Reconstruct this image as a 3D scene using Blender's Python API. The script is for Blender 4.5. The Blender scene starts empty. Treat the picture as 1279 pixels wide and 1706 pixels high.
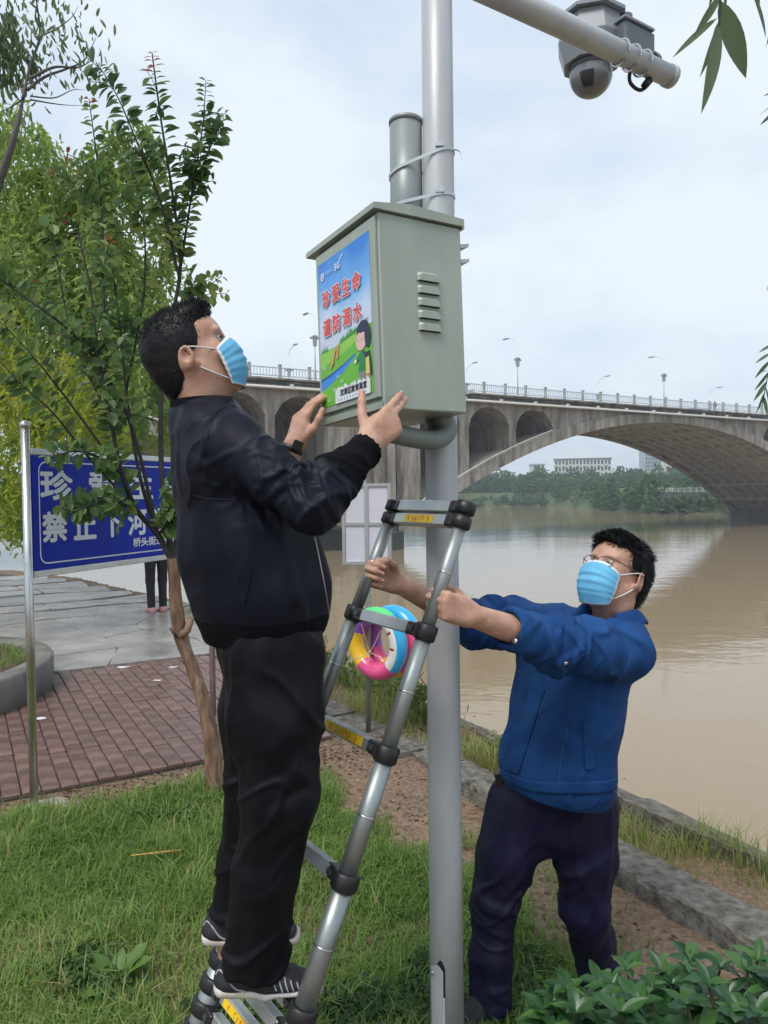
import bpy, bmesh, math, random
import numpy as np
from mathutils import Vector, Matrix
import openvdb

random.seed(11); RNG = np.random.default_rng(7)
sc = bpy.context.scene
COL = sc.collection
rad = math.radians
# ------------------------------------------------------------------ camera, sky, sun, exposure
CAM_H = 1.60; F_PX = 1232.0; CX, CY = 639.5, 853.0
PITCH, ROLL = rad(-1.44), rad(0.70)
cR0 = Vector((1, 0, 0)); cF = Vector((0, math.cos(PITCH), math.sin(PITCH))); cU0 = cR0.cross(cF)
cR = cR0 * math.cos(ROLL) - cU0 * math.sin(ROLL); cU = cR0 * math.sin(ROLL) + cU0 * math.cos(ROLL)
cam_d = bpy.data.cameras.new('camera'); cam = bpy.data.objects.new('camera', cam_d); COL.objects.link(cam)
M4 = Matrix((cR, cU, -cF)).transposed().to_4x4(); M4.translation = (0, 0, CAM_H); cam.matrix_world = M4
cam_d.sensor_fit = 'VERTICAL'; cam_d.sensor_height = 24.0; cam_d.lens = 24.0 * F_PX / 1706.0
cam_d.clip_start = 0.05; cam_d.clip_end = 6000
sc.camera = cam
SUN_EL, SUN_AZ = rad(58), rad(215)       # azimuth clockwise from +Y
world = bpy.data.worlds.new('World'); sc.world = world; world.use_nodes = True
wn, wl = world.node_tree.nodes, world.node_tree.links
for n in list(wn): wn.remove(n)
w_out = wn.new('ShaderNodeOutputWorld'); w_bg = wn.new('ShaderNodeBackground')
sky = wn.new('ShaderNodeTexSky'); sky.sky_type = 'NISHITA'; sky.sun_disc = False
sky.sun_elevation = SUN_EL; sky.sun_rotation = SUN_AZ; sky.dust_density = 2.0
w_bg.inputs['Strength'].default_value = 0.10
tc = wn.new('ShaderNodeTexCoord'); mp = wn.new('ShaderNodeMapping'); mp.inputs['Scale'].default_value = (1.0, 1.0, 2.0)
nz = wn.new('ShaderNodeTexNoise'); nz.inputs['Scale'].default_value = 1.7; nz.inputs['Detail'].default_value = 6; nz.inputs['Roughness'].default_value = 0.5
rp = wn.new('ShaderNodeValToRGB'); rp.color_ramp.elements[0].position = 0.38; rp.color_ramp.elements[1].position = 0.62
rp.color_ramp.elements[0].color = (3.05, 3.9, 4.9, 1); rp.color_ramp.elements[1].color = (5.2, 5.65, 6.05, 1)
mx = wn.new('ShaderNodeMix'); mx.data_type = 'RGBA'; mx.inputs['Factor'].default_value = 0.90
wl.new(tc.outputs['Generated'], mp.inputs['Vector']); wl.new(mp.outputs['Vector'], nz.inputs['Vector']); wl.new(nz.outputs['Fac'], rp.inputs['Fac'])
wl.new(sky.outputs['Color'], mx.inputs['A']); wl.new(rp.outputs['Color'], mx.inputs['B']); wl.new(mx.outputs['Result'], w_bg.inputs['Color'])
wl.new(w_bg.outputs['Background'], w_out.inputs['Surface'])
sun_d = bpy.data.lights.new('sun', 'SUN'); sun = bpy.data.objects.new('sun', sun_d); COL.objects.link(sun)
sun_d.energy = 1.5; sun_d.angle = rad(25); sun_d.color = (1.0, 0.96, 0.9)
sdir = Vector((math.sin(SUN_AZ) * math.cos(SUN_EL), math.cos(SUN_AZ) * math.cos(SUN_EL), math.sin(SUN_EL)))
sun.rotation_euler = sdir.to_track_quat('Z', 'Y').to_euler()
sc.view_settings.view_transform = 'Standard'; sc.view_settings.look = 'None'
sc.view_settings.exposure = 0.85; sc.view_settings.gamma = 1.0
sc.cycles.max_bounces = 6; sc.cycles.volume_bounces = 0; sc.cycles.transparent_max_bounces = 8

def P(px, py, d):
    """point of the place seen at photograph pixel (px, py), d metres away along the view axis"""
    return Vector((0, 0, CAM_H)) + cF * d + cR * ((px - CX) / F_PX * d) - cU * ((py - CY) / F_PX * d)
def G(px, py, z=0.0):
    """point at height z seen at the pixel"""
    v = cF + cR * ((px - CX) / F_PX) - cU * ((py - CY) / F_PX)
    return Vector((0, 0, CAM_H)) + v * ((z - CAM_H) / v.z)
def V(*a): return Vector(a)

# ------------------------------------------------------------------ materials
MATS = {}
def mat(name, col, rough=0.6, metal=0.0, var=0.0, vscale=8.0, bump=0.0, bscale=60.0, col2=None, spec=0.5, coat=0.0, trans=0.0, sheen=0.0, stretch=None, detail=5.0, rvar=0.0, hue=0.0, crease=0.0, cscale=7.0):
    """principled material; col2/var give a noise mix of two colours, bump a fine relief, hue a random shade per object"""
    if name in MATS: return MATS[name]
    m = bpy.data.materials.new(name); m.use_nodes = True; MATS[name] = m
    nt = m.node_tree; N, L = nt.nodes, nt.links; b = N['Principled BSDF']
    b.inputs['Base Color'].default_value = (*col, 1); b.inputs['Roughness'].default_value = rough; b.inputs['Metallic'].default_value = metal
    b.inputs['Specular IOR Level'].default_value = spec; b.inputs['Coat Weight'].default_value = coat
    if sheen: b.inputs['Sheen Weight'].default_value = sheen; b.inputs['Sheen Roughness'].default_value = 0.5
    co = N.new('ShaderNodeTexCoord'); src = co.outputs['Object']
    if stretch:
        q = N.new('ShaderNodeMapping'); q.inputs['Scale'].default_value = stretch; L.new(src, q.inputs['Vector']); src = q.outputs['Vector']
    if var > 0 or col2:
        n = N.new('ShaderNodeTexNoise'); n.inputs['Scale'].default_value = vscale; n.inputs['Detail'].default_value = detail; n.inputs['Roughness'].default_value = 0.62
        L.new(src, n.inputs['Vector'])
        r = N.new('ShaderNodeValToRGB'); r.color_ramp.elements[0].position = 0.35; r.color_ramp.elements[1].position = 0.66
        c2 = col2 if col2 else tuple(min(1, c * (1 + var)) for c in col)
        c1 = col if col2 else tuple(c * (1 - var) for c in col)
        r.color_ramp.elements[0].color = (*c1, 1); r.color_ramp.elements[1].color = (*c2, 1)
        L.new(n.outputs['Fac'], r.inputs['Fac']); out = r.outputs['Color']
        if hue:
            oi = N.new('ShaderNodeObjectInfo'); h = N.new('ShaderNodeHueSaturation'); mr = N.new('ShaderNodeMapRange')
            mr.inputs['To Min'].default_value = 1 - hue; mr.inputs['To Max'].default_value = 1 + hue
            L.new(oi.outputs['Random'], mr.inputs['Value']); L.new(mr.outputs['Result'], h.inputs['Value']); L.new(out, h.inputs['Color']); out = h.outputs['Color']
        L.new(out, b.inputs['Base Color'])
        if rvar:
            mr = N.new('ShaderNodeMapRange'); mr.inputs['To Min'].default_value = max(0.02, rough - rvar); mr.inputs['To Max'].default_value = min(1, rough + rvar)
            L.new(n.outputs['Fac'], mr.inputs['Value']); L.new(mr.outputs['Result'], b.inputs['Roughness'])
    if bump > 0:
        n2 = N.new('ShaderNodeTexNoise'); n2.inputs['Scale'].default_value = bscale; n2.inputs['Detail'].default_value = 6
        L.new(src, n2.inputs['Vector']); bp = N.new('ShaderNodeBump'); bp.inputs['Strength'].default_value = bump; bp.inputs['Distance'].default_value = 0.01
        L.new(n2.outputs['Fac'], bp.inputs['Height']); L.new(bp.outputs['Normal'], b.inputs['Normal'])
        if crease > 0:     # broad irregular creases under the fine weave
            n3 = N.new('ShaderNodeTexNoise'); n3.noise_type = 'RIDGED_MULTIFRACTAL'; n3.inputs['Scale'].default_value = cscale; n3.inputs['Detail'].default_value = 2.5; n3.inputs['Distortion'].default_value = 0.6
            b3 = N.new('ShaderNodeBump'); b3.inputs['Strength'].default_value = crease; b3.inputs['Distance'].default_value = 0.012
            L.new(src, n3.inputs['Vector']); L.new(n3.outputs['Fac'], b3.inputs['Height']); L.new(b3.outputs['Normal'], bp.inputs['Normal'])
    if trans > 0:
        b.inputs['Transmission Weight'].default_value = trans
    return m
def leaf_mat(name, stops, trans=0.35, rough=0.45, spec=0.35):
    """leaf shader: shade picked per leaf by the 'tint' attribute, with light passing through"""
    if name in MATS: return MATS[name]
    m = bpy.data.materials.new(name); m.use_nodes = True; MATS[name] = m
    nt = m.node_tree; N, L = nt.nodes, nt.links; b = N['Principled BSDF']; b.inputs['Roughness'].default_value = rough; b.inputs['Specular IOR Level'].default_value = spec
    at = N.new('ShaderNodeAttribute'); at.attribute_name = 'tint'
    oi = N.new('ShaderNodeObjectInfo'); ad = N.new('ShaderNodeMath'); ad.operation = 'ADD'; sb = N.new('ShaderNodeMath'); sb.operation = 'MULTIPLY_ADD'
    sb.inputs[1].default_value = 0.5; sb.inputs[2].default_value = -0.25
    L.new(oi.outputs['Random'], sb.inputs[0]); L.new(at.outputs['Fac'], ad.inputs[0]); L.new(sb.outputs[0], ad.inputs[1])
    r = N.new('ShaderNodeValToRGB'); e = r.color_ramp.elements
    e[0].position, e[0].color = stops[0][0], (*stops[0][1], 1); e[1].position, e[1].color = stops[-1][0], (*stops[-1][1], 1)
    for p, c in stops[1:-1]:
        q = e.new(p); q.color = (*c, 1)
    L.new(ad.outputs[0], r.inputs['Fac']); L.new(r.outputs['Color'], b.inputs['Base Color'])
    tr = N.new('ShaderNodeBsdfTranslucent'); hs = N.new('ShaderNodeHueSaturation'); hs.inputs['Value'].default_value = 1.25; hs.inputs['Saturation'].default_value = 1.1
    L.new(r.outputs['Color'], hs.inputs['Color']); L.new(hs.outputs['Color'], tr.inputs['Color'])
    ms = N.new('ShaderNodeMixShader'); ms.inputs['Fac'].default_value = trans
    L.new(b.outputs['BSDF'], ms.inputs[1]); L.new(tr.outputs['BSDF'], ms.inputs[2]); L.new(ms.outputs['Shader'], N['Material Output'].inputs['Surface'])
    return m

# ------------------------------------------------------------------ mesh helpers
def tag(o, label=None, cat=None, group=None, kind=None):
    if label: o['label'] = label
    if cat: o['category'] = cat
    if group: o['group'] = group
    if kind: o['kind'] = kind
    return o
def root(name, loc, label, cat, group=None):
    o = bpy.data.objects.new(name, None); o.empty_display_size = 0.1; o.location = loc; COL.objects.link(o)
    return tag(o, label, cat, group)
def adopt(o, parent):
    """make o (built in world coordinates) a part of parent"""
    o.parent = parent
    o.matrix_parent_inverse = Matrix.Translation(-Vector(parent.location)) if parent.parent is None else Matrix.Identity(4)
    return o
def mesh_np(name, verts, faces, nv, mats, parent=None, smooth=True, midx=None, tint=None):
    """object from numpy verts (n,3) and faces (m,nv)"""
    me = bpy.data.meshes.new(name); verts = np.asarray(verts, np.float32); faces = np.asarray(faces, np.int32)
    me.vertices.add(len(verts)); me.vertices.foreach_set('co', verts.ravel())
    me.loops.add(faces.size); me.loops.foreach_set('vertex_index', faces.ravel())
    me.polygons.add(len(faces)); me.polygons.foreach_set('loop_start', np.arange(0, faces.size, nv, dtype=np.int32))
    try: me.polygons.foreach_set('loop_total', np.full(len(faces), nv, np.int32))
    except Exception: pass
    me.polygons.foreach_set('use_smooth', np.full(len(faces), smooth, bool))
    for m in (mats if isinstance(mats, (list, tuple)) else [mats]): me.materials.append(m)
    if midx is not None: me.polygons.foreach_set('material_index', np.asarray(midx, np.int32))
    me.update(calc_edges=True)
    if tint is not None:
        a = me.attributes.new('tint', 'FLOAT', 'POINT'); a.data.foreach_set('value', np.asarray(tint, np.float32))
    o = bpy.data.objects.new(name, me); COL.objects.link(o)
    if parent is not None: adopt(o, parent)
    return o
def frame_of(d, up=None):
    d = Vector(d).normalized(); up = Vector(up) if up is not None else (V(0, 0, 1) if abs(d.z) < 0.95 else V(0, 1, 0))
    x = up.cross(d).normalized(); y = d.cross(x); return x, y, d
class MB:
    def __init__(s): s.v = []; s.f = []; s.m = []; s.cur = 0; s.sm = []; s.smooth = False
    def _f(s, idx): s.f.append(tuple(idx)); s.m.append(s.cur); s.sm.append(s.smooth)
    def poly(s, pts):
        n = len(s.v); s.v += [tuple(p) for p in pts]; s._f(range(n, n + len(pts))); return s
    def box(s, c, h, ax=None, bev=0.0):
        c = Vector(c); ax = ax or (V(1, 0, 0), V(0, 1, 0), V(0, 0, 1)); a = [Vector(q) * k for q, k in zip(ax, h)]
        if bev <= 0:
            n = len(s.v)
            for sx in (-1, 1):
                for sy in (-1, 1):
                    for sz in (-1, 1): s.v.append(tuple(c + a[0] * sx + a[1] * sy + a[2] * sz))
            for q in ((0, 1, 3, 2), (4, 6, 7, 5), (0, 4, 5, 1), (2, 3, 7, 6), (0, 2, 6, 4), (1, 5, 7, 3)): s._f([n + i for i in q])
            return s
        # bevelled box: 24 vertices
        n = len(s.v); idx = {}
        u = [Vector(q) for q in ax]
        for sx in (-1, 1):
            for sy in (-1, 1):
                for sz in (-1, 1):
                    for k in range(3):
                        hh = [h[0] - bev, h[1] - bev, h[2] - bev]; hh[k] = h[k]
                        idx[(sx, sy, sz, k)] = len(s.v); s.v.append(tuple(c + u[0] * sx * hh[0] + u[1] * sy * hh[1] + u[2] * sz * hh[2]))
        for k in range(3):
            i, j = [q for q in range(3) if q != k]
            for sg in (-1, 1):
                ring = []
                for (si, sj) in ((-1, -1), (1, -1), (1, 1), (-1, 1)):
                    t = [0, 0, 0]; t[k] = sg; t[i] = si; t[j] = sj; ring.append(idx[(*t, k)])
                s._f(ring if sg > 0 else ring[::-1])
        for k in range(3):
            i, j = [q for q in range(3) if q != k]
            for si in (-1, 1):
                for sj in (-1, 1):
                    q = []
                    for sk, kk in ((-1, i), (-1, j), (1, j), (1, i)):
                        t = [0, 0, 0]; t[k] = sk; t[i] = si; t[j] = sj; q.append(idx[(*t, kk)])
                    s._f(q)
        for sx in (-1, 1):
            for sy in (-1, 1):
                for sz in (-1, 1): s._f([idx[(sx, sy, sz, k)] for k in range(3)])
        return s
    def tube(s, pts, r, n=10, cap=True, up=None, sq=1.0):
        pts = [Vector(p) for p in pts]; r = r if isinstance(r, (list, tuple)) else [r] * len(pts); base = len(s.v); px = None
        for i, p in enumerate(pts):
            d = (pts[min(i + 1, len(pts) - 1)] - pts[max(i - 1, 0)])
            if d.length < 1e-9: d = V(0, 0, 1)
            d.normalize()
            if px is None: x, y, _ = frame_of(d, up)
            else:
                x = (px - d * px.dot(d)).normalized(); y = d.cross(x)
            px = x
            for k in range(n):
                a = 2 * math.pi * k / n; s.v.append(tuple(p + (x * math.cos(a) + y * math.sin(a) * sq) * r[i]))
        sm = s.smooth; s.smooth = n > 6
        for i in range(len(pts) - 1):
            for k in range(n):
                a, b = base + i * n + k, base + i * n + (k + 1) % n; s._f((a, b, b + n, a + n))
        s.smooth = False
        if cap:
            s._f([base + k for k in range(n)][::-1]); s._f([base + (len(pts) - 1) * n + k for k in range(n)])
        s.smooth = sm
        return s
    def lathe(s, c, axis, prof, n=20, cap=True, up=None):
        x, y, d = frame_of(axis, up); c = Vector(c); base = len(s.v)
        for (r, h) in prof:
            for k in range(n):
                a = 2 * math.pi * k / n; s.v.append(tuple(c + d * h + (x * math.cos(a) + y * math.sin(a)) * r))
        sm = s.smooth; s.smooth = True
        for i in range(len(prof) - 1):
            for k in range(n):
                a, b = base + i * n + k, base + i * n + (k + 1) % n; s._f((a, b, b + n, a + n))
        s.smooth = False
        if cap:
            s._f([base + k for k in range(n)][::-1]); s._f([base + (len(prof) - 1) * n + k for k in range(n)])
        s.smooth = sm
        return s
    def prism(s, poly, ext):
        n = len(s.v); k = len(poly); ext = Vector(ext)
        s.v += [tuple(p) for p in poly] + [tuple(Vector(p) + ext) for p in poly]
        s._f([n + i for i in range(k)][::-1]); s._f([n + k + i for i in range(k)])
        for i in range(k): s._f((n + i, n + (i + 1) % k, n + k + (i + 1) % k, n + k + i))
        return s
    def build(s, name, mats, parent=None, **kw):
        me = bpy.data.meshes.new(name); me.from_pydata(s.v, [], s.f)
        for m in (mats if isinstance(mats, (list, tuple)) else [mats]): me.materials.append(m)
        me.polygons.foreach_set('material_index', s.m); me.polygons.foreach_set('use_smooth', s.sm); me.update()
        o = bpy.data.objects.new(name, me); COL.objects.link(o)
        if parent is not None: adopt(o, parent)
        for k, v in kw.items(): o[k] = v
        return o
def recalc(o):
    bm = bmesh.new(); bm.from_mesh(o.data); bmesh.ops.recalc_face_normals(bm, faces=bm.faces); bm.to_mesh(o.data); bm.free(); return o
def bez(pts, n=8):
    """smooth polyline through pts (Catmull-Rom)"""
    pts = [Vector(p) for p in pts]; out = []
    for i in range(len(pts) - 1):
        p0, p1, p2, p3 = pts[max(i - 1, 0)], pts[i], pts[i + 1], pts[min(i + 2, len(pts) - 1)]
        for k in range(n):
            t = k / n; out.append(0.5 * ((2 * p1) + (p2 - p0) * t + (2 * p0 - 5 * p1 + 4 * p2 - p3) * t * t + (3 * p1 - p0 - 3 * p2 + p3) * t ** 3))
    out.append(pts[-1]); return out
_dg = None
def text_mesh(body, size=1.0, bold=0.0, ext=0.0):
    """flat lettering as vertices (x right, y up) and faces"""
    cu = bpy.data.curves.new('lettering', 'FONT'); cu.body = body; cu.size = size; cu.offset = bold; cu.extrude = ext; cu.resolution_u = 2
    o = bpy.data.objects.new('lettering', cu); COL.objects.link(o)
    dg = bpy.context.evaluated_depsgraph_get(); dg.update(); me = o.evaluated_get(dg).to_mesh()
    v = [tuple(q.co) for q in me.vertices]; f = [tuple(p.vertices) for p in me.polygons]
    o.evaluated_get(dg).to_mesh_clear(); bpy.data.objects.remove(o); bpy.data.curves.remove(cu)
    return v, f
def put_text(mb, body, org, ax, ay, box, bold=0.0, lift=None):
    """fit the lettering into box = (x0, y0, w, h) on the plane org + x ax + y ay; bold (share of the letter height) thickens the strokes"""
    v, f = text_mesh(body, 1.0, 0.0)
    if not v: return
    xs = [q[0] for q in v]; ys = [q[1] for q in v]; x0, x1, y0, y1 = min(xs), max(xs), min(ys), max(ys)
    org, ax, ay = Vector(org), Vector(ax), Vector(ay); nrm = ax.cross(ay).normalized()
    if nrm.dot(Vector((0, 0, CAM_H)) - org) < 0: nrm = -nrm
    bo = bold * box[3]; bw, bh = box[2] - 2 * bo, box[3] - 2 * bo
    shifts = [(0, 0)] + ([(bo * math.cos(a), bo * math.sin(a)) for a in [math.pi * k / 4 for k in range(8)]] if bo else [])
    for k, (dx, dy) in enumerate(shifts):
        n = len(mb.v)
        for q in v:
            x = box[0] + bo + dx + (q[0] - x0) / (x1 - x0) * bw; y = box[1] + bo + dy + (q[1] - y0) / max(1e-6, y1 - y0) * bh
            mb.v.append(tuple(org + ax * x + ay * y + nrm * (0.00003 * k)))
        for q in f: mb._f([n + i for i in q])

# ------------------------------------------------------------------ numpy noise and signed distance bodies
_perm = np.random.default_rng(3).random((64, 64, 64)).astype(np.float32)
def vnoise(p):
    """smooth value noise in [-1, 1] for (n,3) points"""
    p = np.asarray(p, np.float64); i = np.floor(p).astype(int); f = p - i; f = f * f * f * (f * (f * 6 - 15) + 10); r = 0
    for dx in (0, 1):
        wx = f[:, 0] if dx else 1 - f[:, 0]
        for dy in (0, 1):
            wy = f[:, 1] if dy else 1 - f[:, 1]
            for dz in (0, 1):
                wz = f[:, 2] if dz else 1 - f[:, 2]
                r = r + wx * wy * wz * _perm[(i[:, 0] + dx) & 63, (i[:, 1] + dy) & 63, (i[:, 2] + dz) & 63]
    return r * 2 - 1
def fbm(p, o=3):
    r = 0; a = 1.0; s = 0
    p = np.asarray(p, np.float64)
    for k in range(o):
        r = r + a * vnoise(p * (2 ** k) + 17.3 * k); s += a; a *= 0.5
    return r / s
class Sdf:
    """a body of blended round cones and ellipsoids, turned into one continuous surface"""
    def __init__(s): s.p = []; s.cut = []
    def cone(s, a, b, ra, rb, k=0.02):
        a, b = np.array(a, float), np.array(b, float); c = (a + b) / 2; R = np.linalg.norm(b - a) / 2 + max(ra, rb)
        s.p.append(('c', a, b, ra, rb, k, c, R)); return s
    def chain(s, pts, rs, k=0.02):
        for i in range(len(pts) - 1): s.cone(pts[i], pts[i + 1], rs[i], rs[i + 1], k)
        return s
    def sect(s, a, b, xd, ra, rb, k=0.03):
        """elliptical section from a (half widths ra = (x, y)) to b (rb); xd = direction of x"""
        a, b, xd = np.array(a, float), np.array(b, float), np.array(xd, float); d = b - a; d = d / np.linalg.norm(d)
        xd = xd - d * xd.dot(d); xd = xd / np.linalg.norm(xd); yd = np.cross(d, xd)
        c = (a + b) / 2; R = np.linalg.norm(b - a) / 2 + max(max(ra), max(rb))
        s.p.append(('s', a, b, xd, yd, ra, rb, k, c, R)); return s
    def ell(s, c, ax, r, k=0.02):
        c = np.array(c, float); A = np.array([np.array(q, float) / np.linalg.norm(q) for q in ax]); s.p.append(('e', c, A, np.array(r, float), k, c, max(r))); return s
    def sub(s, a, b, ra, rb, k=0.01):
        s.cut.append(('c', np.array(a, float), np.array(b, float), ra, rb, k)); return s
    def plane(s, pt, n, k=0.004):
        """keep the side the normal points away from"""
        s.cut.append(('p', np.array(pt, float), np.array(Vector(n).normalized(), float), k)); return s
    def subell(s, c, ax, r, k=0.01):
        A = np.array([np.array(q, float) / np.linalg.norm(q) for q in ax]); s.cut.append(('e', np.array(c, float), A, np.array(r, float), k)); return s
    @staticmethod
    def _cone(X, a, b, ra, rb):
        ab = b - a; t = np.clip(((X - a) @ ab) / (ab @ ab), 0, 1); return np.linalg.norm(X - a - t[:, None] * ab, axis=1) - (ra + (rb - ra) * t)
    @staticmethod
    def _ell(X, c, A, r):
        q = (X - c) @ A.T; k0 = np.linalg.norm(q / r, axis=1); k1 = np.linalg.norm(q / (r * r), axis=1) + 1e-9; return np.where(k0 < 1e-4, -r.min(), k0 * (k0 - 1) / k1)
    def eval(s, X, near=None):
        d = None
        for q in s.p:
            if near is not None and np.linalg.norm(q[-2] - near[0]) > q[-1] + near[1]: continue
            if q[0] == 'c': e = s._cone(X, *q[1:5]); k = q[5]
            elif q[0] == 'e': e = s._ell(X, q[1], q[2], q[3]); k = q[4]
            else:
                _, a, b, xd, yd, ra, rb, k, _, _ = q; ab = b - a; L = np.linalg.norm(ab); dd = ab / L
                w = (X - a) @ dd; t = np.clip(w / L, 0, 1); rx = ra[0] + (rb[0] - ra[0]) * t; ry = ra[1] + (rb[1] - ra[1]) * t
                ex = w - t * L; u = (X - a) @ xd; v = (X - a) @ yd; rw = np.minimum(rx, ry)
                k0 = np.sqrt((u / rx) ** 2 + (v / ry) ** 2 + (ex / rw) ** 2); k1 = np.sqrt((u / rx ** 2) ** 2 + (v / ry ** 2) ** 2 + (ex / rw ** 2) ** 2) + 1e-9
                e = np.where(k0 < 1e-3, -rw, k0 * (k0 - 1) / k1)
            if d is None: d = e
            else:
                h = np.maximum(k - np.abs(d - e), 0) / k; d = np.minimum(d, e) - h * h * k * 0.25
        if d is None: return np.full(len(X), 1.0)
        for q in s.cut:
            if q[0] == 'c': e = -s._cone(X, *q[1:5]); k = q[5]
            elif q[0] == 'e': e = -s._ell(X, q[1], q[2], q[3]); k = q[4]
            else: e = (X - q[1]) @ q[2]; k = q[3]
            h = np.maximum(k - np.abs(d - e), 0) / k; d = np.maximum(d, e) + h * h * k * 0.25
        return d
    def mesh(s, h=0.005, B=12):
        """verts, quads"""
        lo = np.min([q[-2] - q[-1] for q in s.p], axis=0) - 3 * h; hi = np.max([q[-2] + q[-1] for q in s.p], axis=0) + 3 * h
        nb = np.ceil((hi - lo) / (h * B)).astype(int); bg = 4 * h
        g = openvdb.FloatGrid(bg); ii, jj, kk = np.meshgrid(*[np.arange(n) for n in nb], indexing='ij')
        blk = np.stack([ii.ravel(), jj.ravel(), kk.ravel()], 1); cen = lo + (blk + 0.5) * h * B; rB = h * B * 0.87 + 2 * h
        dc = np.concatenate([s.eval(c) for c in np.array_split(cen, max(1, len(cen) // 20000))])
        off = np.stack(np.meshgrid(*[np.arange(B)] * 3, indexing='ij'), -1).reshape(-1, 3)
        for b, c, d in zip(blk, cen, dc):
            i0 = tuple(int(x) for x in b * B)
            if d > rB * 1.5 + 0.02: continue
            if d < -rB * 1.5 - 0.02:
                g.fill(i0, tuple(int(x) + B - 1 for x in b * B), -bg); continue
            e = s.eval(lo + (b * B + off) * h, (c, rB + 0.08)); e = np.clip(e, -bg, bg).astype(np.float32).reshape(B, B, B)
            if e.min() >= bg: continue
            g.copyFromArray(e, ijk=i0)
        v, qd = g.convertToQuads(isovalue=0.0)
        return np.asarray(v, float) * h + lo, np.asarray(qd).copy()
def vnormals(v, q):
    a = v[q[:, 2]] - v[q[:, 0]]; b = v[q[:, 3]] - v[q[:, 1]]; fn = np.cross(a, b); n = np.zeros_like(v)
    for i in range(4): np.add.at(n, q[:, i], fn)
    return n / (np.linalg.norm(n, axis=1, keepdims=True) + 1e-12)
def relax(v, q, it=2, lam=0.5):
    n = len(v); e = np.concatenate([q[:, [0, 1]], q[:, [1, 2]], q[:, [2, 3]], q[:, [3, 0]]]); cnt = np.bincount(e[:, 0], minlength=n)[:, None]
    for _ in range(it):
        s = np.zeros_like(v)
        for k in range(3): s[:, k] = np.bincount(e[:, 0], weights=v[e[:, 1], k], minlength=n)
        v = v + lam * (s / np.maximum(cnt, 1) - v)
    return v
# ================================================================== ground, river, paving
KB = np.array([1.30, 2.50]); BD = np.array([-0.497, 0.868]); BN = np.array([0.868, 0.497])
def sq(s, q, z=0.0): p = KB + BD * s + BN * q; return V(p[0], p[1], z)
def to_sq(x, y):
    p = np.stack([np.asarray(x, float) - KB[0], np.asarray(y, float) - KB[1]], -1); return p @ BD, p @ BN
WATER_Z = -4.2
EDGE = 0.66
_e = [KB + BD * -60 + BN * EDGE, KB + BD * 9 + BN * EDGE, np.array([-6.0, 14.6]), np.array([-12., 19.5]), np.array([-40., 33.]), np.array([-300., 110.])]
def river_dist(x, y):
    """signed distance from the near bank edge, positive over the river"""
    p = np.stack([x, y], -1).astype(float); best = np.full(p.shape[:-1], 1e9); sg = np.ones(p.shape[:-1])
    for a, b in zip(_e[:-1], _e[1:]):
        ab = b - a; t = np.clip(((p - a) @ ab) / (ab @ ab), 0, 1); w = p - a - t[..., None] * ab; d = np.linalg.norm(w, axis=-1)
        c = ab[0] * w[..., 1] - ab[1] * w[..., 0]; up = d < best; best = np.where(up, d, best); sg = np.where(up, np.where(c < 0, 1, -1), sg)
    return best * sg
def sstep(a, b, x): t = np.clip((x - a) / (b - a), 0, 1); return t * t * (3 - 2 * t)
def land_h(x, y):
    s, q = to_sq(x, y); h = -0.085 * sstep(-1.7, -0.6, q) * sstep(2.7, 1.5, s)
    near = sstep(9, 6, np.hypot(x, y)) * (1 - sstep(2.6, 2.9, s) * sstep(-5, -4.5, q))
    pts = np.stack([x * 1.7, y * 1.7, 0 * x], -1).reshape(-1, 3)
    h = h + near * (0.022 * vnoise(pts).reshape(np.shape(x)) + 0.010 * vnoise(pts * 4).reshape(np.shape(x)))
    return h
def far_line(x): return np.interp(x, [-300, 68, 70, 92, 150, 300, 600], [325, 300, 183, 178, 140, 60, -60])
def ground_h(x, y):
    r = river_dist(x, y); land = land_h(x, y)
    h = np.where(r < 0, land, np.maximum(-6.0, np.minimum(land, -0.06) - 2.6 * np.maximum(r, 0)))
    fy = far_line(x); f = y - fy
    return np.where(f > -4, np.maximum(h, np.clip(-6 + (f + 4) * 1.1, -6, 1.2 + np.clip(f, 0, 400) * 0.01)), h)
gx = np.concatenate([-np.geomspace(3000, 8.2, 34), np.arange(-8, 3.4, 0.075), np.geomspace(3.6, 60, 26), np.arange(64, 160, 5.), np.geomspace(165, 3000, 12)])
gy = np.concatenate([[-3000, -600, -120, -40, -15, -6, -2, 0.], np.arange(0.8, 12.5, 0.075), np.arange(12.6, 18, .15), np.geomspace(18.3, 130, 34), np.arange(135, 340, 5.), np.geomspace(350, 4000, 14)])
X, Y = np.meshgrid(gx, gy, indexing='ij'); Z = ground_h(X, Y)
nx, ny = X.shape; idx = np.arange(nx * ny).reshape(nx, ny)
gf = np.stack([idx[:-1, :-1], idx[1:, :-1], idx[1:, 1:], idx[:-1, 1:]], -1).reshape(-1, 4)
soil = mat('soil', (0.17, 0.105, 0.068), 0.9, col2=(0.10, 0.075, 0.05), vscale=3.5, bump=0.6, bscale=45, detail=10, spec=0.2)
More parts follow.
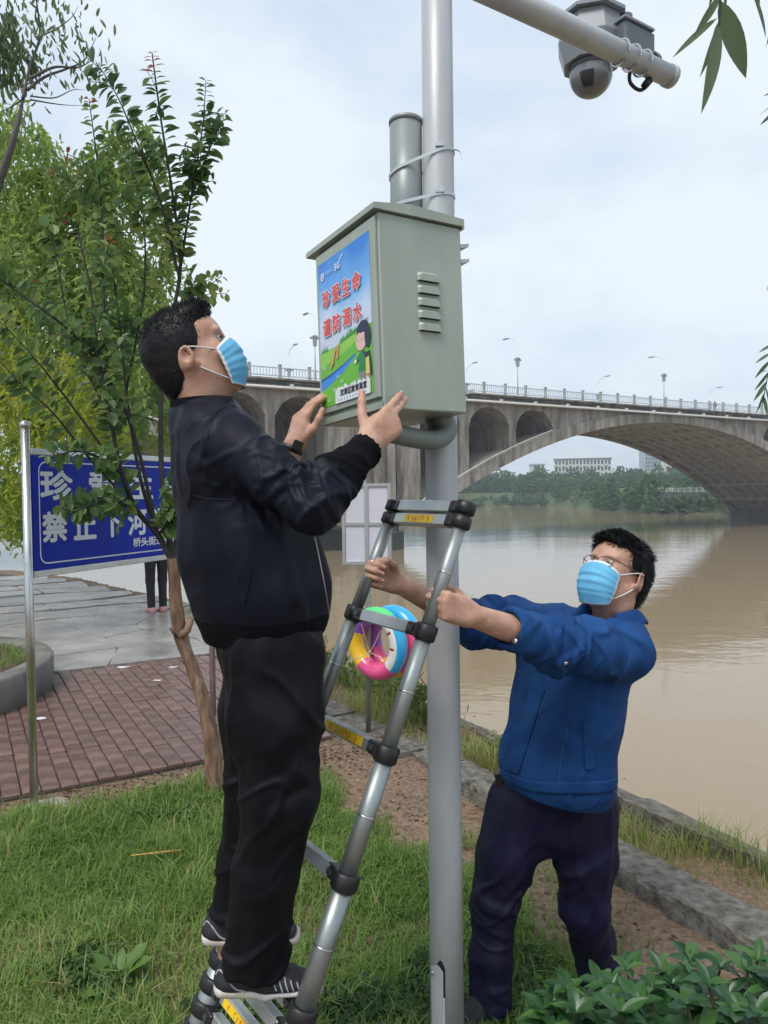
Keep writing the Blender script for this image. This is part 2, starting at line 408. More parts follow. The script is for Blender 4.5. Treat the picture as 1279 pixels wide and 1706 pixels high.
def soil_nodes(m):
    nt = m.node_tree; N, L = nt.nodes, nt.links; b = N['Principled BSDF']; old = b.inputs['Base Color'].links[0].from_socket
    c = N.new('ShaderNodeTexCoord'); n = N.new('ShaderNodeTexNoise'); n.inputs['Scale'].default_value = 38; n.inputs['Detail'].default_value = 8; n.inputs['Roughness'].default_value = 0.75
    L.new(c.outputs['Object'], n.inputs['Vector']); r = N.new('ShaderNodeValToRGB'); r.color_ramp.elements[0].position = 0.42; r.color_ramp.elements[1].position = 0.72
    r.color_ramp.elements[0].color = (0, 0, 0, 1); r.color_ramp.elements[1].color = (1, 1, 1, 1); mx = N.new('ShaderNodeMix'); mx.data_type = 'RGBA'
    mx.inputs['B'].default_value = (0.30, 0.22, 0.155, 1); L.new(n.outputs['Fac'], r.inputs['Fac']); L.new(r.outputs['Color'], mx.inputs['Factor']); L.new(old, mx.inputs['A']); L.new(mx.outputs['Result'], b.inputs['Base Color'])
soil_nodes(soil)
turf = mat('far_turf', (.045, .075, .025), .9, col2=(.09, .115, .045), vscale=.3, detail=8)
ground = tag(mesh_np('ground', np.stack([X, Y, Z], -1).reshape(-1, 3), gf, 4, [soil, turf], midx=(Y.reshape(-1)[gf[:, 0]] > 100).astype(int)), kind='structure')
# river
wm = bpy.data.materials.new('river_water'); wm.use_nodes = True; nt = wm.node_tree; N, L = nt.nodes, nt.links; b = N['Principled BSDF']
b.inputs['Base Color'].default_value = (0.285, 0.215, 0.130, 1); b.inputs['Roughness'].default_value = 0.04; b.inputs['IOR'].default_value = 1.33
c = N.new('ShaderNodeTexCoord'); hs = []
for sx, sy, sca, wgt in ((0.5, 1.0, 0.55, 1.0), (0.6, 1.0, 2.6, 0.35), (0.12, 0.2, 0.5, 1.6)):
    m_ = N.new('ShaderNodeMapping'); m_.inputs['Scale'].default_value = (sx, sy, 1); m_.inputs['Rotation'].default_value = (0, 0, rad(20)); n_ = N.new('ShaderNodeTexNoise'); n_.inputs['Scale'].default_value = sca; n_.inputs['Detail'].default_value = 3
    L.new(c.outputs['Object'], m_.inputs['Vector']); L.new(m_.outputs['Vector'], n_.inputs['Vector']); q_ = N.new('ShaderNodeMath'); q_.operation = 'MULTIPLY'; q_.inputs[1].default_value = wgt; L.new(n_.outputs['Fac'], q_.inputs[0]); hs.append(q_)
a1 = N.new('ShaderNodeMath'); a2 = N.new('ShaderNodeMath'); L.new(hs[0].outputs[0], a1.inputs[0]); L.new(hs[1].outputs[0], a1.inputs[1]); L.new(a1.outputs[0], a2.inputs[0]); L.new(hs[2].outputs[0], a2.inputs[1])
bp = N.new('ShaderNodeBump'); bp.inputs['Strength'].default_value = 0.32; bp.inputs['Distance'].default_value = 0.06; L.new(a2.outputs[0], bp.inputs['Height']); L.new(bp.outputs['Normal'], b.inputs['Normal'])
MATS['river_water'] = wm
tag(MB().poly([(-900, -200, WATER_Z), (900, -200, WATER_Z), (900, 420, WATER_Z), (-900, 420, WATER_Z)]).build('river', wm), kind='structure')

# brick paving: courses run along the bank
BL, BW, GAP, TH = 0.200, 0.096, 0.007, 0.03
S0, S1, Q0, Q1 = 2.80, 5.72, -5.0, -0.30
brick_m = mat('brick', (0.105, 0.055, 0.048), 0.34, col2=(0.200, 0.122, 0.106), vscale=9, bump=0.35, bscale=70, hue=0.16, rvar=0.25, detail=8)
joint_m = mat('sand_joint', (0.075, 0.062, 0.05), 0.9, var=0.35, vscale=12, bump=0.4)
paving = MB(); paving.prism([sq(S0, Q0, -0.04), sq(S1, Q0, -0.04), sq(S1, Q1, -0.04), sq(S0, Q1, -0.04)], (0, 0, 0.058))
paving = recalc(paving.build('brick_paving', joint_m)); tag(paving, kind='structure')
bax = (V(*BD, 0), V(*BN, 0), V(0, 0, 1))
bm_ = MB(); bm_.box((0, 0, 0), (BL / 2 - GAP / 2, BW / 2 - GAP / 2, TH / 2), bax, bev=0.004); proto = recalc(bm_.build('brick', brick_m))
bricks = []; row = 0; q = Q1 - BW / 2
while q > Q0 + BW / 2:
    s = S0 + (BL / 2 if row % 2 else 0) + BL / 2
    while s < S1 - BL / 2 + 0.01:
        bricks.append((s, q, 1.0)); s += BL
    if row % 2: bricks += [(S0 + BL / 4, q, .5), (S1 - BL / 4 - .02, q, .5)]
    q -= BW; row += 1
def view_rank(p):
    g = sq(*p[:2]); u = (Vector((g.x, g.y, 0)) - Vector((0, 0, CAM_H))); d = u.dot(cF); px = CX + F_PX * u.dot(cR) / d; py = CY - F_PX * u.dot(cU) / d
    hid = (px < -30 or 330 < px < 540 and py < 1290 or px > 800)
    return (hid, d)
bricks.sort(key=view_rank); rest = MB(); halves = []
pk = random.Random(5)
for i, (s, q, hl) in enumerate(bricks):
    z = 0.018 + pk.uniform(-0.0035, 0.0035); c = sq(s, q, z)
    if hl < 1: halves.append((c, i)); continue
    if i < 300:
        o = proto if i == 0 else proto.copy()
        if i: COL.objects.link(o)
        o.scale = (1, 1, 1); o.location = c; o.rotation_euler = (pk.uniform(-.012, .012), pk.uniform(-.012, .012), pk.uniform(-.012, .012)); o.parent = paving
    else: rest.box(c, (BL / 2 - GAP / 2, BW / 2 - GAP / 2, TH / 2), bax, bev=0.004)
hb = MB(); hb.box((0, 0, 0), (BL / 4 - GAP / 2, BW / 2 - GAP / 2, TH / 2), bax, bev=0.004); hproto = None
for c, i in halves:
    if hproto is None: o = hproto = recalc(hb.build('half_brick', brick_m))
    else: o = hproto.copy(); COL.objects.link(o)
    o.location = c; o.parent = paving
rest = recalc(rest.build('further_bricks', brick_m, paving)); rest['kind'] = 'stuff'

# grey flagstone walk beyond the bricks, wet
flag_base = MB(); flag_base.prism([sq(5.74, -9, -0.05), sq(8.9, -9.5, -0.05), V(-13, 16.5, -0.05), V(-12.6, 18.6, -0.05), V(-6.3, 14.3, -0.05), sq(8.9, 0.6, -0.05), sq(5.74, 0.6, -0.05)], (0, 0, 0.06))
flag_base = recalc(flag_base.build('flagstone_walk', joint_m)); tag(flag_base, kind='structure')
flag_m = mat('flagstone', (0.20, 0.19, 0.175), 0.24, col2=(0.33, 0.315, 0.29), vscale=2.4, bump=0.30, bscale=22, hue=0.10, rvar=0.20, detail=9)
fr = random.Random(9); sg_ = [5.76 + 0.78 * i for i in range(12)]; qg_ = [-6.6 + 0.9 * i for i in range(9)]
qg_[-1] = 0.58
jit = {(i, j): (fr.uniform(-.20, .20) if 0 < i < 11 else 0, fr.uniform(-.26, .26) if 0 < j < 8 else 0) for i in range(12) for j in range(9)}
for i in range(11):
    for j in range(8):
        cs = [(i, j), (i + 1, j), (i + 1, j + 1), (i, j + 1)]; pts = [np.array([sg_[a] + jit[(a, b_)][0], qg_[b_] + jit[(a, b_)][1]]) for a, b_ in cs]; cc = sum(pts) / 4; rr = []
        for p in pts:
            u = p - cc; u = u * (1 - 0.010 / max(0.1, np.linalg.norm(u))); P3 = sq(*(cc + u), 0); 
            if cc[0] > 9: P3.x -= (cc[0] - 9) * 0.35
            rr.append(P3)
        # extra corner on every edge so that the outline is uneven
        out = []
        for k in range(4):
            a, b_ = rr[k], rr[(k + 1) % 4]; mid = (a + b_) / 2 + (b_ - a).normalized().cross(V(0, 0, 1)) * fr.uniform(-.0, .03) * -1; out += [a, mid]
        if river_dist(np.array([cc_.x for cc_ in rr]), np.array([cc_.y for cc_ in rr])).max() > 0.02: continue
        z = fr.uniform(-.004, .004); m_ = MB(); m_.prism([p + V(0, 0, 0.004 + z) for p in out], (0, 0, 0.018)); recalc(m_.build('flagstone', flag_m, flag_base))

# kerb of cast concrete along the bank, in lengths
kerb_m = mat('weathered_concrete', (0.060, 0.052, 0.040), 0.9, col2=(0.20, 0.185, 0.155), vscale=18, bump=1.0, bscale=55, detail=12)
kerb = root('kerb', sq(0, 0.14, 0), 'weathered grey concrete kerb along the edge of the bank', 'kerb'); kr = random.Random(2)
s = -6.0
while s < 2.2:
    L_ = 1.15; m_ = MB(); pr = [(0.0, -0.22), (-.004, 0.0), (0.0, 0.085), (0.012, 0.10), (0.09, 0.102), (0.16, 0.098), (0.22, 0.092), (0.24, 0.07), (0.24, -0.22)]; rows = []
    n_ = 34; ch = kr.uniform(0, 1)
    for k in range(n_ + 1):
        t = s + (L_ - 0.012) * k / n_; chip = -.022 if kr.random() < .10 else 0
        rows.append([sq(t, q + kr.uniform(-.007, .007) - (chip * .8 if i_ == 2 else 0), z - 0.09 + kr.uniform(-.006, .006) + (chip if i_ == 2 else 0)) for i_, (q, z) in enumerate(pr)])
    for k in range(n_):
        for i in range(len(pr) - 1): m_.poly([rows[k][i], rows[k + 1][i], rows[k + 1][i + 1], rows[k][i + 1]])
    m_.poly(rows[0]); m_.poly(rows[-1][::-1]); recalc(m_.build('kerb_stone', kerb_m, kerb)); s += L_
# edging slabs beyond the kerb and revetment stones at the water side
edge = root('bank_edging', sq(4, 0.3, 0), 'row of flat weathered stones edging the river bank beyond the kerb', 'edging')
s = 2.3
while s < 5.7:
    L_ = kr.uniform(.38, .62); w0 = kr.uniform(-.28, -.22); m_ = MB(); m_.prism([sq(s, w0, -0.06), sq(s + L_ - .02, w0 + kr.uniform(-.03, .03), -0.06), sq(s + L_ - .02, 0.08 + kr.uniform(-.03, .03), -0.06), sq(s, 0.08, -0.06)], (0, 0, 0.075 + kr.uniform(-.012, .012)))
    recalc(m_.build('edging_stone', kerb_m, edge)); s += L_
cop = root('revetment', sq(0, 0.7, 0), 'sloping grey stone coping along the grassy river edge', 'revetment')
s = -6.0
while s < 8.6:
    L_ = kr.uniform(.5, .85); m_ = MB(); a, b_ = s, s + L_ - .015
    m_.prism([sq(a, .60, -0.10), sq(b_, .60 + kr.uniform(-.02, .02), -0.10), sq(b_, .82, -0.16 + kr.uniform(-.02, .02)), sq(a, .82, -0.17)], (0, 0, 0.09)); recalc(m_.build('coping_stone', kerb_m, cop)); s += L_

# round planter at the left
plw = root('planter', V(-4.02, 5.75, 0), 'low round concrete planter wall behind the left sign post', 'planter')
m_ = MB(); m_.lathe((-4.02, 5.75, 0), (0, 0, 1), [(1.12, -0.05), (1.30, -0.05), (1.30, 0.27), (1.285, 0.29), (1.15, 0.29), (1.12, 0.27)], 64, cap=False)
n_ = 64
for k in range(n_): m_._f((k, (k + 1) % n_, 5 * n_ + (k + 1) % n_, 5 * n_ + k))
recalc(m_.build('planter_wall', mat('planter_concrete', (0.20, 0.19, 0.17), 0.8, col2=(0.10, 0.095, 0.085), vscale=4, bump=0.5, bscale=30, stretch=(1, 1, .25)), plw))
m_ = MB(); m_.lathe((-4.02, 5.75, 0), (0, 0, 1), [(1.118, 0.0), (1.118, 0.235), (0.6, 0.26), (0.05, 0.27)], 40); recalc(m_.build('planter_soil', soil, plw))

# ================================================================== bridge
def Bp(t, n, z): return V(3.9 + 0.858 * t - 0.513 * n, 80 + 0.513 * t + 0.858 * n, z)
bu, bn = V(0.858, 0.513, 0), V(-0.513, 0.858, 0)
BWID = 20.0; DECK = 12.75
conc = mat('bridge_concrete', (0.12, 0.108, 0.09), 0.85, col2=(0.40, 0.365, 0.31), vscale=0.75, bump=0.4, bscale=3, stretch=(1.6, 1.6, 0.28), detail=11)
conc2 = mat('soffit_concrete_bounce_lit', (0.36, 0.335, 0.29), 0.9, col2=(0.46, 0.43, 0.37), vscale=0.5, detail=8)  # concrete lightened in colour to stand in for light bounced off the water
rail_m = mat('bridge_rail_paint', (0.48, 0.52, 0.55), 0.6, var=0.15, vscale=2)
pipe_m = mat('white_pipe', (0.66, 0.66, 0.62), 0.5, var=0.08)
bridge = root('arch_bridge', Bp(-5.5, 10, WATER_Z), 'long grey open-spandrel concrete arch bridge crossing the muddy river', 'bridge')
spans = [(41., 44.), (-52., 44.), (134., 44.)]
def intr(t):
    for c_, hs_ in spans:
        if abs(t - c_) <= hs_: return 10.7 - 0.0070 * (t - c_) ** 2
    return None
def extr(t):
    e = intr(t); return None if e is None else e + 1.15 + 0.012 * abs(min((t - c for c, _ in spans), key=abs))
def opening(t):
    for c_, _ in spans:
        a = abs(t - c_)
        for o0, o1 in ((21.5, 27.4), (28.4, 34.3), (35.4, 41.0)):
            if o0 < a < o1: return (o0 + o1) / 2, (o1 - o0) / 2, a
    return None
# spandrel wall solid across the whole width, pierced by small arches
m_ = MB(); ts = np.arange(-98, 180.01, 0.3); prev = None
def col_range(t):
    e = extr(t)
    if e is None: return None
    o = opening(t)
    if o:
        mid, hw, a = o; top = 8.75 + math.sqrt(max(0, hw * hw - (a - mid) ** 2)) * 0.88
        if top > e: return (top, True)
    return (e - 0.25, False)
for t0, t1 in zip(ts[:-1], ts[1:]):
    c0, c1 = col_range((t0 + t1) / 2 - 0.149), col_range((t0 + t1) / 2 + 0.149); cm = col_range((t0 + t1) / 2)
    if cm is None or c0 is None or c1 is None: continue
    if c0[1] != cm[1]: c0 = cm
    if c1[1] != cm[1]: c1 = cm
    z0, z1 = min(c0[0], 11.75), min(c1[0], 11.75)
    m_.poly([Bp(t0, 0, z0), Bp(t1, 0, z1), Bp(t1, 0, 11.8), Bp(t0, 0, 11.8)]); m_.poly([Bp(t0, BWID, z0), Bp(t0, BWID, 11.8), Bp(t1, BWID, 11.8), Bp(t1, BWID, z1)])
    if cm[1]: m_.poly([Bp(t0, 0, z0), Bp(t0, BWID, z0), Bp(t1, BWID, z1), Bp(t1, 0, z1)])
    if prev is not None and prev[0] != cm[1]:
        lo_, hi_ = sorted((prev[1], z0)); m_.poly([Bp(t0, 0, lo_), Bp(t0, BWID, lo_), Bp(t0, BWID, hi_), Bp(t0, 0, hi_)])
    prev = (cm[1], z1)
m_.build('spandrel_wall', conc, bridge)
def arch_band(n0, n1, lo, hi, c_, hs_, step=1.0):
    """curved strip following the arch between n0 and n1"""
    mb = MB(); tt = np.arange(-hs_, hs_ + .01, step); ring = []
    for a in tt:
        t = c_ + a; e = 10.7 - 0.0070 * a * a; g = lo + 0.004 * abs(a) * 0; top = e + hi + 0.012 * abs(a); ring.append([Bp(t, n0, e + g), Bp(t, n1, e + g), Bp(t, n1, top), Bp(t, n0, top)])
    for r0, r1 in zip(ring[:-1], ring[1:]):
        for i in range(4): mb.poly([r0[i], r1[i], r1[(i + 1) % 4], r0[(i + 1) % 4]])
    return mb
for si, (c_, hs_) in enumerate(spans):
    recalc(arch_band(-0.35, 0.9, 0.0, 1.15, c_, hs_).build('arch_ring', conc, bridge)); recalc(arch_band(BWID - .9, BWID + .35, 0.0, 1.15, c_, hs_).build('arch_ring', conc, bridge))
    recalc(arch_band(0.9, BWID - .9, 0.62, 1.15, c_, hs_).build('soffit_shell', conc2, bridge))
    for k in range(1, 9):
        n0 = 0.9 + (BWID - 1.8) * k / 9 - .16; recalc(arch_band(n0, n0 + .32, 0.12, 0.7, c_, hs_, 2.0).build('arch_rib', conc2, bridge))
    for k in range(-8, 9):
        a = k * 5.0; e = 10.7 - 0.0070 * a * a; sl = -0.014 * a; mb = MB(); d = Vector((0.858, 0.513, sl)).normalized(); up = bn.cross(d) * -1
        if up.z < 0: up = -up
        mb.box(Bp(c_ + a, BWID / 2, e + 0.37), (0.18, BWID / 2 - 0.9, 0.28), (d, bn, up)); mb.build('cross_beam', conc2, bridge)
for pc in (-5.5, 87.5, -98.5):
    m_ = MB(); m_.box(Bp(pc, BWID / 2, 3.0), (2.4, BWID / 2 + .15, 9.2), (bu, bn, V(0, 0, 1))); m_.build('pier', conc, bridge)
    for k in (-1.7, 0, 1.7):
        m_ = MB(); m_.box(Bp(pc + k, -0.35, 5.0), (0.42, 0.22, 6.8), (bu, bn, V(0, 0, 1)), bev=.06); recalc(m_.build('pilaster', conc, bridge))
    m_ = MB(); m_.prism([Bp(pc - 3.4, 0, -6), Bp(pc, -3.2, -6), Bp(pc + 3.4, 0, -6), Bp(pc + 3.4, BWID, -6), Bp(pc, BWID + 3, -6), Bp(pc - 3.4, BWID, -6)], (0, 0, 3.6)); recalc(m_.build('pier_footing', mat('wet_footing', (0.055, 0.06, 0.055), 0.6, var=.3, vscale=1), bridge))
m_ = MB(); m_.box(Bp(40, BWID / 2, 12.17), (140, BWID / 2 + .55, 0.40), (bu, bn, V(0, 0, 1))); m_.build('deck_slab', conc, bridge)
m_ = MB(); m_.box(Bp(40, BWID / 2, 12.66), (140, BWID / 2 + .85, 0.085), (bu, bn, V(0, 0, 1))); m_.build('deck_ledge', conc, bridge)
m_ = MB(); m_.tube([Bp(-100, -0.75, 11.85), Bp(180, -0.75, 11.85)], 0.14, 8); m_.build('white_pipe', pipe_m, bridge)
for t in np.arange(-36, 76, 5.2):
    m_ = MB(); m_.box(Bp(t, -.72, 11.98), (.18, .2, .22), (bu, bn, V(0, 0, 1))); m_.build('pipe_bracket', pipe_m, bridge)
m_ = MB()
m_.tube([Bp(-100, -0.62, 12.25), Bp(180, -0.62, 12.2)], 0.06, 6); m_.tube(bez([Bp(t, -0.68, 12.42 + 0.1 * math.sin(t)) for t in range(-40, 80, 4)], 3), 0.045, 6); m_.build('cable_run', mat('dark_cable', (.03, .03, .03), .6), bridge)['kind'] = 'stuff'
for side, n in ((0, -0.55), (1, BWID + .55)):
    m_ = MB()
    for z in (DECK + .22, DECK + .98): m_.box(Bp(40, n, z), (140, .045, .045), (bu, bn, V(0, 0, 1)))
    m_.build('guard_rail', rail_m, bridge)
    m_ = MB()
    for t in np.arange(-40, 110, 0.31): m_.box(Bp(t, n, DECK + .6), (.026, .026, .38), (bu, bn, V(0, 0, 1)))
    m_.build('balusters', rail_m, bridge)['kind'] = 'stuff'
    for t in np.arange(-38.0, 110, 3.1):
        m_ = MB(); m_.box(Bp(t, n, DECK + .60), (.13, .12, .62), (bu, bn, V(0, 0, 1))); m_.box(Bp(t, n, DECK + 1.25), (.16, .15, .06), (bu, bn, V(0, 0, 1))); m_.build('rail_post', mat('rail_post_concrete', (.40, .40, .385), .8, var=.2, vscale=1), bridge)
# pipe running down along the back of the left arch
m_ = MB(); m_.tube([Bp(-8 - a, -0.5, extr(-8.01 - a) + 0.25) for a in range(0, 24, 2)], 0.10, 6); m_.build('arch_pipe', pipe_m, bridge)
m_ = MB(); m_.tube([Bp(-3 + a, -0.5, extr(-2.99 + a) + 0.25) for a in range(0, 24, 2)], 0.05, 6); m_.build('arch_pipe', pipe_m, bridge)
# street lamps on the bridge
lamp_m = mat('lamp_grey', (.60, .64, .68), .5, metal=.2); lampd_m = mat('lamp_banner', (.32, .35, .38), .7)
def bridge_lamp(t, n, sgn, label):
    base = Bp(t, n, DECK); r_ = root('street_lamp', base, label, 'street lamp', 'street lamps on the bridge'); up = V(0, 0, 1); tip = base + bn * sgn * 1.7 + up * 7.3
    MB().tube([base, base + up * 6.2], [.07, .045], 8).build('pole', lamp_m, r_)
    MB().tube(bez([base + up * 6.2, base + up * 6.9 + bn * sgn * .4, tip], 5), .035, 6).build('arm', lamp_m, r_)
    m_ = MB(); m_.box(tip + bn * sgn * .35, (.16, .5, .07), (bu, bn, up), bev=.05); recalc(m_.build('lamp_head', lampd_m, r_))
    m_ = MB(); m_.box(base + up * 4.45, (.50, .10, .10), (bu, bn, up)); m_.box(base + up * 4.1, (.16, .16, .42), (bu, bn, up)); m_.box(base + up * 4.62, (.22, .2, .08), (bu, bn, up)); m_.build('ornament', lampd_m, r_)
for t, w in ((-12, 'hidden partly by the metal box'), (14.5, 'just right of the metal box, on the near side'), (40.6, 'above the crown of the arch, near side'), (66.7, 'at the right edge of the photo, near side')): bridge_lamp(t, 0.6, 1, 'grey street lamp on the bridge ' + w)
for t, w in ((-6.6, 'left of the metal box'), (21.2, 'close against the right side of the metal box'), (48.1, 'on the far side left of the crown'), (77, 'on the far side, rightmost but one')): bridge_lamp(t, BWID - .6, -1, 'grey street lamp on the bridge ' + w)
# a walker and a blue lorry cab seen above the railing
def small_person(loc, face, h, cols, label, cat='person'):
    S = Sdf(); f = Vector((math.cos(face), math.sin(face), 0)); r = V(-f.y, f.x, 0); k = h / 1.7; L0 = Vector(loc); B_ = lambda x, y, z: L0 + (r * x + f * y + V(0, 0, z)) * k
    for s_ in (-1, 1): S.chain([B_(.085 * s_, .0, .06), B_(.09 * s_, .02, .48), B_(.09 * s_, 0, .88)], [.05, .06, .085], .03); S.cone(B_(.085 * s_, -.03, .04), B_(.09 * s_, .13, .035), .045, .036, .02); S.chain([B_(.19 * s_, 0, 1.36), B_(.23 * s_, -.02, 1.08), B_(.20 * s_, .12, .9)], [.06, .048, .038], .03)
    S.sect(B_(0, 0, .9), B_(0, 0, 1.38), r, (.16 * k, .11 * k), (.19 * k, .105 * k), .05); S.chain([B_(0, 0, 1.4), B_(0, .02, 1.5)], [.055, .055], .03); S.ell(B_(0, .02, 1.6), (r, f, (0, 0, 1)), (.078 * k, .1 * k, .115 * k), .02)
    v, qd = S.mesh(.014 * k); z = (v[qd].mean(1)[:, 2] - L0.z) / k; hr = (v[qd].mean(1) - np.array(L0)) @ np.array(f) / k
    mi = np.where(z < .09, 0, np.where(z < .93, 1, np.where(z < 1.44, 2, np.where((z > 1.64) | (hr < .0), 4, 3))))
    return tag(mesh_np('person', v, qd, 4, cols, None, True, mi), label, cat)
blk = mat('black_cloth', (.012, .013, .016), .75); skin_far = mat('far_skin', (.45, .27, .19), .6); pink = mat('pink_shoe', (.62, .30, .28), .6); hair_far = mat('far_hair', (.012, .011, .011), .6)
small_person(Bp(52.5, 1.2, DECK), 1.0, 1.7, [blk, blk, mat('grey_shirt', (.12, .12, .13), .8), skin_far, hair_far], 'dark small figure walking along the railing on top of the bridge')
tr = root('truck', Bp(66.5, 15, DECK), 'blue truck body showing above the railing at the right of the bridge', 'truck')
m_ = MB(); m_.box(Bp(66.5, 15, DECK + 1.65), (2.6, 1.1, .95), (bu, bn, V(0, 0, 1)), bev=.1); recalc(m_.build('cargo_box', mat('truck_blue', (.05, .16, .42), .4), tr))
m_ = MB(); m_.box(Bp(70.2, 15, DECK + 1.45), (.9, 1.05, .85), (bu, bn, V(0, 0, 1)), bev=.15); recalc(m_.build('cab', mat('truck_cab', (.35, .4, .45), .35), tr))
for dt in (-1.6, .4, 3.6):
    for dn in (-.95, .95):
        m_ = MB(); m_.lathe(Bp(66.5 + dt, 15 + dn - .12, DECK + .45), bn, [(.2, 0), (.44, .02), (.45, .12), (.44, .22), (.2, .24)], 16); m_.build('wheel', mat('tyre', (.02, .02, .02), .8), tr)

# ================================================================== far bank
def leaf_cloud(cents, dirs, size, aspect, bend=0.2, rng=RNG, width_var=.3, nrm=None, wide=.55):
    """leaves of two quads folded on the midrib, centred at cents, pointing along dirs (random if None)"""
    n = len(cents)
    if dirs is None: dirs = rng.normal(size=(n, 3))
    d = dirs / (np.linalg.norm(dirs, axis=1, keepdims=True) + 1e-9)
    a = rng.normal(size=(n, 3)) if nrm is None else nrm + rng.normal(size=(n, 3)) * .35
    x = np.cross(d, a); x /= np.linalg.norm(x, axis=1, keepdims=True) + 1e-9; nn = np.cross(x, d)
    L = size * rng.uniform(.65, 1.25, (n, 1)); W = L * aspect * rng.uniform(1 - width_var, 1 + width_var, (n, 1))
    base = cents - d * L * .5; tip = cents + d * L * .5 - nn * L * bend; m1 = cents - d * L * (.5 - wide * .55); m2 = cents + d * L * (wide * .55 - .08) - nn * L * bend * .35
    r1 = m1 + x * W * .42 + nn * W * .12; r2 = m2 + x * W * .46 + nn * W * .12; l1 = m1 - x * W * .42 + nn * W * .12; l2 = m2 - x * W * .46 + nn * W * .12
    v = np.stack([base, r1, r2, tip, l2, l1], 1).reshape(-1, 3); i = np.arange(n)[:, None] * 6
    return v, np.concatenate([np.concatenate([i, i + 1, i + 2, i + 3], 1), np.concatenate([i, i + 3, i + 4, i + 5], 1)], 0)
def clump_points(crowns, rng, n):
    """points in leaf clumps on the shells of ellipsoid crowns: list of (c, r)"""
    vol = np.array([np.prod(r) ** (2 / 3) for _, r in crowns]); cnt = (n * vol / vol.sum()).astype(int); out = []
    for (c, r), m in zip(crowns, cnt):
        u = rng.normal(size=(m, 3)); u /= np.linalg.norm(u, axis=1, keepdims=True); rr = rng.uniform(.35, 1, (m, 1)) ** .45
        rr = rr * (1 + .22 * fbm(u * 2.2 + np.array(c) * .37)[:, None]); out.append(np.array(c) + u * rr * np.array(r))
    return np.concatenate(out)
far_leaf = leaf_mat('far_foliage', [(0.0, (.045, .10, .035)), (.5, (.085, .165, .055)), (1.0, (.14, .22, .085))], .35, .7)
fr_ = np.random.default_rng(21); cr = []
for x in np.arange(-70, 62, 4.2):
    for k in range(3): cr.append(((x + fr_.uniform(-3, 3), 309 + fr_.uniform(-5, 14) + k * 7, 1.0 + fr_.uniform(.5, 4.8) + k * 1.0), (fr_.uniform(3, 5.5), fr_.uniform(3, 5), fr_.uniform(3, 5.2))))
for x in np.arange(62, 150, 4.0):
    for k in range(3): cr.append(((x + fr_.uniform(-3, 3), 308 + fr_.uniform(-5, 14) + k * 7, 1.0 + fr_.uniform(.5, 5.4) + k * 1.0), (fr_.uniform(3, 6), fr_.uniform(3, 5), fr_.uniform(3, 5.8))))
for x in np.arange(64, 74, 1.6): cr.append(((x, 178.5 + fr_.uniform(-1, 2), WATER_Z + fr_.uniform(.5, 3.5)), (1.8, 1.6, 1.7)))
for x in np.arange(80, 128, 3.2): cr.append(((x, 196 + fr_.uniform(-4, 8), 1.0 + fr_.uniform(0, 2.5)), (fr_.uniform(2, 4), 3, fr_.uniform(1.6, 2.8))))
for x in np.arange(-150, 150, 1.6): cr.append(((x, far_line(x) + fr_.uniform(-3.5, 2.5), WATER_Z + fr_.uniform(.6, 3.2)), (fr_.uniform(1.8, 3.4), 2.2, fr_.uniform(1.4, 2.6))))
for y in np.arange(186, 300, 4.0): cr.append(((68.5 + fr_.uniform(-2, 3), y, fr_.uniform(-2.5, 3.5)), (3, 3, fr_.uniform(2.4, 4.2))))
for x in np.arange(-330, -68, 6.0): cr.append(((x, 332 + fr_.uniform(-5, 14), 1 + fr_.uniform(0, 6.5)), (fr_.uniform(4, 7), fr_.uniform(3, 5), fr_.uniform(3, 6))))
pts = clump_points(cr, fr_, 60000); v, q = leaf_cloud(pts, None, 1.2, .75, rng=fr_)
tint = np.repeat(np.clip(.5 + .5 * fbm(pts * .16) + .12 * fr_.normal(size=len(pts)), 0, 1), 6)
tag(mesh_np('far_wood', v, q, 4, far_leaf, None, False, tint=tint), 'hazy green belt of trees along the far bank under the arch', 'woodland', kind='stuff')

def building(x0, x1, y0, depth, top, floors, cols, wallc, label, wing=None, roofc=None, winc=(.05, .06, .07), yaw=0.0):
    r_ = root('building', V((x0 + x1) / 2, y0, 1), label, 'building'); wm_ = mat('far_wall_%.2f_%.2f_%.2f' % wallc, wallc, .8, var=.06, vscale=.2); c = V((x0 + x1) / 2, y0 + depth / 2, 1 + (top - 1) / 2)
    ca, sa = math.cos(yaw), math.sin(yaw); ax = (V(ca, sa, 0), V(-sa, ca, 0), V(0, 0, 1)); hx = (x1 - x0) / 2; hz = (top - 1) / 2
    m_ = MB(); m_.box(c, (hx, depth / 2, hz), ax); m_.build('wall', wm_, r_)
    m_ = MB(); m_.box(c + V(0, 0, hz + .35), (hx + .4, depth / 2 + .4, .35), ax); m_.build('roof', mat('far_roof', roofc or (.16, .10, .08), .8) if roofc is None else mat('far_roof_%.2f' % roofc[0], roofc, .8), r_)
    w = 2 * hx / cols; fh = (2 * hz) / floors; wn_ = MB(); ba = MB()
    for f in range(floors):
        for k in range(cols):
            p = c - ax[0] * (hx - (k + .5) * w) - ax[1] * (depth / 2 + .02) + V(0, 0, -hz + (f + .55) * fh)
            wn_.box(p, (w * .30, .12, fh * .30), ax)
            if k % 2 == 0: ba.box(p - ax[1] * .5 - V(0, 0, fh * .38), (w * .46, .5, fh * .10), ax)
    wn_.build('windows', mat('far_window_%.2f' % winc[0], winc, .3), r_)['kind'] = 'stuff'; ba.build('balconies', wm_, r_)['kind'] = 'stuff'
    for s_ in (-1, 1):
        m_ = MB()
        m_.box(c + ax[0] * s_ * (hx + .03), (.05, depth * .46, hz * .97), ax); m_.build('end_wall', mat('far_end_wall', (.52, .40, .26), .8) if wing else wm_, r_)
    return r_
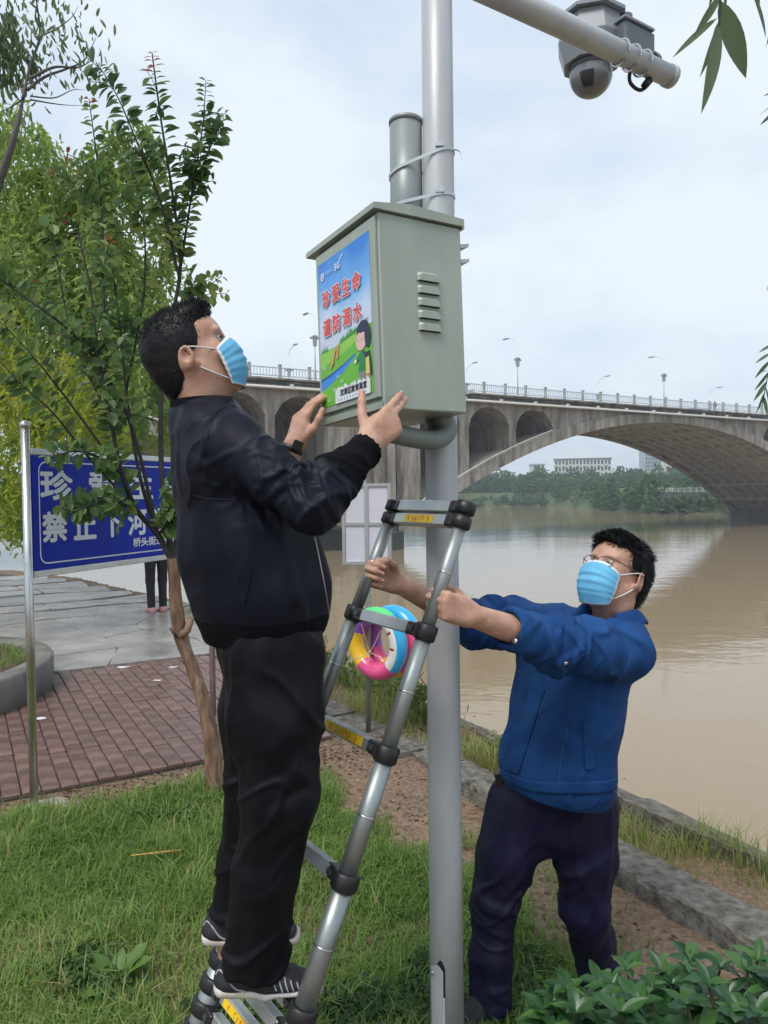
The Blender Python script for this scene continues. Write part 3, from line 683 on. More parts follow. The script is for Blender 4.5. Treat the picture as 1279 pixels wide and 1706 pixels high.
building(100, 131, 420, 22, 19.5, 5, 16, (.62, .62, .60), 'long pale apartment block with a flat brown roof and tan end wall on far bank', wing=True, yaw=-.22)
building(212, 222, 600, 14, 43.5, 14, 5, (.40, .46, .52), 'tall pale blue tower block under the arch, left of two', roofc=(.35, .4, .45))
building(224.5, 235, 610, 14, 41.0, 13, 5, (.42, .47, .52), 'tall pale blue tower block under the arch, right of two', roofc=(.36, .4, .45))
building(155, 172, 400, 14, 19.5, 5, 7, (.66, .64, .59), 'cream low block with a reddish roof beside the arch', roofc=(.30, .12, .09))
building(92, 99, 455, 12, 18.0, 5, 3, (.62, .63, .62), 'narrow white block left of the long apartment building', roofc=(.42, .42, .41))
building(66, 80, 450, 12, 13.0, 3, 6, (.66, .66, .63), 'low white house above the trees at the left of the arch', roofc=(.40, .38, .36))
building(81, 91, 470, 12, 11.5, 3, 4, (.55, .52, .50), 'low grey house between white buildings on the far bank', roofc=(.37, .33, .3))
building(52, 64, 440, 12, 9.0, 2, 6, (.60, .60, .57), 'lowest long white shed on the far bank by the arch foot', roofc=(.38, .37, .36))
ew = root('embankment_wall', V(78, 178, WATER_Z), 'dark sloping embankment wall with pale railing on the far bank', 'embankment')
m_ = MB(); m_.prism([V(66, 178, -6), V(100, 178, -6), V(100, 181.5, 1.0), V(69.5, 181.5, 1.0)], (0, 8, 0)); recalc(m_.build('wall', mat('embankment_stone', (.045, .05, .042), .95, var=.25, vscale=.6), ew))
m_ = MB()
for x in np.arange(69.5, 100, 1.5): m_.box((x, 182, 1.5), (.06, .06, .5))
m_.box((85, 182, 2.0), (15.5, .06, .06)); m_.box((85, 182, 1.5), (15.5, .05, .04)); m_.build('railing', mat('pale_rail', (.6, .62, .62), .6), ew)
# damp air over the river
hz_ = MB(); hz_.box((60, 255, 18), (560, 500, 26)); hz_ = recalc(hz_.build('haze', [])); hz_['kind'] = 'stuff'
hm = bpy.data.materials.new('haze'); hm.use_nodes = True; N, L = hm.node_tree.nodes, hm.node_tree.links
for n in list(N):
    if n.type != 'OUTPUT_MATERIAL': N.remove(n)
pv = N.new('ShaderNodeVolumePrincipled'); pv.inputs['Color'].default_value = (.86, .92, 1.0, 1); pv.inputs['Density'].default_value = 0.0007
L.new(pv.outputs['Volume'], [n for n in N if n.type == 'OUTPUT_MATERIAL'][0].inputs['Volume']); hz_.data.materials.append(hm)
try: hm.cycles.homogeneous_volume = True
except Exception: pass
# ================================================================== camera pole, box, ladder
UP = V(0, 0, 1); d1 = V(0.858, 0.513, 0).normalized(); d2 = V(-0.513, 0.858, 0).normalized()
galv = mat('grey_pole_paint', (0.47, 0.49, 0.505), 0.45, metal=0.1, var=0.11, vscale=9, bump=0.06, bscale=120, stretch=(1, 1, .2), rvar=.1)
steel = mat('stainless_steel', (0.58, 0.58, 0.56), 0.28, metal=0.95, var=0.08, vscale=10, rvar=.1)
alu = mat('ladder_aluminium', (0.34, 0.375, 0.37), 0.44, metal=0.70, var=0.14, vscale=7, rvar=.14, stretch=(1, 1, .3), bump=.05, bscale=90)
aluf = mat('rung_aluminium', (0.52, 0.54, 0.53), 0.40, metal=0.75, var=0.12, vscale=14, rvar=.12)
plast = mat('black_plastic', (0.014, 0.014, 0.015), 0.42, var=.3, vscale=20, bump=.1, bscale=200)
boxp = mat('box_paint', (0.335, 0.385, 0.325), 0.42, var=0.09, vscale=9, bump=0.06, bscale=160, rvar=.12, stretch=(1, 1, .3), detail=9)
dark = mat('dark_gap', (0.01, 0.01, 0.01), 0.8)
PC = V(0.166, 2.12, 0)
pole = root('camera_pole', PC, 'tall grey painted steel pole carrying the metal box and the dome camera', 'pole')
m_ = MB(); m_.lathe(PC, UP, [(0.049, -0.12), (0.0485, 0.6), (0.046, 1.6), (0.0445, 2.4), (0.0425, 3.55)], 40); m_.build('shaft', galv, pole)
m_ = MB(); m_.lathe(PC + UP * -0.10, UP, [(0.13, 0), (0.13, 0.014)], 24); m_.build('base_plate', galv, pole)
aT = PC + UP * 3.085; aD = (d1 + UP * -0.035).normalized()
m_ = MB(); m_.tube([aT, aT + aD * 0.5, aT + aD * 1.005], [0.040, 0.037, 0.0345], 28); m_.build('arm', galv, pole)
m_ = MB(); m_.lathe(aT + aD * 0.985, aD, [(0.0375, 0), (0.0375, .022)], 28); m_.build('arm_cap', galv, pole)
# access hatch low on the pole: slot, loose cover and zip of threads
fdir = (V(0, 0, 0) - PC); fdir.z = 0; fdir.normalize(); rdir = fdir.cross(UP) * -1
if rdir.x < 0: rdir = -rdir
def pole_pt(px, z, r): # on the pole skin at sideways offset
    x = px; y = math.sqrt(max(0, r * r - x * x)); return PC + rdir * x + fdir * y + UP * z
def pole_patch(x0, x1, z0, z1, r, n=6, top=0.0):
    mb = MB(); xs = [x0 + (x1 - x0) * i / n for i in range(n + 1)]
    for a, b_ in zip(xs[:-1], xs[1:]):
        ta = z1 + top * math.cos((a - x0) / (x1 - x0) * math.pi - math.pi / 2); tb = z1 + top * math.cos((b_ - x0) / (x1 - x0) * math.pi - math.pi / 2)
        mb.poly([pole_pt(a, z0, r), pole_pt(b_, z0, r), pole_pt(b_, tb, r), pole_pt(a, ta, r)])
    return mb
pole_patch(-0.030, -0.004, -.06, 0.245, 0.0497, 6, .022).build('hatch_slot', dark, pole)
pole_patch(-0.0445, -0.010, -.06, 0.235, 0.0515, 6, .018).build('hatch_cover', galv, pole)
m_ = MB(); m_.lathe(pole_pt(-.040, .222, .052), fdir, [(.0055, 0), (.0055, .004), (.003, .005)], 8); m_.build('hatch_screw', steel, pole)
zp = MB()
for k in range(34): zp.box(pole_pt(-.0075, -.04 + k * .006, .0512), (.0025, .0012, .0019), (rdir, fdir, UP))
zp.build('thread_strip', mat('pale_thread', (.62, .63, .63), .6), pole)['kind'] = 'stuff'

# ---- dome camera hung behind the arm
grey_l = mat('camera_housing', (0.26, 0.285, 0.31), 0.35, var=.04); grey_d = mat('camera_dark_grey', (0.12, 0.135, 0.15), 0.4, var=.1, vscale=10)
pb = P(984, 112, 2.66)
ptz = root('dome_camera', pb, 'grey dome surveillance camera with angular sun hood bolted to the pole arm', 'camera')
def octo(c, r, rot, n=8, sx=1.0, dirx=d1):
    y = UP.cross(dirx); return [c + dirx * (math.cos(rot + 2 * math.pi * k / n) * r * sx) + y * (math.sin(rot + 2 * math.pi * k / n) * r) for k in range(n)]
m_ = MB(); r0, r1, r2 = octo(pb + UP * .0, .100, .39), octo(pb + UP * .075, .122, .39), octo(pb + UP * .155, .104, .39)
for A_, B_ in ((r0, r1), (r1, r2)):
    for k in range(8): m_.poly([A_[k], A_[(k + 1) % 8], B_[(k + 1) % 8], B_[k]])
m_.poly(r2); m_.poly(r0[::-1]); recalc(m_.build('housing', grey_l, ptz))
m_ = MB(); r3, r4 = octo(pb + UP * .158, .126, .39), octo(pb + UP * .170, .126, .39)
for k in range(8): m_.poly([r3[k], r3[(k + 1) % 8], r4[(k + 1) % 8], r4[k]])
m_.poly(r4); m_.poly(r3[::-1]); recalc(m_.build('sun_hood', grey_l, ptz))
m_ = MB(); m_.lathe(pb + UP * -.018, UP, [(.070, 0), (.078, .004), (.080, .019)], 28); m_.build('collar', grey_d, ptz)
m_ = MB(); prof = [(max(.0012, .076 * math.cos(a)), -.030 + .076 * math.sin(a)) for a in np.linspace(-math.pi / 2, .5, 12)]; m_.lathe(pb, UP, prof, 28); m_.build('dome', mat('dome_grey', (.22, .235, .25), .22, coat=.4), ptz)
m_ = MB(); pf = [(.0775 * math.cos(a), -.030 + .0775 * math.sin(a)) for a in np.linspace(-.9, -.2, 6)]
lx = (V(-.45, -.9, 0)).normalized(); ly = UP.cross(lx)
for (ra, za), (rb, zb) in zip(pf[:-1], pf[1:]):
    for k in range(6):
        a, b_ = -.34 + .68 * k / 6, -.34 + .68 * (k + 1) / 6
        m_.poly([pb + (lx * math.cos(x) + ly * math.sin(x)) * r_ + UP * z for x, r_, z in ((a, ra, za), (b_, ra, za), (b_, rb, zb), (a, rb, zb))])
m_.build('lens_window', mat('lens_window', (.05, .055, .06), .1), ptz)
bc = P(1056, 74, 2.60)
m_ = MB(); m_.box(bc, (.078, .030, .050), (aD, aD.cross(UP).normalized(), UP), bev=.008); recalc(m_.build('bracket', grey_d, ptz))
m_ = MB(); m_.box(bc + UP * .054 - aD * .01, (.075, .036, .004), (aD, aD.cross(UP).normalized(), UP)); m_.build('bracket_plate', grey_l, ptz)
m_ = MB(); m_.lathe(P(1040, 42, 2.63), UP, [(.028, 0), (.028, .03), (.02, .035)], 18); m_.build('top_knob', grey_d, ptz)
sid = aD.cross(UP).normalized()
for t in (.745, .80, .855):
    c = aT + aD * t; m_ = MB(); rr = .041
    m_.tube([c + (sid * math.cos(a) + UP * math.sin(a)) * rr for a in np.linspace(-.3, 2 * math.pi - .9, 22)], .0035, 6); m_.build('u_bolt', steel, ptz)
m_ = MB(); m_.tube(bez([P(1090, 88, 2.62), P(1100, 100, 2.6), P(1088, 130, 2.58), P(1068, 150, 2.56), P(1050, 138, 2.55), P(1050, 118, 2.55), P(1060, 105, 2.57)], 6), .0065, 8); m_.build('cable', plast, ptz)
m_ = MB(); m_.tube([P(1082, 130, 2.55), P(1072, 144, 2.55)], .011, 10); m_.build('cable_plug', plast, ptz)

# ---- steel box with poster
Rt = Matrix.Rotation(rad(2.4), 3, -d1)    # the box hangs a little askew
NC0 = P(640, 681, 1.80)
e2 = (Rt @ d2).normalized(); eu = (Rt @ UP).normalized(); e1 = d1
if e2.z > 0: Rt = Matrix.Rotation(rad(2.4), 3, d1); e2 = (Rt @ d2).normalized(); eu = (Rt @ UP).normalized()
BXs, BXw, BXh = 0.252, 0.338, 0.485
def bx(a, b, c): return NC0 + e1 * a + e2 * b + eu * c     # a: into depth of the side, b: along the poster face, c: up
box = root('control_box', NC0, 'grey-green steel control box with a drowning-warning poster, strapped to the pole', 'electrical box')
m_ = MB(); m_.box(bx(BXs / 2, BXw / 2, BXh / 2), (BXs / 2, BXw / 2, BXh / 2), (e1, e2, eu), bev=.004); recalc(m_.build('body', boxp, box))
m_ = MB()
sec = [(-.016, BXh + .002), (-.016, BXh + .016), (.09, BXh + .030), (BXs + .006, BXh + .022), (BXs + .006, BXh - .004), (BXs + .001, BXh - .004), (BXs + .001, BXh + .003)]
m_.prism([bx(a, -.008, c) for a, c in sec], e2 * (BXw + .050)); recalc(m_.build('roof', boxp, box))
m_ = MB(); m_.box(bx(-.0045, BXw / 2, .024 + (BXh - .03) / 2 + .0), (.0045, BXw / 2 - .006, (BXh - .04) / 2), (e1, e2, eu), bev=.002); recalc(m_.build('door', boxp, box))
m_ = MB(); m_.box(bx(-.003, BXw / 2, .010), (.003, BXw / 2 - .002, .0085), (e1, e2, eu)); m_.build('bottom_flange', boxp, box)
for k in range(5):     # louvres pressed into the side
    zc = .340 - k * .0315; a0, a1 = .108, .176; pr = []; n_ = 10; mb = MB()
    outer = [(a0, zc - .011), (a0, zc + .003), (a0 + .004, zc + .010), (a0 + .012, zc + .0125), (a1 - .012, zc + .0125), (a1 - .004, zc + .010), (a1, zc + .003), (a1, zc - .011)]
    inner = [(a0 + .004, zc - .011), (a0 + .006, zc + .001), (a0 + .010, zc + .005), (a0 + .016, zc + .006), (a1 - .016, zc + .006), (a1 - .010, zc + .005), (a1 - .006, zc + .001), (a1 - .004, zc - .011)]
    O = [bx(a, -.0005, c) for a, c in outer]; I = [bx(a, -.010, c) for a, c in inner]
    for i in range(7): mb.poly([O[i], O[i + 1], I[i + 1], I[i]])
    mb.poly(I); mb.poly([O[0], I[0], I[7], O[7]]); recalc(mb.build('louvre', boxp, box))
    mb = MB(); mb.box(bx((a0 + a1) / 2, -.003, zc - .0118), ((a1 - a0) / 2 - .005, .0028, .0006), (e1, e2, eu)); mb.build('louvre_slot', dark, box)
for zc in (.445, .405, .06):
    m_ = MB(); m_.prism([bx(BXs + .001, .004, zc), bx(BXs + .028, .004, zc + .006), bx(BXs + .028, .004, zc - .002), bx(BXs + .001, .004, zc - .010)], e2 * .05); recalc(m_.build('clamp_tab', galv, box))
# clamps from box to pole
for zc in (.10, .40):
    pz = bx(0, 0, zc).z; ang = np.linspace(-2.2, 2.2, 20); ring = [V(PC.x, PC.y, pz) + (d1 * math.cos(a) + d2 * math.sin(a)) * .0485 for a in ang]
    m_ = MB(); m_.tube([bx(BXs, BXw / 2 - .05, zc)] + ring[::-1] + [bx(BXs, BXw / 2 + .05, zc)], .004, 6); m_.build('clamp', steel, box)
# poster
def pm(name, col, rough=.45): return mat('print_' + name, col, rough, var=.04, vscale=9)
pu0, pu1, pz0, pz1 = .030, .318, .046, .446
def pp(a, b, l): return bx(-.0096 - l, pu1 + (pu0 - pu1) * a, pz0 + (pz1 - pz0) * b)
pst = MB(); pst.poly([pp(0, 0, 0), pp(1, 0, 0), pp(1, 1, 0), pp(0, 1, 0)])
pmt = bpy.data.materials.new('poster_sky'); pmt.use_nodes = True; N, L = pmt.node_tree.nodes, pmt.node_tree.links; b = N['Principled BSDF']; b.inputs['Roughness'].default_value = .4
g1 = N.new('ShaderNodeTexCoord'); g2 = N.new('ShaderNodeSeparateXYZ'); g3 = N.new('ShaderNodeMapRange'); g3.inputs['From Min'].default_value = pp(.5, .36, 0).z; g3.inputs['From Max'].default_value = pp(.5, 1, 0).z
g4 = N.new('ShaderNodeValToRGB'); g4.color_ramp.elements[0].position = 0; g4.color_ramp.elements[0].color = (.62, .66, .82, 1); g4.color_ramp.elements[1].position = 1; g4.color_ramp.elements[1].color = (.025, .22, .70, 1)
ge = g4.color_ramp.elements.new(.52); ge.color = (.20, .50, .86, 1); ge = g4.color_ramp.elements.new(.26); ge.color = (.60, .70, .86, 1)
g5 = N.new('ShaderNodeTexNoise'); g5.inputs['Scale'].default_value = 9; g6 = N.new('ShaderNodeMath'); g6.operation = 'MULTIPLY_ADD'; g6.inputs[1].default_value = .5; g7 = N.new('ShaderNodeMath'); g7.operation = 'SUBTRACT'; g7.inputs[1].default_value = .25
L.new(g1.outputs['Object'], g2.inputs[0]); L.new(g2.outputs['Z'], g3.inputs['Value']); L.new(g1.outputs['Object'], g5.inputs['Vector']); L.new(g5.outputs['Fac'], g6.inputs[0]); L.new(g3.outputs['Result'], g6.inputs[2]); L.new(g6.outputs[0], g7.inputs[0]); L.new(g7.outputs[0], g4.inputs['Fac']); L.new(g4.outputs['Color'], b.inputs['Base Color'])
poster = pst.build('poster', pmt, box)
pr_ = MB(); PM = [pm('green', (.16, .50, .05)), pm('green_dark', (.07, .33, .06)), pm('blue', (.05, .27, .78)), pm('blue_dark', (.02, .10, .35)), pm('hair', (.025, .03, .06)), pm('skin', (.82, .52, .46)), pm('jacket', (.03, .25, .08)), pm('grey', (.22, .24, .28)), pm('yellow', (.75, .66, .12)), pm('orange', (.72, .30, .14)), pm('white', (.80, .82, .86)), pm('pale_green', (.30, .60, .10)), pm('brown', (.45, .25, .13))]
_lay = [0]
def draw(mi, pts):
    _lay[0] += 1; pr_.cur = mi; pr_.poly([pp(a, b, .00035 + _lay[0] * .00004) for a, b in pts])
def disc(mi, c, rx, ry, n=20, a0=0, a1=2 * math.pi): draw(mi, [(c[0] + rx * math.cos(a0 + (a1 - a0) * k / n), c[1] + ry * math.sin(a0 + (a1 - a0) * k / n)) for k in range(n)])
draw(0, [(0, 0), (1, 0), (1, .43), (.85, .435), (.7, .43), (.5, .405), (.3, .385), (.12, .382), (0, .38)])
draw(11, [(0, .28), (.3, .30), (.6, .34), (.75, .37), (.75, .41), (.5, .395), (.3, .378), (0, .37)])
draw(3, [(0, .175), (.2, .195), (.45, .23), (.7, .275), (.7, .285), (.45, .245), (.2, .215), (0, .20)])
draw(2, [(0, .115), (.2, .145), (.45, .195), (.7, .268), (.7, .278), (.45, .232), (.2, .197), (0, .178)])
for i in range(26):
    a = .02 + i * .03 if i < 5 else (.40 + (i - 5) * .0165); 
    if a > .72: continue
    hgt = random.uniform(.015, .05); bs = .383 + .045 * max(0, (a - .3)) / .4; draw(1, [(a, bs - .004), (a + .03, bs - .004), (a + .018, bs + hgt)])

for a, b in ((.09, .26), (.17, .03), (.43, .13), (.36, .17), (.28, .09)):
    for k in (-1, 0, 1): draw(10, [(a + k * .018 - .006, b), (a + k * .018 + .006, b), (a + k * .03, b + .028)])
# cartoon child
draw(12, [(.86, .07), (.955, .07), (.95, .15), (.88, .15)]); draw(7, [(.765, .06), (.865, .06), (.875, .155), (.775, .155)])
draw(6, [(.755, .15), (.885, .15), (.895, .27), (.80, .275), (.70, .235), (.715, .215), (.775, .235)]); draw(8, [(.885, .125), (.955, .125), (.965, .24), (.89, .25)])
draw(4, [(.835, .285), (.90, .255), (.96, .27), (.985, .20), (.995, .10), (.955, .12), (.945, .23), (.885, .225)])
disc(4, (.855, .40), .115, .068); disc(5, (.815, .345), .092, .062); disc(4, (.935, .36), .055, .075); disc(4, (.845, .425), .105, .032); disc(10, (.705, .228), .022, .014)
for k in range(3): draw(4, [(.80 + k * .04, .45), (.84 + k * .04, .45), (.84 + k * .06, .478)])
for a in (.765, .835): disc(7, (a, .352), .007, .011, 8)
# orange sign strokes
for seg in (((.24, .275), (.30, .36)), ((.30, .36), (.40, .385)), ((.34, .30), (.36, .37)), ((.20, .25), (.27, .285))):
    (a0, b0), (a1, b1) = seg; draw(9, [(a0, b0), (a0 + .035, b0), (a1 + .035, b1), (a1, b1)])
# white flower strip along the bottom
cl = [(.30, 0)] + [(.30 + .66 * k / 40, .085 + random.uniform(0, .03)) for k in range(41)] + [(.96, 0)]
draw(10, cl)
for k in range(10): a = .36 + k * .055; draw(1 if k % 2 else 7, [(a, .012), (a + .022, .014), (a + .012, .032)])
# emblem roundel
n0 = len(pr_.v); pr_.cur = 10
for k in range(24):
    a, b_ = 2 * math.pi * k / 24, 2 * math.pi * (k + 1) / 24; _l = .0025
    pr_.poly([pp(.105 + .036 * math.cos(x) * f, .90 + .028 * math.sin(x) * f, _l) for x, f in ((a, 1), (b_, 1), (b_, .72), (a, .72))])
for dx in (-.012, .012): pr_.poly([pp(.105 + dx - .005, .885, .0025), pp(.105 + dx + .005, .885, .0025), pp(.105 + dx + .005, .915, .0025), pp(.105 + dx - .005, .915, .0025)])
pr_.poly([pp(.455, .935, .0025), pp(.475, .935, .0025), pp(.53, .965, .0025), pp(.52, .97, .0025)])
pr_.build('picture', PM, poster)['kind'] = 'stuff'
W_, H_ = (pu1 - pu0), (pz1 - pz0); O_ = pp(0, 0, .0030); red = pm('red', (.70, .085, .075)); wht = PM[10]
tx = MB()
for i, ch in enumerate('珍爱生命'): put_text(tx, ch, O_, -e2, eu, ((.09 + i * .198) * W_, .672 * H_, .172 * W_, .128 * H_), .075)
for i, ch in enumerate('谨防溺水'): put_text(tx, ch, O_, -e2, eu, ((.09 + i * .198) * W_, .475 * H_, .172 * W_, .128 * H_), .075)
put_text(tx, '5G', O_, -e2, eu, (.365 * W_, .885 * H_, .10 * W_, .046 * H_), .05)
tx.build('lettering_outline', wht, poster)['kind'] = 'stuff'
tx = MB(); O2 = pp(0, 0, .0034)
for i, ch in enumerate('珍爱生命'): put_text(tx, ch, O2, -e2, eu, ((.096 + i * .198) * W_, .677 * H_, .160 * W_, .118 * H_), .038)
for i, ch in enumerate('谨防溺水'): put_text(tx, ch, O2, -e2, eu, ((.096 + i * .198) * W_, .480 * H_, .160 * W_, .118 * H_), .038)
tx.build('lettering', red, poster)['kind'] = 'stuff'
tx = MB(); put_text(tx, '双清区教育局宣', O2, -e2, eu, (.40 * W_, .040 * H_, .50 * W_, .046 * H_), .045); tx.build('small_lettering', pm('black', (.03, .035, .05)), poster)
tx = MB(); put_text(tx, '中国移动', O2, -e2, eu, (.16 * W_, .893 * H_, .16 * W_, .026 * H_), .0); tx.build('faint_lettering', pm('pale', (.36, .56, .82)), poster)
# hose bundle curled under the box
hose = root('hose_loop', bx(.16, .15, -.03), 'thick grey-green flexible hose curled beneath the metal box', 'hose')
hm_ = mat('hose_rubber', (.19, .22, .195), .5, var=.15, vscale=12, bump=.15, bscale=80)
cpts = [bx(.235, .085, .01), bx(.245, .08, -.035), bx(.205, .075, -.062), bx(.13, .07, -.060), bx(.065, .075, -.045), bx(.05, .10, -.012), bx(.055, .12, .012)]
m_ = MB(); m_.tube(bez(cpts, 6), .026, 14); m_.build('hose', hm_, hose)
m_ = MB(); m_.tube(bez([c + e2 * .055 + eu * .008 for c in cpts], 6), .022, 14); m_.build('hose', hm_, hose)
# grey column speaker strapped beside the pole
sp = V(PC.x - .0905, PC.y + .020, 0); zt = P(678, 208, 2.14).z
spk = root('column_loudspeaker', V(sp.x, sp.y, 2.25), 'short grey cylinder strapped to the pole above the box', 'cylinder')
scyl = mat('speaker_grey', (.26, .285, .29), .42, metal=.2, var=.05, vscale=8)
m_ = MB(); m_.lathe(sp, UP, [(.0465, 2.20), (.0465, zt - .014)], 32); m_.build('casing', scyl, spk)
m_ = MB(); m_.lathe(sp, UP, [(.0485, zt - .014), (.0485, zt - .003), (.045, zt)], 32); m_.build('lid', scyl, spk)
m_ = MB(); m_.lathe(sp + V(.02, -.015, 0), UP, [(.006, zt), (.006, zt + .010)], 10); m_.build('lid_screw', steel, spk)
for zr, zl, nm in ((P(733, 250, 2.08).z, P(655, 292, 2.1).z, 'strap'), (P(733, 325, 2.08).z, P(655, 347, 2.1).z, 'strap')):
    c0, c1 = Vector((PC.x, PC.y)), Vector((sp.x, sp.y)); ax = (c0 - c1).normalized(); nn_ = Vector((-ax.y, ax.x)); loop = []
    for a in np.linspace(-math.pi / 2, math.pi / 2, 14): loop.append(c0 + (ax * math.cos(a) + nn_ * math.sin(a)) * .0455)
    for a in np.linspace(math.pi / 2, 3 * math.pi / 2, 14): loop.append(c1 + (ax * math.cos(a) + nn_ * math.sin(a)) * .0485)
    loop.append(loop[0]); pts3 = [V(p.x, p.y, zl + (zr - zl) * ((p - c1).dot(ax) + .047) / ((c0 - c1).length + .094)) for p in loop]
    mb = MB(); n_ = len(pts3)
    for w in (0, 1):
        for p in pts3: mb.v.append(tuple(p + UP * (.0045 if w else -.0045)))
    for i in range(n_ - 1): mb._f((i, i + 1, n_ + i + 1, n_ + i))
    o = mb.build(nm, steel, spk); md = o.modifiers.new('thick', 'SOLIDIFY'); md.thickness = .0018; md.offset = 1
    k_ = pts3[8]; mb = MB(); mb.box(V(PC.x, PC.y, zr + .002) + fdir * .0475 + rdir * .004, (.012, .003, .006), (rdir, fdir, UP), bev=.001); recalc(mb.build('strap_buckle', steel, spk))
zr = P(733, 250, 2.08).z; st = V(PC.x, PC.y, zr) + rdir * .046 + fdir * .012
m_ = MB(); pth = bez([st, st + rdir * .012 + UP * -.004, st + rdir * .019 + UP * -.020, st + rdir * .020 + UP * -.042], 4); n_ = len(pth)
for p in pth: m_.v.append(tuple(p + fdir * .004))
for p in pth: m_.v.append(tuple(p - fdir * .004))
for i in range(n_ - 1): m_._f((i, i + 1, n_ + i + 1, n_ + i))
m_.build('strap_tail', steel, spk)

# ---- telescopic ladder leaning at the pole
c0, c4 = P(771, 860, 1.87), P(503, 1690, 1.70); STEP = (c4 - c0) / 4; rdn = STEP.normalized()
def Rr(i): return c0 + STEP * i
def Lv(i): return V(-.175 - .012 * i, .305, 0)
def Lr(i): return Rr(i) + Lv(i)
i_end = (c0.z + .0) / -STEP.z
lad = root('telescopic_ladder', (Rr(i_end) + Lr(i_end)) / 2, 'silver telescopic ladder with black collars and yellow labels leaning at the pole', 'ladder')
ladw = Lv(1).normalized(); ladn = rdn.cross(ladw).normalized()
if ladn.y > 0: ladn = -ladn
yel = mat('label_yellow', (.80, .55, .02), .45); lred = mat('label_red', (.62, .05, .03), .5)
radii = [.0178, .0200, .0224, .0248, .0275]
stack = [4 + .20 * k for k in range(1, 6)]
def collar(fn, i, r, side, hgt=.021):
    c = fn(i); m_ = MB(); m_.lathe(c - rdn * hgt, rdn, [(r + .0035, 0), (r + .0075, .005), (r + .0075, 2 * hgt - .005), (r + .0035, 2 * hgt)], 24); o = m_.build('collar', plast, lad)
    m_ = MB(); dv = ladw * (1 if side == 0 else -1); m_.box(c + dv * (r + .022), (.021, .0185, .0165), (dv, ladn, rdn), bev=.004); recalc(m_.build('rung_clip', plast, lad))
    m_ = MB(); m_.box(c + dv * (r + .020) + ladn * .0205 + rdn * .0, (.010, .003, .007), (dv, ladn, rdn), bev=.001); recalc(m_.build('latch', mat('latch_grey', (.05, .05, .05), .4), lad))
def rung(i, label=False, hgt=.0155, dep=.0165, off=0.0):
    a, b_ = Rr(i) + rdn * off, Lr(i) + rdn * off; r = radii[min(4, int(i))]; w = (b_ - a).normalized(); n_ = rdn.cross(w).normalized(); n_ = n_ if n_.y < 0 else -n_
    a2, b2 = a + w * (r + .030), b_ - w * (r + .030); m_ = MB(); m_.box((a2 + b2) / 2, ((b2 - a2).length / 2, dep, hgt), (w, n_, rdn), bev=.002); ro = recalc(m_.build('rung', aluf, lad))
    for k in (-.6, -.2, .2, .6):      # tread grooves on top
        g = MB(); g.box((a2 + b2) / 2 - rdn * (hgt + .0006) + n_ * dep * k, ((b2 - a2).length / 2 - .004, .0018, .0008), (w, n_, rdn)); g.build('tread_rib', aluf, ro)
    if label:
        c = (a2 + b2) / 2 + n_ * (dep + .0008); hl = (b2 - a2).length / 2 * (.74 if i > 0 else .56); wv = -w if (-w).x > 0 else w
        m_ = MB(); m_.box(c, (hl, .0006, hgt * .74), (w, n_, rdn)); lb = m_.build('label', yel, ro)
        t = MB()
        for k in range(5):
            cx = (k - 2) * hl * .17
            for s_ in range(4): t.box(c + n_ * .0009 + wv * (cx + random.uniform(-.3, .3) * hl * .1) - rdn * random.uniform(-.4, .4) * hgt, (random.uniform(.3, 1) * hl * .055, .0003, .0007) if s_ % 2 else (.0007, .0003, random.uniform(.3, .9) * hgt * .4), (w, n_, rdn))
        for sgn in (-1, 1): t.box(c + n_ * .0009 + wv * sgn * hl * .68, (.0014, .0003, hgt * .5), (w, n_, rdn)); t.box(c + n_ * .0009 + wv * sgn * hl * .70, (.004, .0003, .001), (w, n_, rdn))
        t.build('label_print', lred, lb)['kind'] = 'stuff'
for side, fn in ((0, Rr), (1, Lr)):
    for k in range(4):
        a, b_ = fn(k + .03), fn(k + 1); m_ = MB(); r = radii[k]
        m_.tube([a, b_], r, 26); tb = m_.build('tube', alu, lad)
        m_ = MB(); c = a + (b_ - a) * .47; m_.lathe(c, rdn, [(r + .0004, 0), (r + .0012, .001), (r + .0012, .003), (r + .0004, .004)], 26, cap=False); m_.build('seam_ring', steel, tb)
        collar(fn, k + 1, radii[k] + .003, side)
    m_ = MB(); m_.tube([fn(4), fn(i_end - .06)], radii[4] + .002, 24); m_.build('tube', alu, lad)
    for s_ in stack: collar(fn, s_, radii[4] + .004, side, .019)
    m_ = MB(); m_.lathe(fn(i_end - .12), rdn, [(.036, 0), (.038, .01), (.038, .045), (.030, .05)], 20); m_.build('rubber_foot', plast, lad)
    for off in (-.022, .016):     # double cap at the top
        m_ = MB(); m_.lathe(fn(0) + rdn * (off - .017), rdn, [(.020, 0), (.026, .004), (.027, .030), (.022, .034)], 24); m_.build('top_cap', plast, lad)
        m_ = MB(); dv = ladw * (1 if side == 0 else -1); m_.box(fn(0) + rdn * off + dv * .036, (.014, .018, .0155), (dv, ladn, rdn), bev=.004); recalc(m_.build('cap_clip', plast, lad))
rung(0, False, off=-.022); rung(0, True, off=.016, hgt=.0145)
for k in (1, 2, 3, 4): rung(k, k in (2,))
for k, s_ in enumerate(stack): rung(s_, k == 1, hgt=.0145)
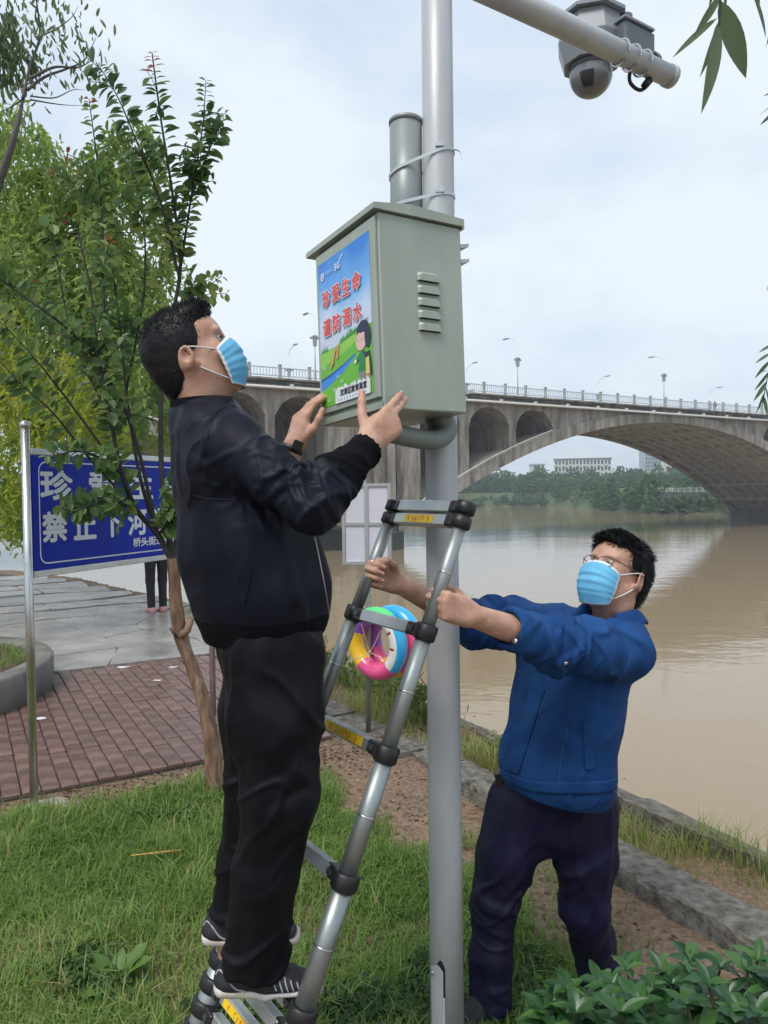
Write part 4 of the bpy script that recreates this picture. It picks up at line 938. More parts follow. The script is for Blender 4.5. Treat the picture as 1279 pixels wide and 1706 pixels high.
# ================================================================== blue warning sign on two posts
SA = G(57, 1350); SB_ = V(SA.x + .358 * 1.6, SA.y + .934 * 1.6, 0); se = (SB_ - SA).normalized(); sn = V(.934, -.358, 0).normalized()
sign = root('warning_sign', (SA + SB_) / 2, 'blue metal sign with white Chinese lettering on two stainless steel posts', 'sign')
sz0, sz1 = P(54, 952, SA.y + .02).z, P(54, 758, SA.y + .02).z; SH = sz1 - sz0
blue = mat('sign_blue', (.003, .025, .38), .45, var=.10, vscale=3, rvar=.1, spec=.25); white_p = mat('sign_white', (.74, .76, .80), .45, var=.05, vscale=10)
for p in (SA, SB_):
    m_ = MB(); m_.tube([p + UP * -.1, p + UP * (sz1 + .13)], .021, 18); m_.build('post', steel, sign)
    m_ = MB(); pf = [(max(.001, .027 * math.sin(a)), sz1 + .150 - .024 * math.cos(a)) for a in np.linspace(0.05, math.pi - .02, 10)]; m_.lathe(p, UP, pf, 18); m_.build('ball_cap', steel, sign)
for z in (sz1 + .018, sz0 - .018):
    m_ = MB(); m_.box((SA + SB_) / 2 + UP * z, (.80 - .02, .016, .016), (se, sn, UP), bev=.003); recalc(m_.build('frame_bar', steel, sign))
m_ = MB(); m_.box((SA + SB_) / 2 + UP * (sz0 + SH / 2), (.775, .011, SH / 2), (se, sn, UP)); bd = m_.build('panel', blue, sign)
O_ = SA + se * .03 + sn * .0125 + UP * sz0; tx = MB()
def rrect(w0, h0, w1, h1, r, n=6):
    pts = []
    for cx, cy, a0 in ((w1 - r, h1 - r, 0), (w0 + r, h1 - r, math.pi / 2), (w0 + r, h0 + r, math.pi), (w1 - r, h0 + r, 1.5 * math.pi)):
        pts += [(cx + r * math.cos(a0 + k * math.pi / 2 / n), cy + r * math.sin(a0 + k * math.pi / 2 / n)) for k in range(n + 1)]
    return pts
a_, b_ = rrect(.035, .030, 1.50, SH - .03, .05), rrect(.042, .037, 1.493, SH - .037, .043); n_ = len(a_)
for k in range(n_):
    q = [a_[k], a_[(k + 1) % n_], b_[(k + 1) % n_], b_[k]]; tx.poly([O_ + se * x + UP * y for x, y in q])
tx.build('border', white_p, bd)
tx = MB()
for i, ch in enumerate('珍爱生命'): put_text(tx, ch, O_, se, UP, (.045 + i * .335, .605 * SH, .225, .275 * SH), .036)
for i, ch in enumerate('禁止下河游泳'): put_text(tx, ch, O_, se, UP, (.052 + i * .217, .235 * SH, .172, .275 * SH), .036)
tx.build('lettering', white_p, bd)['kind'] = 'stuff'
tx = MB(); put_text(tx, '桥头街道办事处', O_, se, UP, (.745, .115 * SH, .50, .095 * SH), .03); tx.build('small_lettering', white_p, bd)
for p in (SA,):
    m_ = MB(); rr = random.Random(4); ring = [p + V(.17 * math.cos(a) * rr.uniform(.7, 1.2) + .09, .11 * math.sin(a) * rr.uniform(.7, 1.2), -.03) for a in np.linspace(0, 6.0, 12)]; m_.prism(ring, (0, 0, .05)); recalc(m_.build('concrete_pad', mat('pad_concrete', (.30, .27, .23), .9, var=.25, vscale=14, bump=.6, bscale=30), sign))

# ================================================================== notice board post with swim rings
nb = G(613, 1224); NY = nb.y
board = root('notice_board', nb, 'back of a white panelled notice board on a thin grey post by the water', 'notice board')
m_ = MB(); m_.tube([nb + UP * -.1, P(613, 812, NY)], .0175, 12); m_.build('post', mat('dull_steel', (.33, .32, .30), .45, metal=.6, var=.15, vscale=12), board)
bfr = mat('board_frame', (.55, .56, .55), .4, metal=.7); bpn = mat('board_panel', (.66, .64, .72), .5, var=.03)
fy = NY - .035; q = [P(x, y, fy) for x, y in ((572, 808), (649, 808), (649, 938), (572, 938))]; cx = (q[0] + q[2]) / 2; hw, hh = (q[1] - q[0]).length / 2, (q[1] - q[2]).length / 2; ax_ = V(1, -.12, 0).normalized(); ay_ = V(.12, 1, 0).normalized()
for sx in (-1, 1):
    m_ = MB(); m_.box(cx + ax_ * sx * hw, (.010, .014, hh + .01), (ax_, ay_, UP)); m_.build('frame_side', bfr, board)
    m_ = MB(); m_.box(cx + UP * sx * hh, (hw - .0105, .0135, .010), (ax_, ay_, UP)); m_.build('frame_end', bfr, board)
    for sz in (-1, 1):
        m_ = MB(); m_.box(cx + ax_ * sx * hw * .5 + UP * sz * hh * .5, (hw * .5 - .012, .004, hh * .5 - .010), (ax_, ay_, UP)); m_.build('panel', bpn, board)
m_ = MB(); m_.box(cx - ay_ * .002, (.012, .013, hh - .0105), (ax_, ay_, UP)); m_.build('mullion', bfr, board)
m_ = MB(); m_.box(cx - ay_ * .003, (hw - .0105, .010, .008), (ax_, ay_, UP)); m_.build('cross_bar', bfr, board)
m_ = MB(); m_.tube([P(600, 795, fy), P(612, 808, fy)], .003, 6); m_.build('hook_wire', steel, board)
RC = P(628, 1072, NY - .09); rn = V(-.66, -.75, 0).normalized()
RMAT = [mat('ring_' + n, c, .28, coat=.2) for n, c in (('yellow', (.80, .50, .02)), ('pink', (.75, .09, .26)), ('white', (.72, .70, .66)), ('blue', (.03, .38, .72)), ('green', (.10, .66, .20)), ('purple', (.27, .10, .48)), ('print', (.25, .05, .04)))]
def swim_ring(c, R, r, colf, label, tilt):
    x = rn.cross(UP).normalized(); x = x if x.x > 0 else -x; up = (UP + x * tilt).normalized(); x2 = (x - up * x.dot(up)).normalized(); nm = x2.cross(up)
    nm = nm if nm.dot(rn) > 0 else -nm; mb = MB(); NU, NV = 64, 18; mb.smooth = True
    for i in range(NU):
        a = 2 * math.pi * i / NU; rd_ = x2 * math.cos(a) + up * math.sin(a); wr = 1 + .02 * math.sin(a * 17) 
        for j in range(NV):
            b_ = 2 * math.pi * j / NV; rr_ = r * (1 + (.025 * math.sin(a * 40 + j) if abs(math.cos(b_)) > .85 and math.cos(b_) < 0 else 0)); mb.v.append(tuple(c + rd_ * (R + rr_ * math.cos(b_)) + nm * rr_ * math.sin(b_) * 1.05))
    for i in range(NU):
        for j in range(NV):
            mb.cur = colf(2 * math.pi * (i + .5) / NU, 2 * math.pi * (j + .5) / NV); mb._f((i * NV + j, ((i + 1) % NU) * NV + j, ((i + 1) % NU) * NV + (j + 1) % NV, i * NV + (j + 1) % NV))
    o = recalc(mb.build('swim_ring', RMAT)); return tag(o, label, 'swim ring', 'swim rings tied to the notice board post')
def colA(a, b):
    d = math.degrees(a); o = math.cos(b)
    if d < 60 or d > 318: 
        if o > .35: return 3
        return 6 if (o < .2 and (int(d / 4) % 9 == 0)) else 2
    if d < 120: return 4 if o > -.3 else 5
    if d < 165: return 5 if o < .2 else 4
    if d < 235: return 0
    return 1
def colB(a, b):
    d = math.degrees(a); o = math.cos(b); s_ = math.sin(b)
    if 40 < d < 120: return 3 if s_ > -.2 else 4
    if d < 40 or d > 300: return 1 if s_ > -.35 else 0
    return 0 if d > 240 else (5 if d < 200 else 1)
ra = swim_ring(RC, .182, .056, colA, 'front swim ring in yellow, pink, white and green tied to the post', .10)
rb = swim_ring(RC - rn * .116 + V(.035, 0, 0), .184, .052, colB, 'rear swim ring in pink and blue behind the white one', .02)
rope = root('tie_rope', RC, 'thin knotted cord tying the swim rings to the post', 'cord'); cord = mat('cord', (.50, .42, .34), .8)
kn = P(616, 1086, NY - .11)
for i, e in enumerate(((598, 1055), (634, 1050), (590, 1098), (639, 1096), (612, 1105), (602, 1040))):
    m_ = MB(); p = P(*e, NY - .14); m_.tube(bez([kn, (kn + p) / 2 + UP * -.008, p], 4), .0028, 6); m_.build('strand', cord, rope)
m_ = MB(); m_.tube(bez([P(590, 1098, NY - .14), P(584, 1102, NY - .13), P(587, 1094, NY - .12), P(578, 1104, NY - .12)], 5), .003, 6); m_.build('loose_end', cord, rope)
m_ = MB(); pf = [(max(.001, .010 * math.sin(a)), -.010 * math.cos(a)) for a in np.linspace(.05, 3.1, 8)]; m_.lathe(kn, UP, pf, 10); m_.build('knot', cord, rope)
# ================================================================== bystander at the water's edge, behind the sign
gp = G(262, 1022)
small_person(V(gp.x, gp.y, 0.012), 2.2, 1.58, [pink, blk, blk, skin_far, hair_far], 'bystander in black with pink shoes standing at the water behind the blue sign')
# ================================================================== small litter on the paving
lt = random.Random(8); white_l = mat('paper_scrap', (.62, .62, .60), .7)
for (x, y, w, lab) in ((205, 1112, .10, 'white scrap lying on the wet bricks near the planter'), (66, 1198, .07, 'white paper scrap at the foot of the left sign post'), (262, 1134, .05, 'small pale scrap on the bricks left of the tree trunk'), (288, 1112, .06, 'pale leaf scrap beside the crooked trunk')):
    c = G(x, y, .0345); m_ = MB(); pts = [c + V(w * math.cos(a) * lt.uniform(.5, 1), w * .5 * math.sin(a) * lt.uniform(.5, 1), lt.uniform(0, .006)) for a in np.linspace(0, 5.6, 8)]; m_.prism(pts, (0, 0, .002)); tag(recalc(m_.build('paper_scrap', white_l)), lab, 'litter', 'litter on the paving')
c = [G(218, 1425, .05), G(255, 1421, .055), G(300, 1416, .05)]; m_ = MB(); m_.tube(bez(c, 5), [.004] * 5 + [.007] * 4 + [.003] * 2, 6, sq=.4); tag(m_.build('bamboo_sliver', mat('dry_sliver', (.50, .27, .05), .6)), 'orange-brown dry sliver lying in the grass', 'twig')
# ================================================================== trees and plants
vr = np.random.default_rng(5)
bark_dark = mat('shoot_bark', (.030, .026, .022), .8, var=.3, vscale=20)
def leaf_obj(name, mesh, parent, loc, d, nrm, size):
    """one leaf as its own part: mesh points along +Y with its face up +Z"""
    d = Vector(d).normalized(); n = Vector(nrm); x = d.cross(n)
    if x.length < 1e-4: x = d.orthogonal()
    x.normalize(); n = x.cross(d); o = bpy.data.objects.new(name, mesh); COL.objects.link(o); o.parent = parent
    M = Matrix((x, d, n)).transposed().to_4x4() @ Matrix.Scale(size, 4); M.translation = Vector(loc) - Vector(parent.location); o.matrix_local = M; return o
def leaf_mesh(name, width, mat_, nl=6, tip=.9, fold=.16, droop=.18, peak=.45, wave=.0, tint=.5):
    """leaf of unit length with midrib fold, pointed tip and a stalk"""
    v = []; f = []; ts = [k / nl for k in range(nl + 1)]
    for t in ts:
        w = width / 2 * max(0.015, (math.sin(math.pi * min(1, t ** (math.log(.5) / math.log(peak)))) ** tip)); z = -droop * t * t
        for s_ in (-1, -.5, 0, .5, 1): v.append((w * s_, t, z + fold * w * abs(s_) * 2 + wave * math.sin(t * 19 + s_ * 2) * w * abs(s_)))
    for i in range(nl):
        for j in range(4): a = i * 5 + j; f.append((a, a + 1, a + 6, a + 5))
    me = bpy.data.meshes.new(name); me.from_pydata(v, [], f); me.polygons.foreach_set('use_smooth', [True] * len(f)); me.materials.append(mat_)
    at = me.attributes.new('tint', 'FLOAT', 'POINT'); at.data.foreach_set('value', [tint] * len(v)); return me
# ---- crape myrtle with a crooked peeling trunk
myr_leaf = leaf_mat('myrtle_leaf', [(0.0, (.040, .080, .038)), (.45, (.085, .155, .055)), (.8, (.16, .24, .075)), (1.0, (.24, .28, .085))], .5, .42)
red_leaf = leaf_mat('young_red_leaf', [(0.0, (.16, .03, .02)), (1.0, (.28, .07, .04))], .3, .45)
tb = G(357, 1318); TD = tb.y
myr = root('crape_myrtle', tb, 'slender small tree with a crooked peeling orange-brown trunk before the blue sign', 'tree')
tp = bez([P(x, y, TD + dz) for x, y, dz in ((359, 1330, 0), (357, 1300, 0), (352, 1240, 0), (340, 1175, .0), (322, 1115, .02), (302, 1062, .02), (293, 1005, .0), (290, 960, 0), (287, 930, 0))], 7)
nT = 22; v = []; q = []
for i, p in enumerate(tp):
    d = (tp[min(i + 1, len(tp) - 1)] - tp[max(0, i - 1)]).normalized(); x, y, _ = frame_of(d, V(0, 1, 0)); f_ = i / (len(tp) - 1); r = .045 - .017 * f_ + (.016 * math.exp(-f_ * 22))
    r *= 1 + .10 * math.exp(-((f_ - .66) / .05) ** 2)
    for k in range(nT):
        a = 2 * math.pi * k / nT; rr = r * (1 + .09 * math.sin(2 * a + f_ * 9) + .05 * math.sin(5 * a + f_ * 4)) ; v.append(p + (x * math.cos(a) + y * math.sin(a)) * rr)
for i in range(len(tp) - 1):
    for k in range(nT): a = i * nT + k; b_ = i * nT + (k + 1) % nT; q.append((a, b_, b_ + nT, a + nT))
v = np.array([tuple(p) for p in v]); q = np.array(q); v += vnormals(v, q) * (.0065 * fbm(v * np.array([45, 45, 7]), 3))[:, None]
bark = mat('peeling_bark', (.10, .048, .028), .75, col2=(.32, .20, .13), vscale=30, bump=.7, bscale=45, stretch=(1, 1, .22), detail=8)
mesh_np('trunk', v, q, 4, bark, myr)
for pts, r in (([(300, 1060), (312, 1050), (318, 1030)], .020), ([(298, 1058), (290, 1050), (286, 1044)], .019)):
    m_ = MB(); m_.tube([P(x, y, TD - .01) for x, y in pts], [r * 1.1, r, r * .92], 12); m_.build('cut_stub', bark, myr)
BR = [  # pixel paths of the shoots with depth offsets
 [(288, 938, 0), (262, 890, 0), (228, 850, -.05), (203, 790, -.1), (184, 700, -.1), (165, 600, -.1), (150, 480, -.1), (128, 380, -.1)],
 [(262, 890, 0), (232, 790, .1), (210, 650, .2), (197, 520, .2), (182, 420, .2), (170, 330, .2)],
 [(288, 938, 0), (277, 860, .05), (268, 760, .1), (272, 600, .2), (300, 450, .2), (288, 330, .15), (268, 200, .1), (253, 88, .05)],
 [(300, 450, .2), (318, 330, .2), (336, 220, .2), (343, 135, .2)],
 [(300, 470, .2), (268, 340, .1), (225, 230, 0), (195, 160, 0), (166, 112, 0)],
 [(228, 850, -.05), (150, 765, -.2), (90, 690, -.3), (35, 640, -.35), (-30, 570, -.4)],
 [(203, 790, -.1), (130, 690, -.2), (60, 600, -.3), (-15, 520, -.35)],
 [(262, 890, 0), (215, 700, 0), (135, 570, -.1), (20, 480, -.2), (-30, 440, -.2)],
 [(184, 700, -.1), (172, 500, .1), (168, 330, .15), (148, 165, .2)],
 [(288, 938, 0), (296, 860, .1), (296, 780, .15), (310, 640, .25), (322, 520, .3), (328, 480, .3)],
 [(318, 330, .2), (348, 250, .25), (373, 195, .3)],
 [(228, 850, -.05), (190, 835, -.2), (150, 842, -.3), (118, 856, -.35)],
 [(203, 790, -.1), (160, 760, -.25), (120, 752, -.35), (85, 765, -.4)],
 [(277, 860, .05), (300, 850, -.05), (284, 800, -.1)],
 [(262, 890, 0), (282, 870, -.1), (296, 840, -.1)],
 [(184, 700, -.1), (120, 560, .2), (92, 420, .3), (80, 395, .3)], [(210, 650, .2), (240, 480, .3), (235, 330, .35), (205, 260, .4)], [(165, 600, -.1), (70, 520, .1), (30, 400, .2)]]
paths = []
for k, b_ in enumerate(BR):
    pts = bez([P(x, y, TD + dz) for x, y, dz in b_], 6); n_ = len(pts); r0 = .019 if k in (0, 2) else (.012 if k in (1, 7, 8, 9) else .0085)
    m_ = MB(); m_.tube(pts, [r0 * (1 - .82 * i / (n_ - 1)) for i in range(n_)], 8); m_.build('branch', bark if k == 99 else bark_dark, myr); paths.append((k, pts))
# leafy twigs
twigs = []; tr_ = random.Random(3)
for k, pts in paths:
    n_ = len(pts); start = {0: .35, 1: .35, 2: .60, 9: .6, 13: .2, 14: .3}.get(k, .12 if k in (3, 4, 10, 11, 12, 15, 16, 17) else .4)
    twigs.append((pts[int(n_ * start):], 1.0, k))
    for j in range(int(n_ * start), n_ - 2):
        reps = 1
        if k in (0, 1, 5, 6, 7, 8, 15, 16, 17) and tr_.random() < .74: continue
        for _ in range(reps):
            if k in (2, 3, 4, 10) and tr_.random() < .45: continue
            p = pts[j]; d = (pts[min(j + 2, n_ - 1)] - p).normalized(); L_ = tr_.uniform(.10, .34) * (0.45 if k in (2, 3, 4, 10, 11, 12, 13, 14) else 1); side = V(tr_.uniform(-1, 1), tr_.uniform(-1, 1), tr_.uniform(-.35, .8)).normalized()
            e_ = p + (d * .5 + side).normalized() * L_; twigs.append((bez([p, p + (d * .7 + side * .5) * L_ * .45, e_], 4), .8, k))
cents, dirs, sizes, nr, tops = [], [], [], [], []
tw = MB()
for pts, sc_, k in twigs:
    L_ = sum((b_ - a).length for a, b_ in zip(pts[:-1], pts[1:])); n_ = max(2, int(L_ / .034)); tw.tube(pts, .0022, 4, cap=False)
    for i in range(n_ + 1):
        t = i / n_ * (len(pts) - 1); j = min(int(t), len(pts) - 2); p = pts[j].lerp(pts[j + 1], t - j); d = (pts[j + 1] - pts[j]).normalized()
        if k in (11, 12) and tr_.random() < .5: continue
        for s_ in (-1, 1):
            sd = d.cross(V(tr_.uniform(-.5, .5), -1, tr_.uniform(-.3, .3))).normalized() * s_; ld = (sd * 1.0 + d * tr_.uniform(.1, .7) + V(tr_.uniform(-.3, .3), tr_.uniform(-.4, .4), tr_.uniform(-.35, .15))).normalized()
            sz = .080 * tr_.uniform(.7, 1.15) * (1 - .5 * max(0, i / n_ - .6) / .4); c = p + ld * sz * .55
            (tops if k in (2, 3, 4, 10) else cents).append((c, ld, sz, d, k, i / n_ if (pts is twigs or True) else 0))
tw.build('twigs', bark_dark, myr)['kind'] = 'stuff'
lm1 = leaf_mesh('leaf', .56, myr_leaf, 5, .75, .14, .22, .55); lmr = leaf_mesh('leaf', .5, red_leaf, 5, .75, .14, .22, .55)
tops.sort(key=lambda e: -e[0].z); cnt = 0
for c, ld, sz, d, k, f_ in tops:
    if cnt >= 290: cents.append((c, ld, sz, d, k, f_)); continue
    rd = k == 2 and c.z > P(253, 128, TD).z and f_ > .8
    leaf_obj('leaf', lmr if rd else lm1, myr, c - ld * sz * .5, ld, V(tr_.uniform(-.7, .7), -.9 + tr_.uniform(-.5, .5), .8), sz * 1.1); cnt += 1
C_ = np.array([tuple(e[0]) for e in cents]); D_ = np.array([tuple(e[1]) for e in cents]); S_ = np.array([e[2] for e in cents])[:, None]
v, q = leaf_cloud(C_, D_, S_, .58, rng=vr, nrm=np.tile([0, -.9, .8], (len(C_), 1)))
redm = np.array([(e[4] in (8, 15) and e[5] > .96) for e in cents]); tint = np.repeat(np.clip(.5 + .45 * fbm(C_ * 2.3) + .16 * vr.normal(size=len(C_)), 0, 1), 6)
mesh_np('crown', v, q, 4, [myr_leaf, red_leaf], myr, False, np.concatenate([redm, redm]).astype(int), tint)

# ---- large light-green tree behind: hanging strands
def strand_tree(name, base, crowns, n_str, slen, leaf, asp, m_, label, limbs, per=.05, trunk_r=.2, seed=1, gap=.0, droop=.8):
    rg = np.random.default_rng(seed); r_ = root(name, base, label, 'tree'); cen = [np.array(c) for c, _ in crowns]; top = max(c[2] for c in cen)
    tr0 = bez([base + V(0, 0, -.2), base + V(.1, .1, (top - base.z) * .35), base + V(-.1, .2, (top - base.z) * .6)], 6)
    mb = MB(); mb.tube(tr0, [trunk_r * (1 - .45 * i / (len(tr0) - 1)) for i in range(len(tr0))], 12); mb.build('trunk', mat('tree_bark', (.055, .043, .032), .9, var=.35, vscale=12, bump=.8, bscale=30, stretch=(1, 1, .2)), r_)
    for c in limbs:
        c = Vector(c); s0 = tr0[-1 - random.randrange(6)]; mb = MB(); mb.tube(bez([s0, s0.lerp(c, .5) + V(rg.uniform(-.2, .2), rg.uniform(-.2, .2), .25), c], 6), [trunk_r * .42 * (1 - .85 * i / 12) for i in range(13)], 7); mb.build('limb', MATS['tree_bark'], r_)
    st = clump_points(crowns, rg, n_str); keep = fbm(st * .9 + 5) > gap - .5; st = st[keep]; n = len(st)
    Ls = slen * rg.uniform(.45, 1.2, n); k = np.maximum(3, (Ls / per).astype(int)); idx = np.repeat(np.arange(n), k); t = np.concatenate([np.linspace(0, 1, j) for j in k])
    hd = rg.normal(size=(n, 3)) * np.array([1, 1, .2]); hd /= np.linalg.norm(hd, axis=1, keepdims=True); out = hd[idx] * (np.sin(np.clip(t, 0, 1) * 1.5) * .35)[:, None] * Ls[idx][:, None]
    pos = st[idx] + out + np.array([0, 0, -1.]) * (t ** 1.4 * Ls[idx] * droop)[:, None] + rg.normal(size=(len(idx), 3)) * leaf * .22
    dr = rg.normal(size=(len(idx), 3)) * .55 + np.array([0, 0, -1.]) * droop + hd[idx] * .3
    v, q = leaf_cloud(pos, dr, leaf, asp, rng=rg); tint = np.clip(.5 + .5 * fbm(st * .8, 3)[idx] + .15 * rg.normal(size=len(idx)), 0, 1)
    mesh_np('crown', v, q, 4, m_, r_, False, tint=np.repeat(tint, 6)); return r_
wil = leaf_mat('light_green_leaf', [(0.0, (.22, .30, .09)), (.4, (.36, .46, .15)), (.75, (.48, .55, .20)), (1.0, (.56, .58, .25))], .6, .5)
yel_l = leaf_mat('yellow_green_leaf', [(0.0, (.16, .22, .04)), (.45, (.32, .39, .07)), (.8, (.48, .48, .10)), (1.0, (.56, .48, .12))], .55, .5)
drk = leaf_mat('deep_green_leaf', [(0.0, (.12, .19, .055)), (.5, (.22, .32, .095)), (1.0, (.32, .40, .13))], .55, .5)
def pc(x, y, d, rx, ry, rz=None): return (tuple(P(x, y, d)), (rx / F_PX * d, rz or rx / F_PX * d, ry / F_PX * d))
strand_tree('willow_tree', G(-60, 1008), [pc(30, 300, 10.5, 105, 120), pc(110, 370, 10, 90, 120), pc(190, 330, 10.2, 70, 100), pc(225, 260, 10, 45, 75), pc(40, 480, 10, 110, 120), pc(180, 520, 10, 90, 100), pc(250, 420, 10.3, 50, 90), pc(-60, 400, 10.5, 90, 160)], 1500, .75, .135, .30, wil, 'large light-green tree with drooping foliage behind the small tree', [P(40, 300, 10.2), P(180, 330, 10), P(100, 450, 10), P(-40, 400, 10.4)], per=.042, seed=4, gap=.12)
strand_tree('locust_tree', G(-70, 1020), [pc(20, 640, 8.6, 80, 75), pc(90, 700, 8.4, 70, 70), pc(20, 760, 8.2, 60, 80), pc(140, 620, 8.8, 70, 60), pc(-30, 560, 8.6, 70, 90), pc(30, 840, 8.4, 45, 60), pc(170, 690, 8.8, 55, 55)], 760, .38, .085, .42, yel_l, 'yellow-green feathery tree at the left edge above the blue sign', [P(20, 650, 8.5), P(90, 700, 8.4)], per=.034, seed=6, trunk_r=.12)
strand_tree('evergreen_tree', G(-75, 985), [pc(150, 690, 13.5, 110, 85), pc(60, 560, 13.5, 120, 110), pc(240, 680, 13.8, 70, 75), pc(230, 560, 13.5, 70, 80), pc(160, 450, 14, 80, 90), pc(30, 800, 13, 60, 90)], 1000, .45, .19, .42, drk, 'darker green tree further back behind the blue sign', [P(150, 660, 13.5), P(60, 560, 13.5)], per=.07, seed=8, trunk_r=.16)
# sparse tall tree at the top left
sp_ = root('sparse_tree', G(-120, 1010), 'thin tall tree with sparse hanging leaves against the sky at upper left', 'tree'); sD = 9.0; sbk = mat('grey_twig', (.10, .095, .085), .85)
sb = [[(-120, 1010), (-90, 700), (-30, 400), (20, 240), (38, 165)], [(38, 165), (50, 110), (66, 60), (60, 0), (50, -40)], [(45, 150), (75, 128), (110, 115), (140, 100), (160, 62)], [(52, 130), (90, 112), (130, 112), (156, 98)], [(50, 160), (90, 163), (120, 150), (142, 150)], [(50, 166), (85, 172), (110, 175), (142, 176)], [(60, 62), (90, 50), (118, 30), (130, 10)], [(56, 100), (30, 70), (0, 50), (-30, 40)], [(40, 160), (20, 120), (-10, 100)], [(62, 66), (45, 40), (20, 20)], [(38, 165), (15, 180), (-10, 190)]]
cs = []
for i, b_ in enumerate(sb):
    pts = bez([P(x, y, sD + .1 * (k % 3)) for k, (x, y) in enumerate(b_)], 6); m_ = MB(); n_ = len(pts); r0 = .11 if i == 0 else (.022 if i < 4 else .011); m_.tube(pts, [r0 * (1 - .85 * k / (n_ - 1)) for k in range(n_)], 7); m_.build('branch' if i else 'trunk', sbk, sp_)
    if i in (1, 2, 6, 7, 8, 9, 10): cs += [p for p in pts[n_ // 4:]]
st = np.array([tuple(p) for p in cs]); rg = np.random.default_rng(12); st = np.repeat(st, 4, 0) + rg.normal(size=(len(st) * 4, 3)) * np.array([.16, .2, .14]); v, q = leaf_cloud(st, rg.normal(size=st.shape) * .35 + np.array([.1, 0, -1.]), .12, .32, rng=rg)
mesh_np('crown', v, q, 4, leaf_mat('grey_green_leaf', [(0.0, (.10, .14, .07)), (1.0, (.22, .28, .14))], .5, .5), sp_, False, tint=np.repeat(np.clip(.5 + .3 * rg.normal(size=len(st)), 0, 1), 6))
ex = clump_points([pc(-10, 70, 9.2, 45, 60), pc(20, 110, 9.2, 40, 40)], rg, 330); v, q = leaf_cloud(ex, rg.normal(size=ex.shape) * .35 + np.array([.1, 0, -1.]), .15, .32, rng=rg)
mesh_np('crown', v, q, 4, MATS['grey_green_leaf'], sp_, False, tint=np.repeat(np.clip(.45 + .3 * rg.normal(size=len(ex)), 0, 1), 6))

# ---- willow sprays close to the lens
near_l = leaf_mat('near_willow_leaf', [(0.0, (.09, .13, .07)), (1.0, (.17, .22, .12))], .45, .45)
nl = leaf_mesh('leaf', .17, near_l, 8, .85, .10, .10, .42); nlw = leaf_mesh('leaf', .27, near_l, 8, .85, .10, .08, .45)
def spray(base, dep, stem, leaves, label):
    r_ = root('willow_spray', P(*base, dep), label, 'twig'); s0 = P(*stem[0], dep); up_ = [s0 + V(.10, .05, 2.2), s0 + V(.07, .04, 1.2), s0 + V(.02, .01, .4)]
    m_ = MB(); m_.tube(bez(up_ + [P(x, y, dep) for x, y in stem], 5), .0016, 6); m_.build('stem', bark_dark, r_)
    for k in range(26):     # the rest of the hanging twig, above the frame
        p = bez(up_ + [s0], 9)[min(26, k + 1)]; a_ = k * 2.2
        if p.z < s0.z + .06: continue
        leaf_obj('leaf', nl, r_, p, V(math.cos(a_) * .6, math.sin(a_) * .6, -.9), V(math.cos(a_), math.sin(a_), .6), random.uniform(.07, .11))
    for (x0, y0, x1, y1, wd, dd) in leaves:
        a, b_ = P(x0, y0, dep), P(x1, y1, dep + dd); leaf_obj('leaf', nlw if wd else nl, r_, a, b_ - a, V(random.uniform(-.6, .6), -1, .4), (b_ - a).length)
spray((1200, -60), 1.25, [(1206, -80), (1202, -20), (1197, 45)], [(1201, -10, 1160, 57, 0, 0), (1195, 30, 1117, 92, 0, .05), (1197, 35, 1182, 180, 0, -.03), (1198, 0, 1246, 127, 1, .02), (1196, 40, 1171, 130, 0, .04), (1203, -40, 1212, 20, 1, .03), (1204, -60, 1180, 10, 0, .02)], 'spray of narrow willow leaves hanging into the top right corner')
spray((1250, -40), 1.35, [(1252, -60), (1256, -10)], [(1252, -15, 1283, 58, 0, 0), (1250, -50, 1270, 10, 0, .03)], 'lone willow leaf at the very top right corner of the picture')
spray((1290, 150), 1.6, [(1310, 120), (1292, 190)], [(1292, 185, 1267, 207, 0, 0), (1296, 170, 1262, 190, 0, .05), (1300, 150, 1272, 158, 0, 0)], 'willow leaf tips entering at the right edge near the top')
spray((1290, 560), 2.4, [(1300, 520), (1286, 590), (1276, 640), (1270, 676)], [(1284, 588, 1258, 604, 0, 0), (1284, 600, 1256, 630, 0, .03), (1280, 610, 1288, 640, 0, 0), (1280, 620, 1258, 652, 0, .02), (1278, 635, 1256, 668, 0, 0), (1275, 645, 1284, 676, 0, 0), (1272, 655, 1262, 690, 0, .03), (1272, 660, 1280, 694, 0, 0), (1290, 572, 1264, 586, 0, 0)], 'small willow spray at the right edge in front of the bridge')

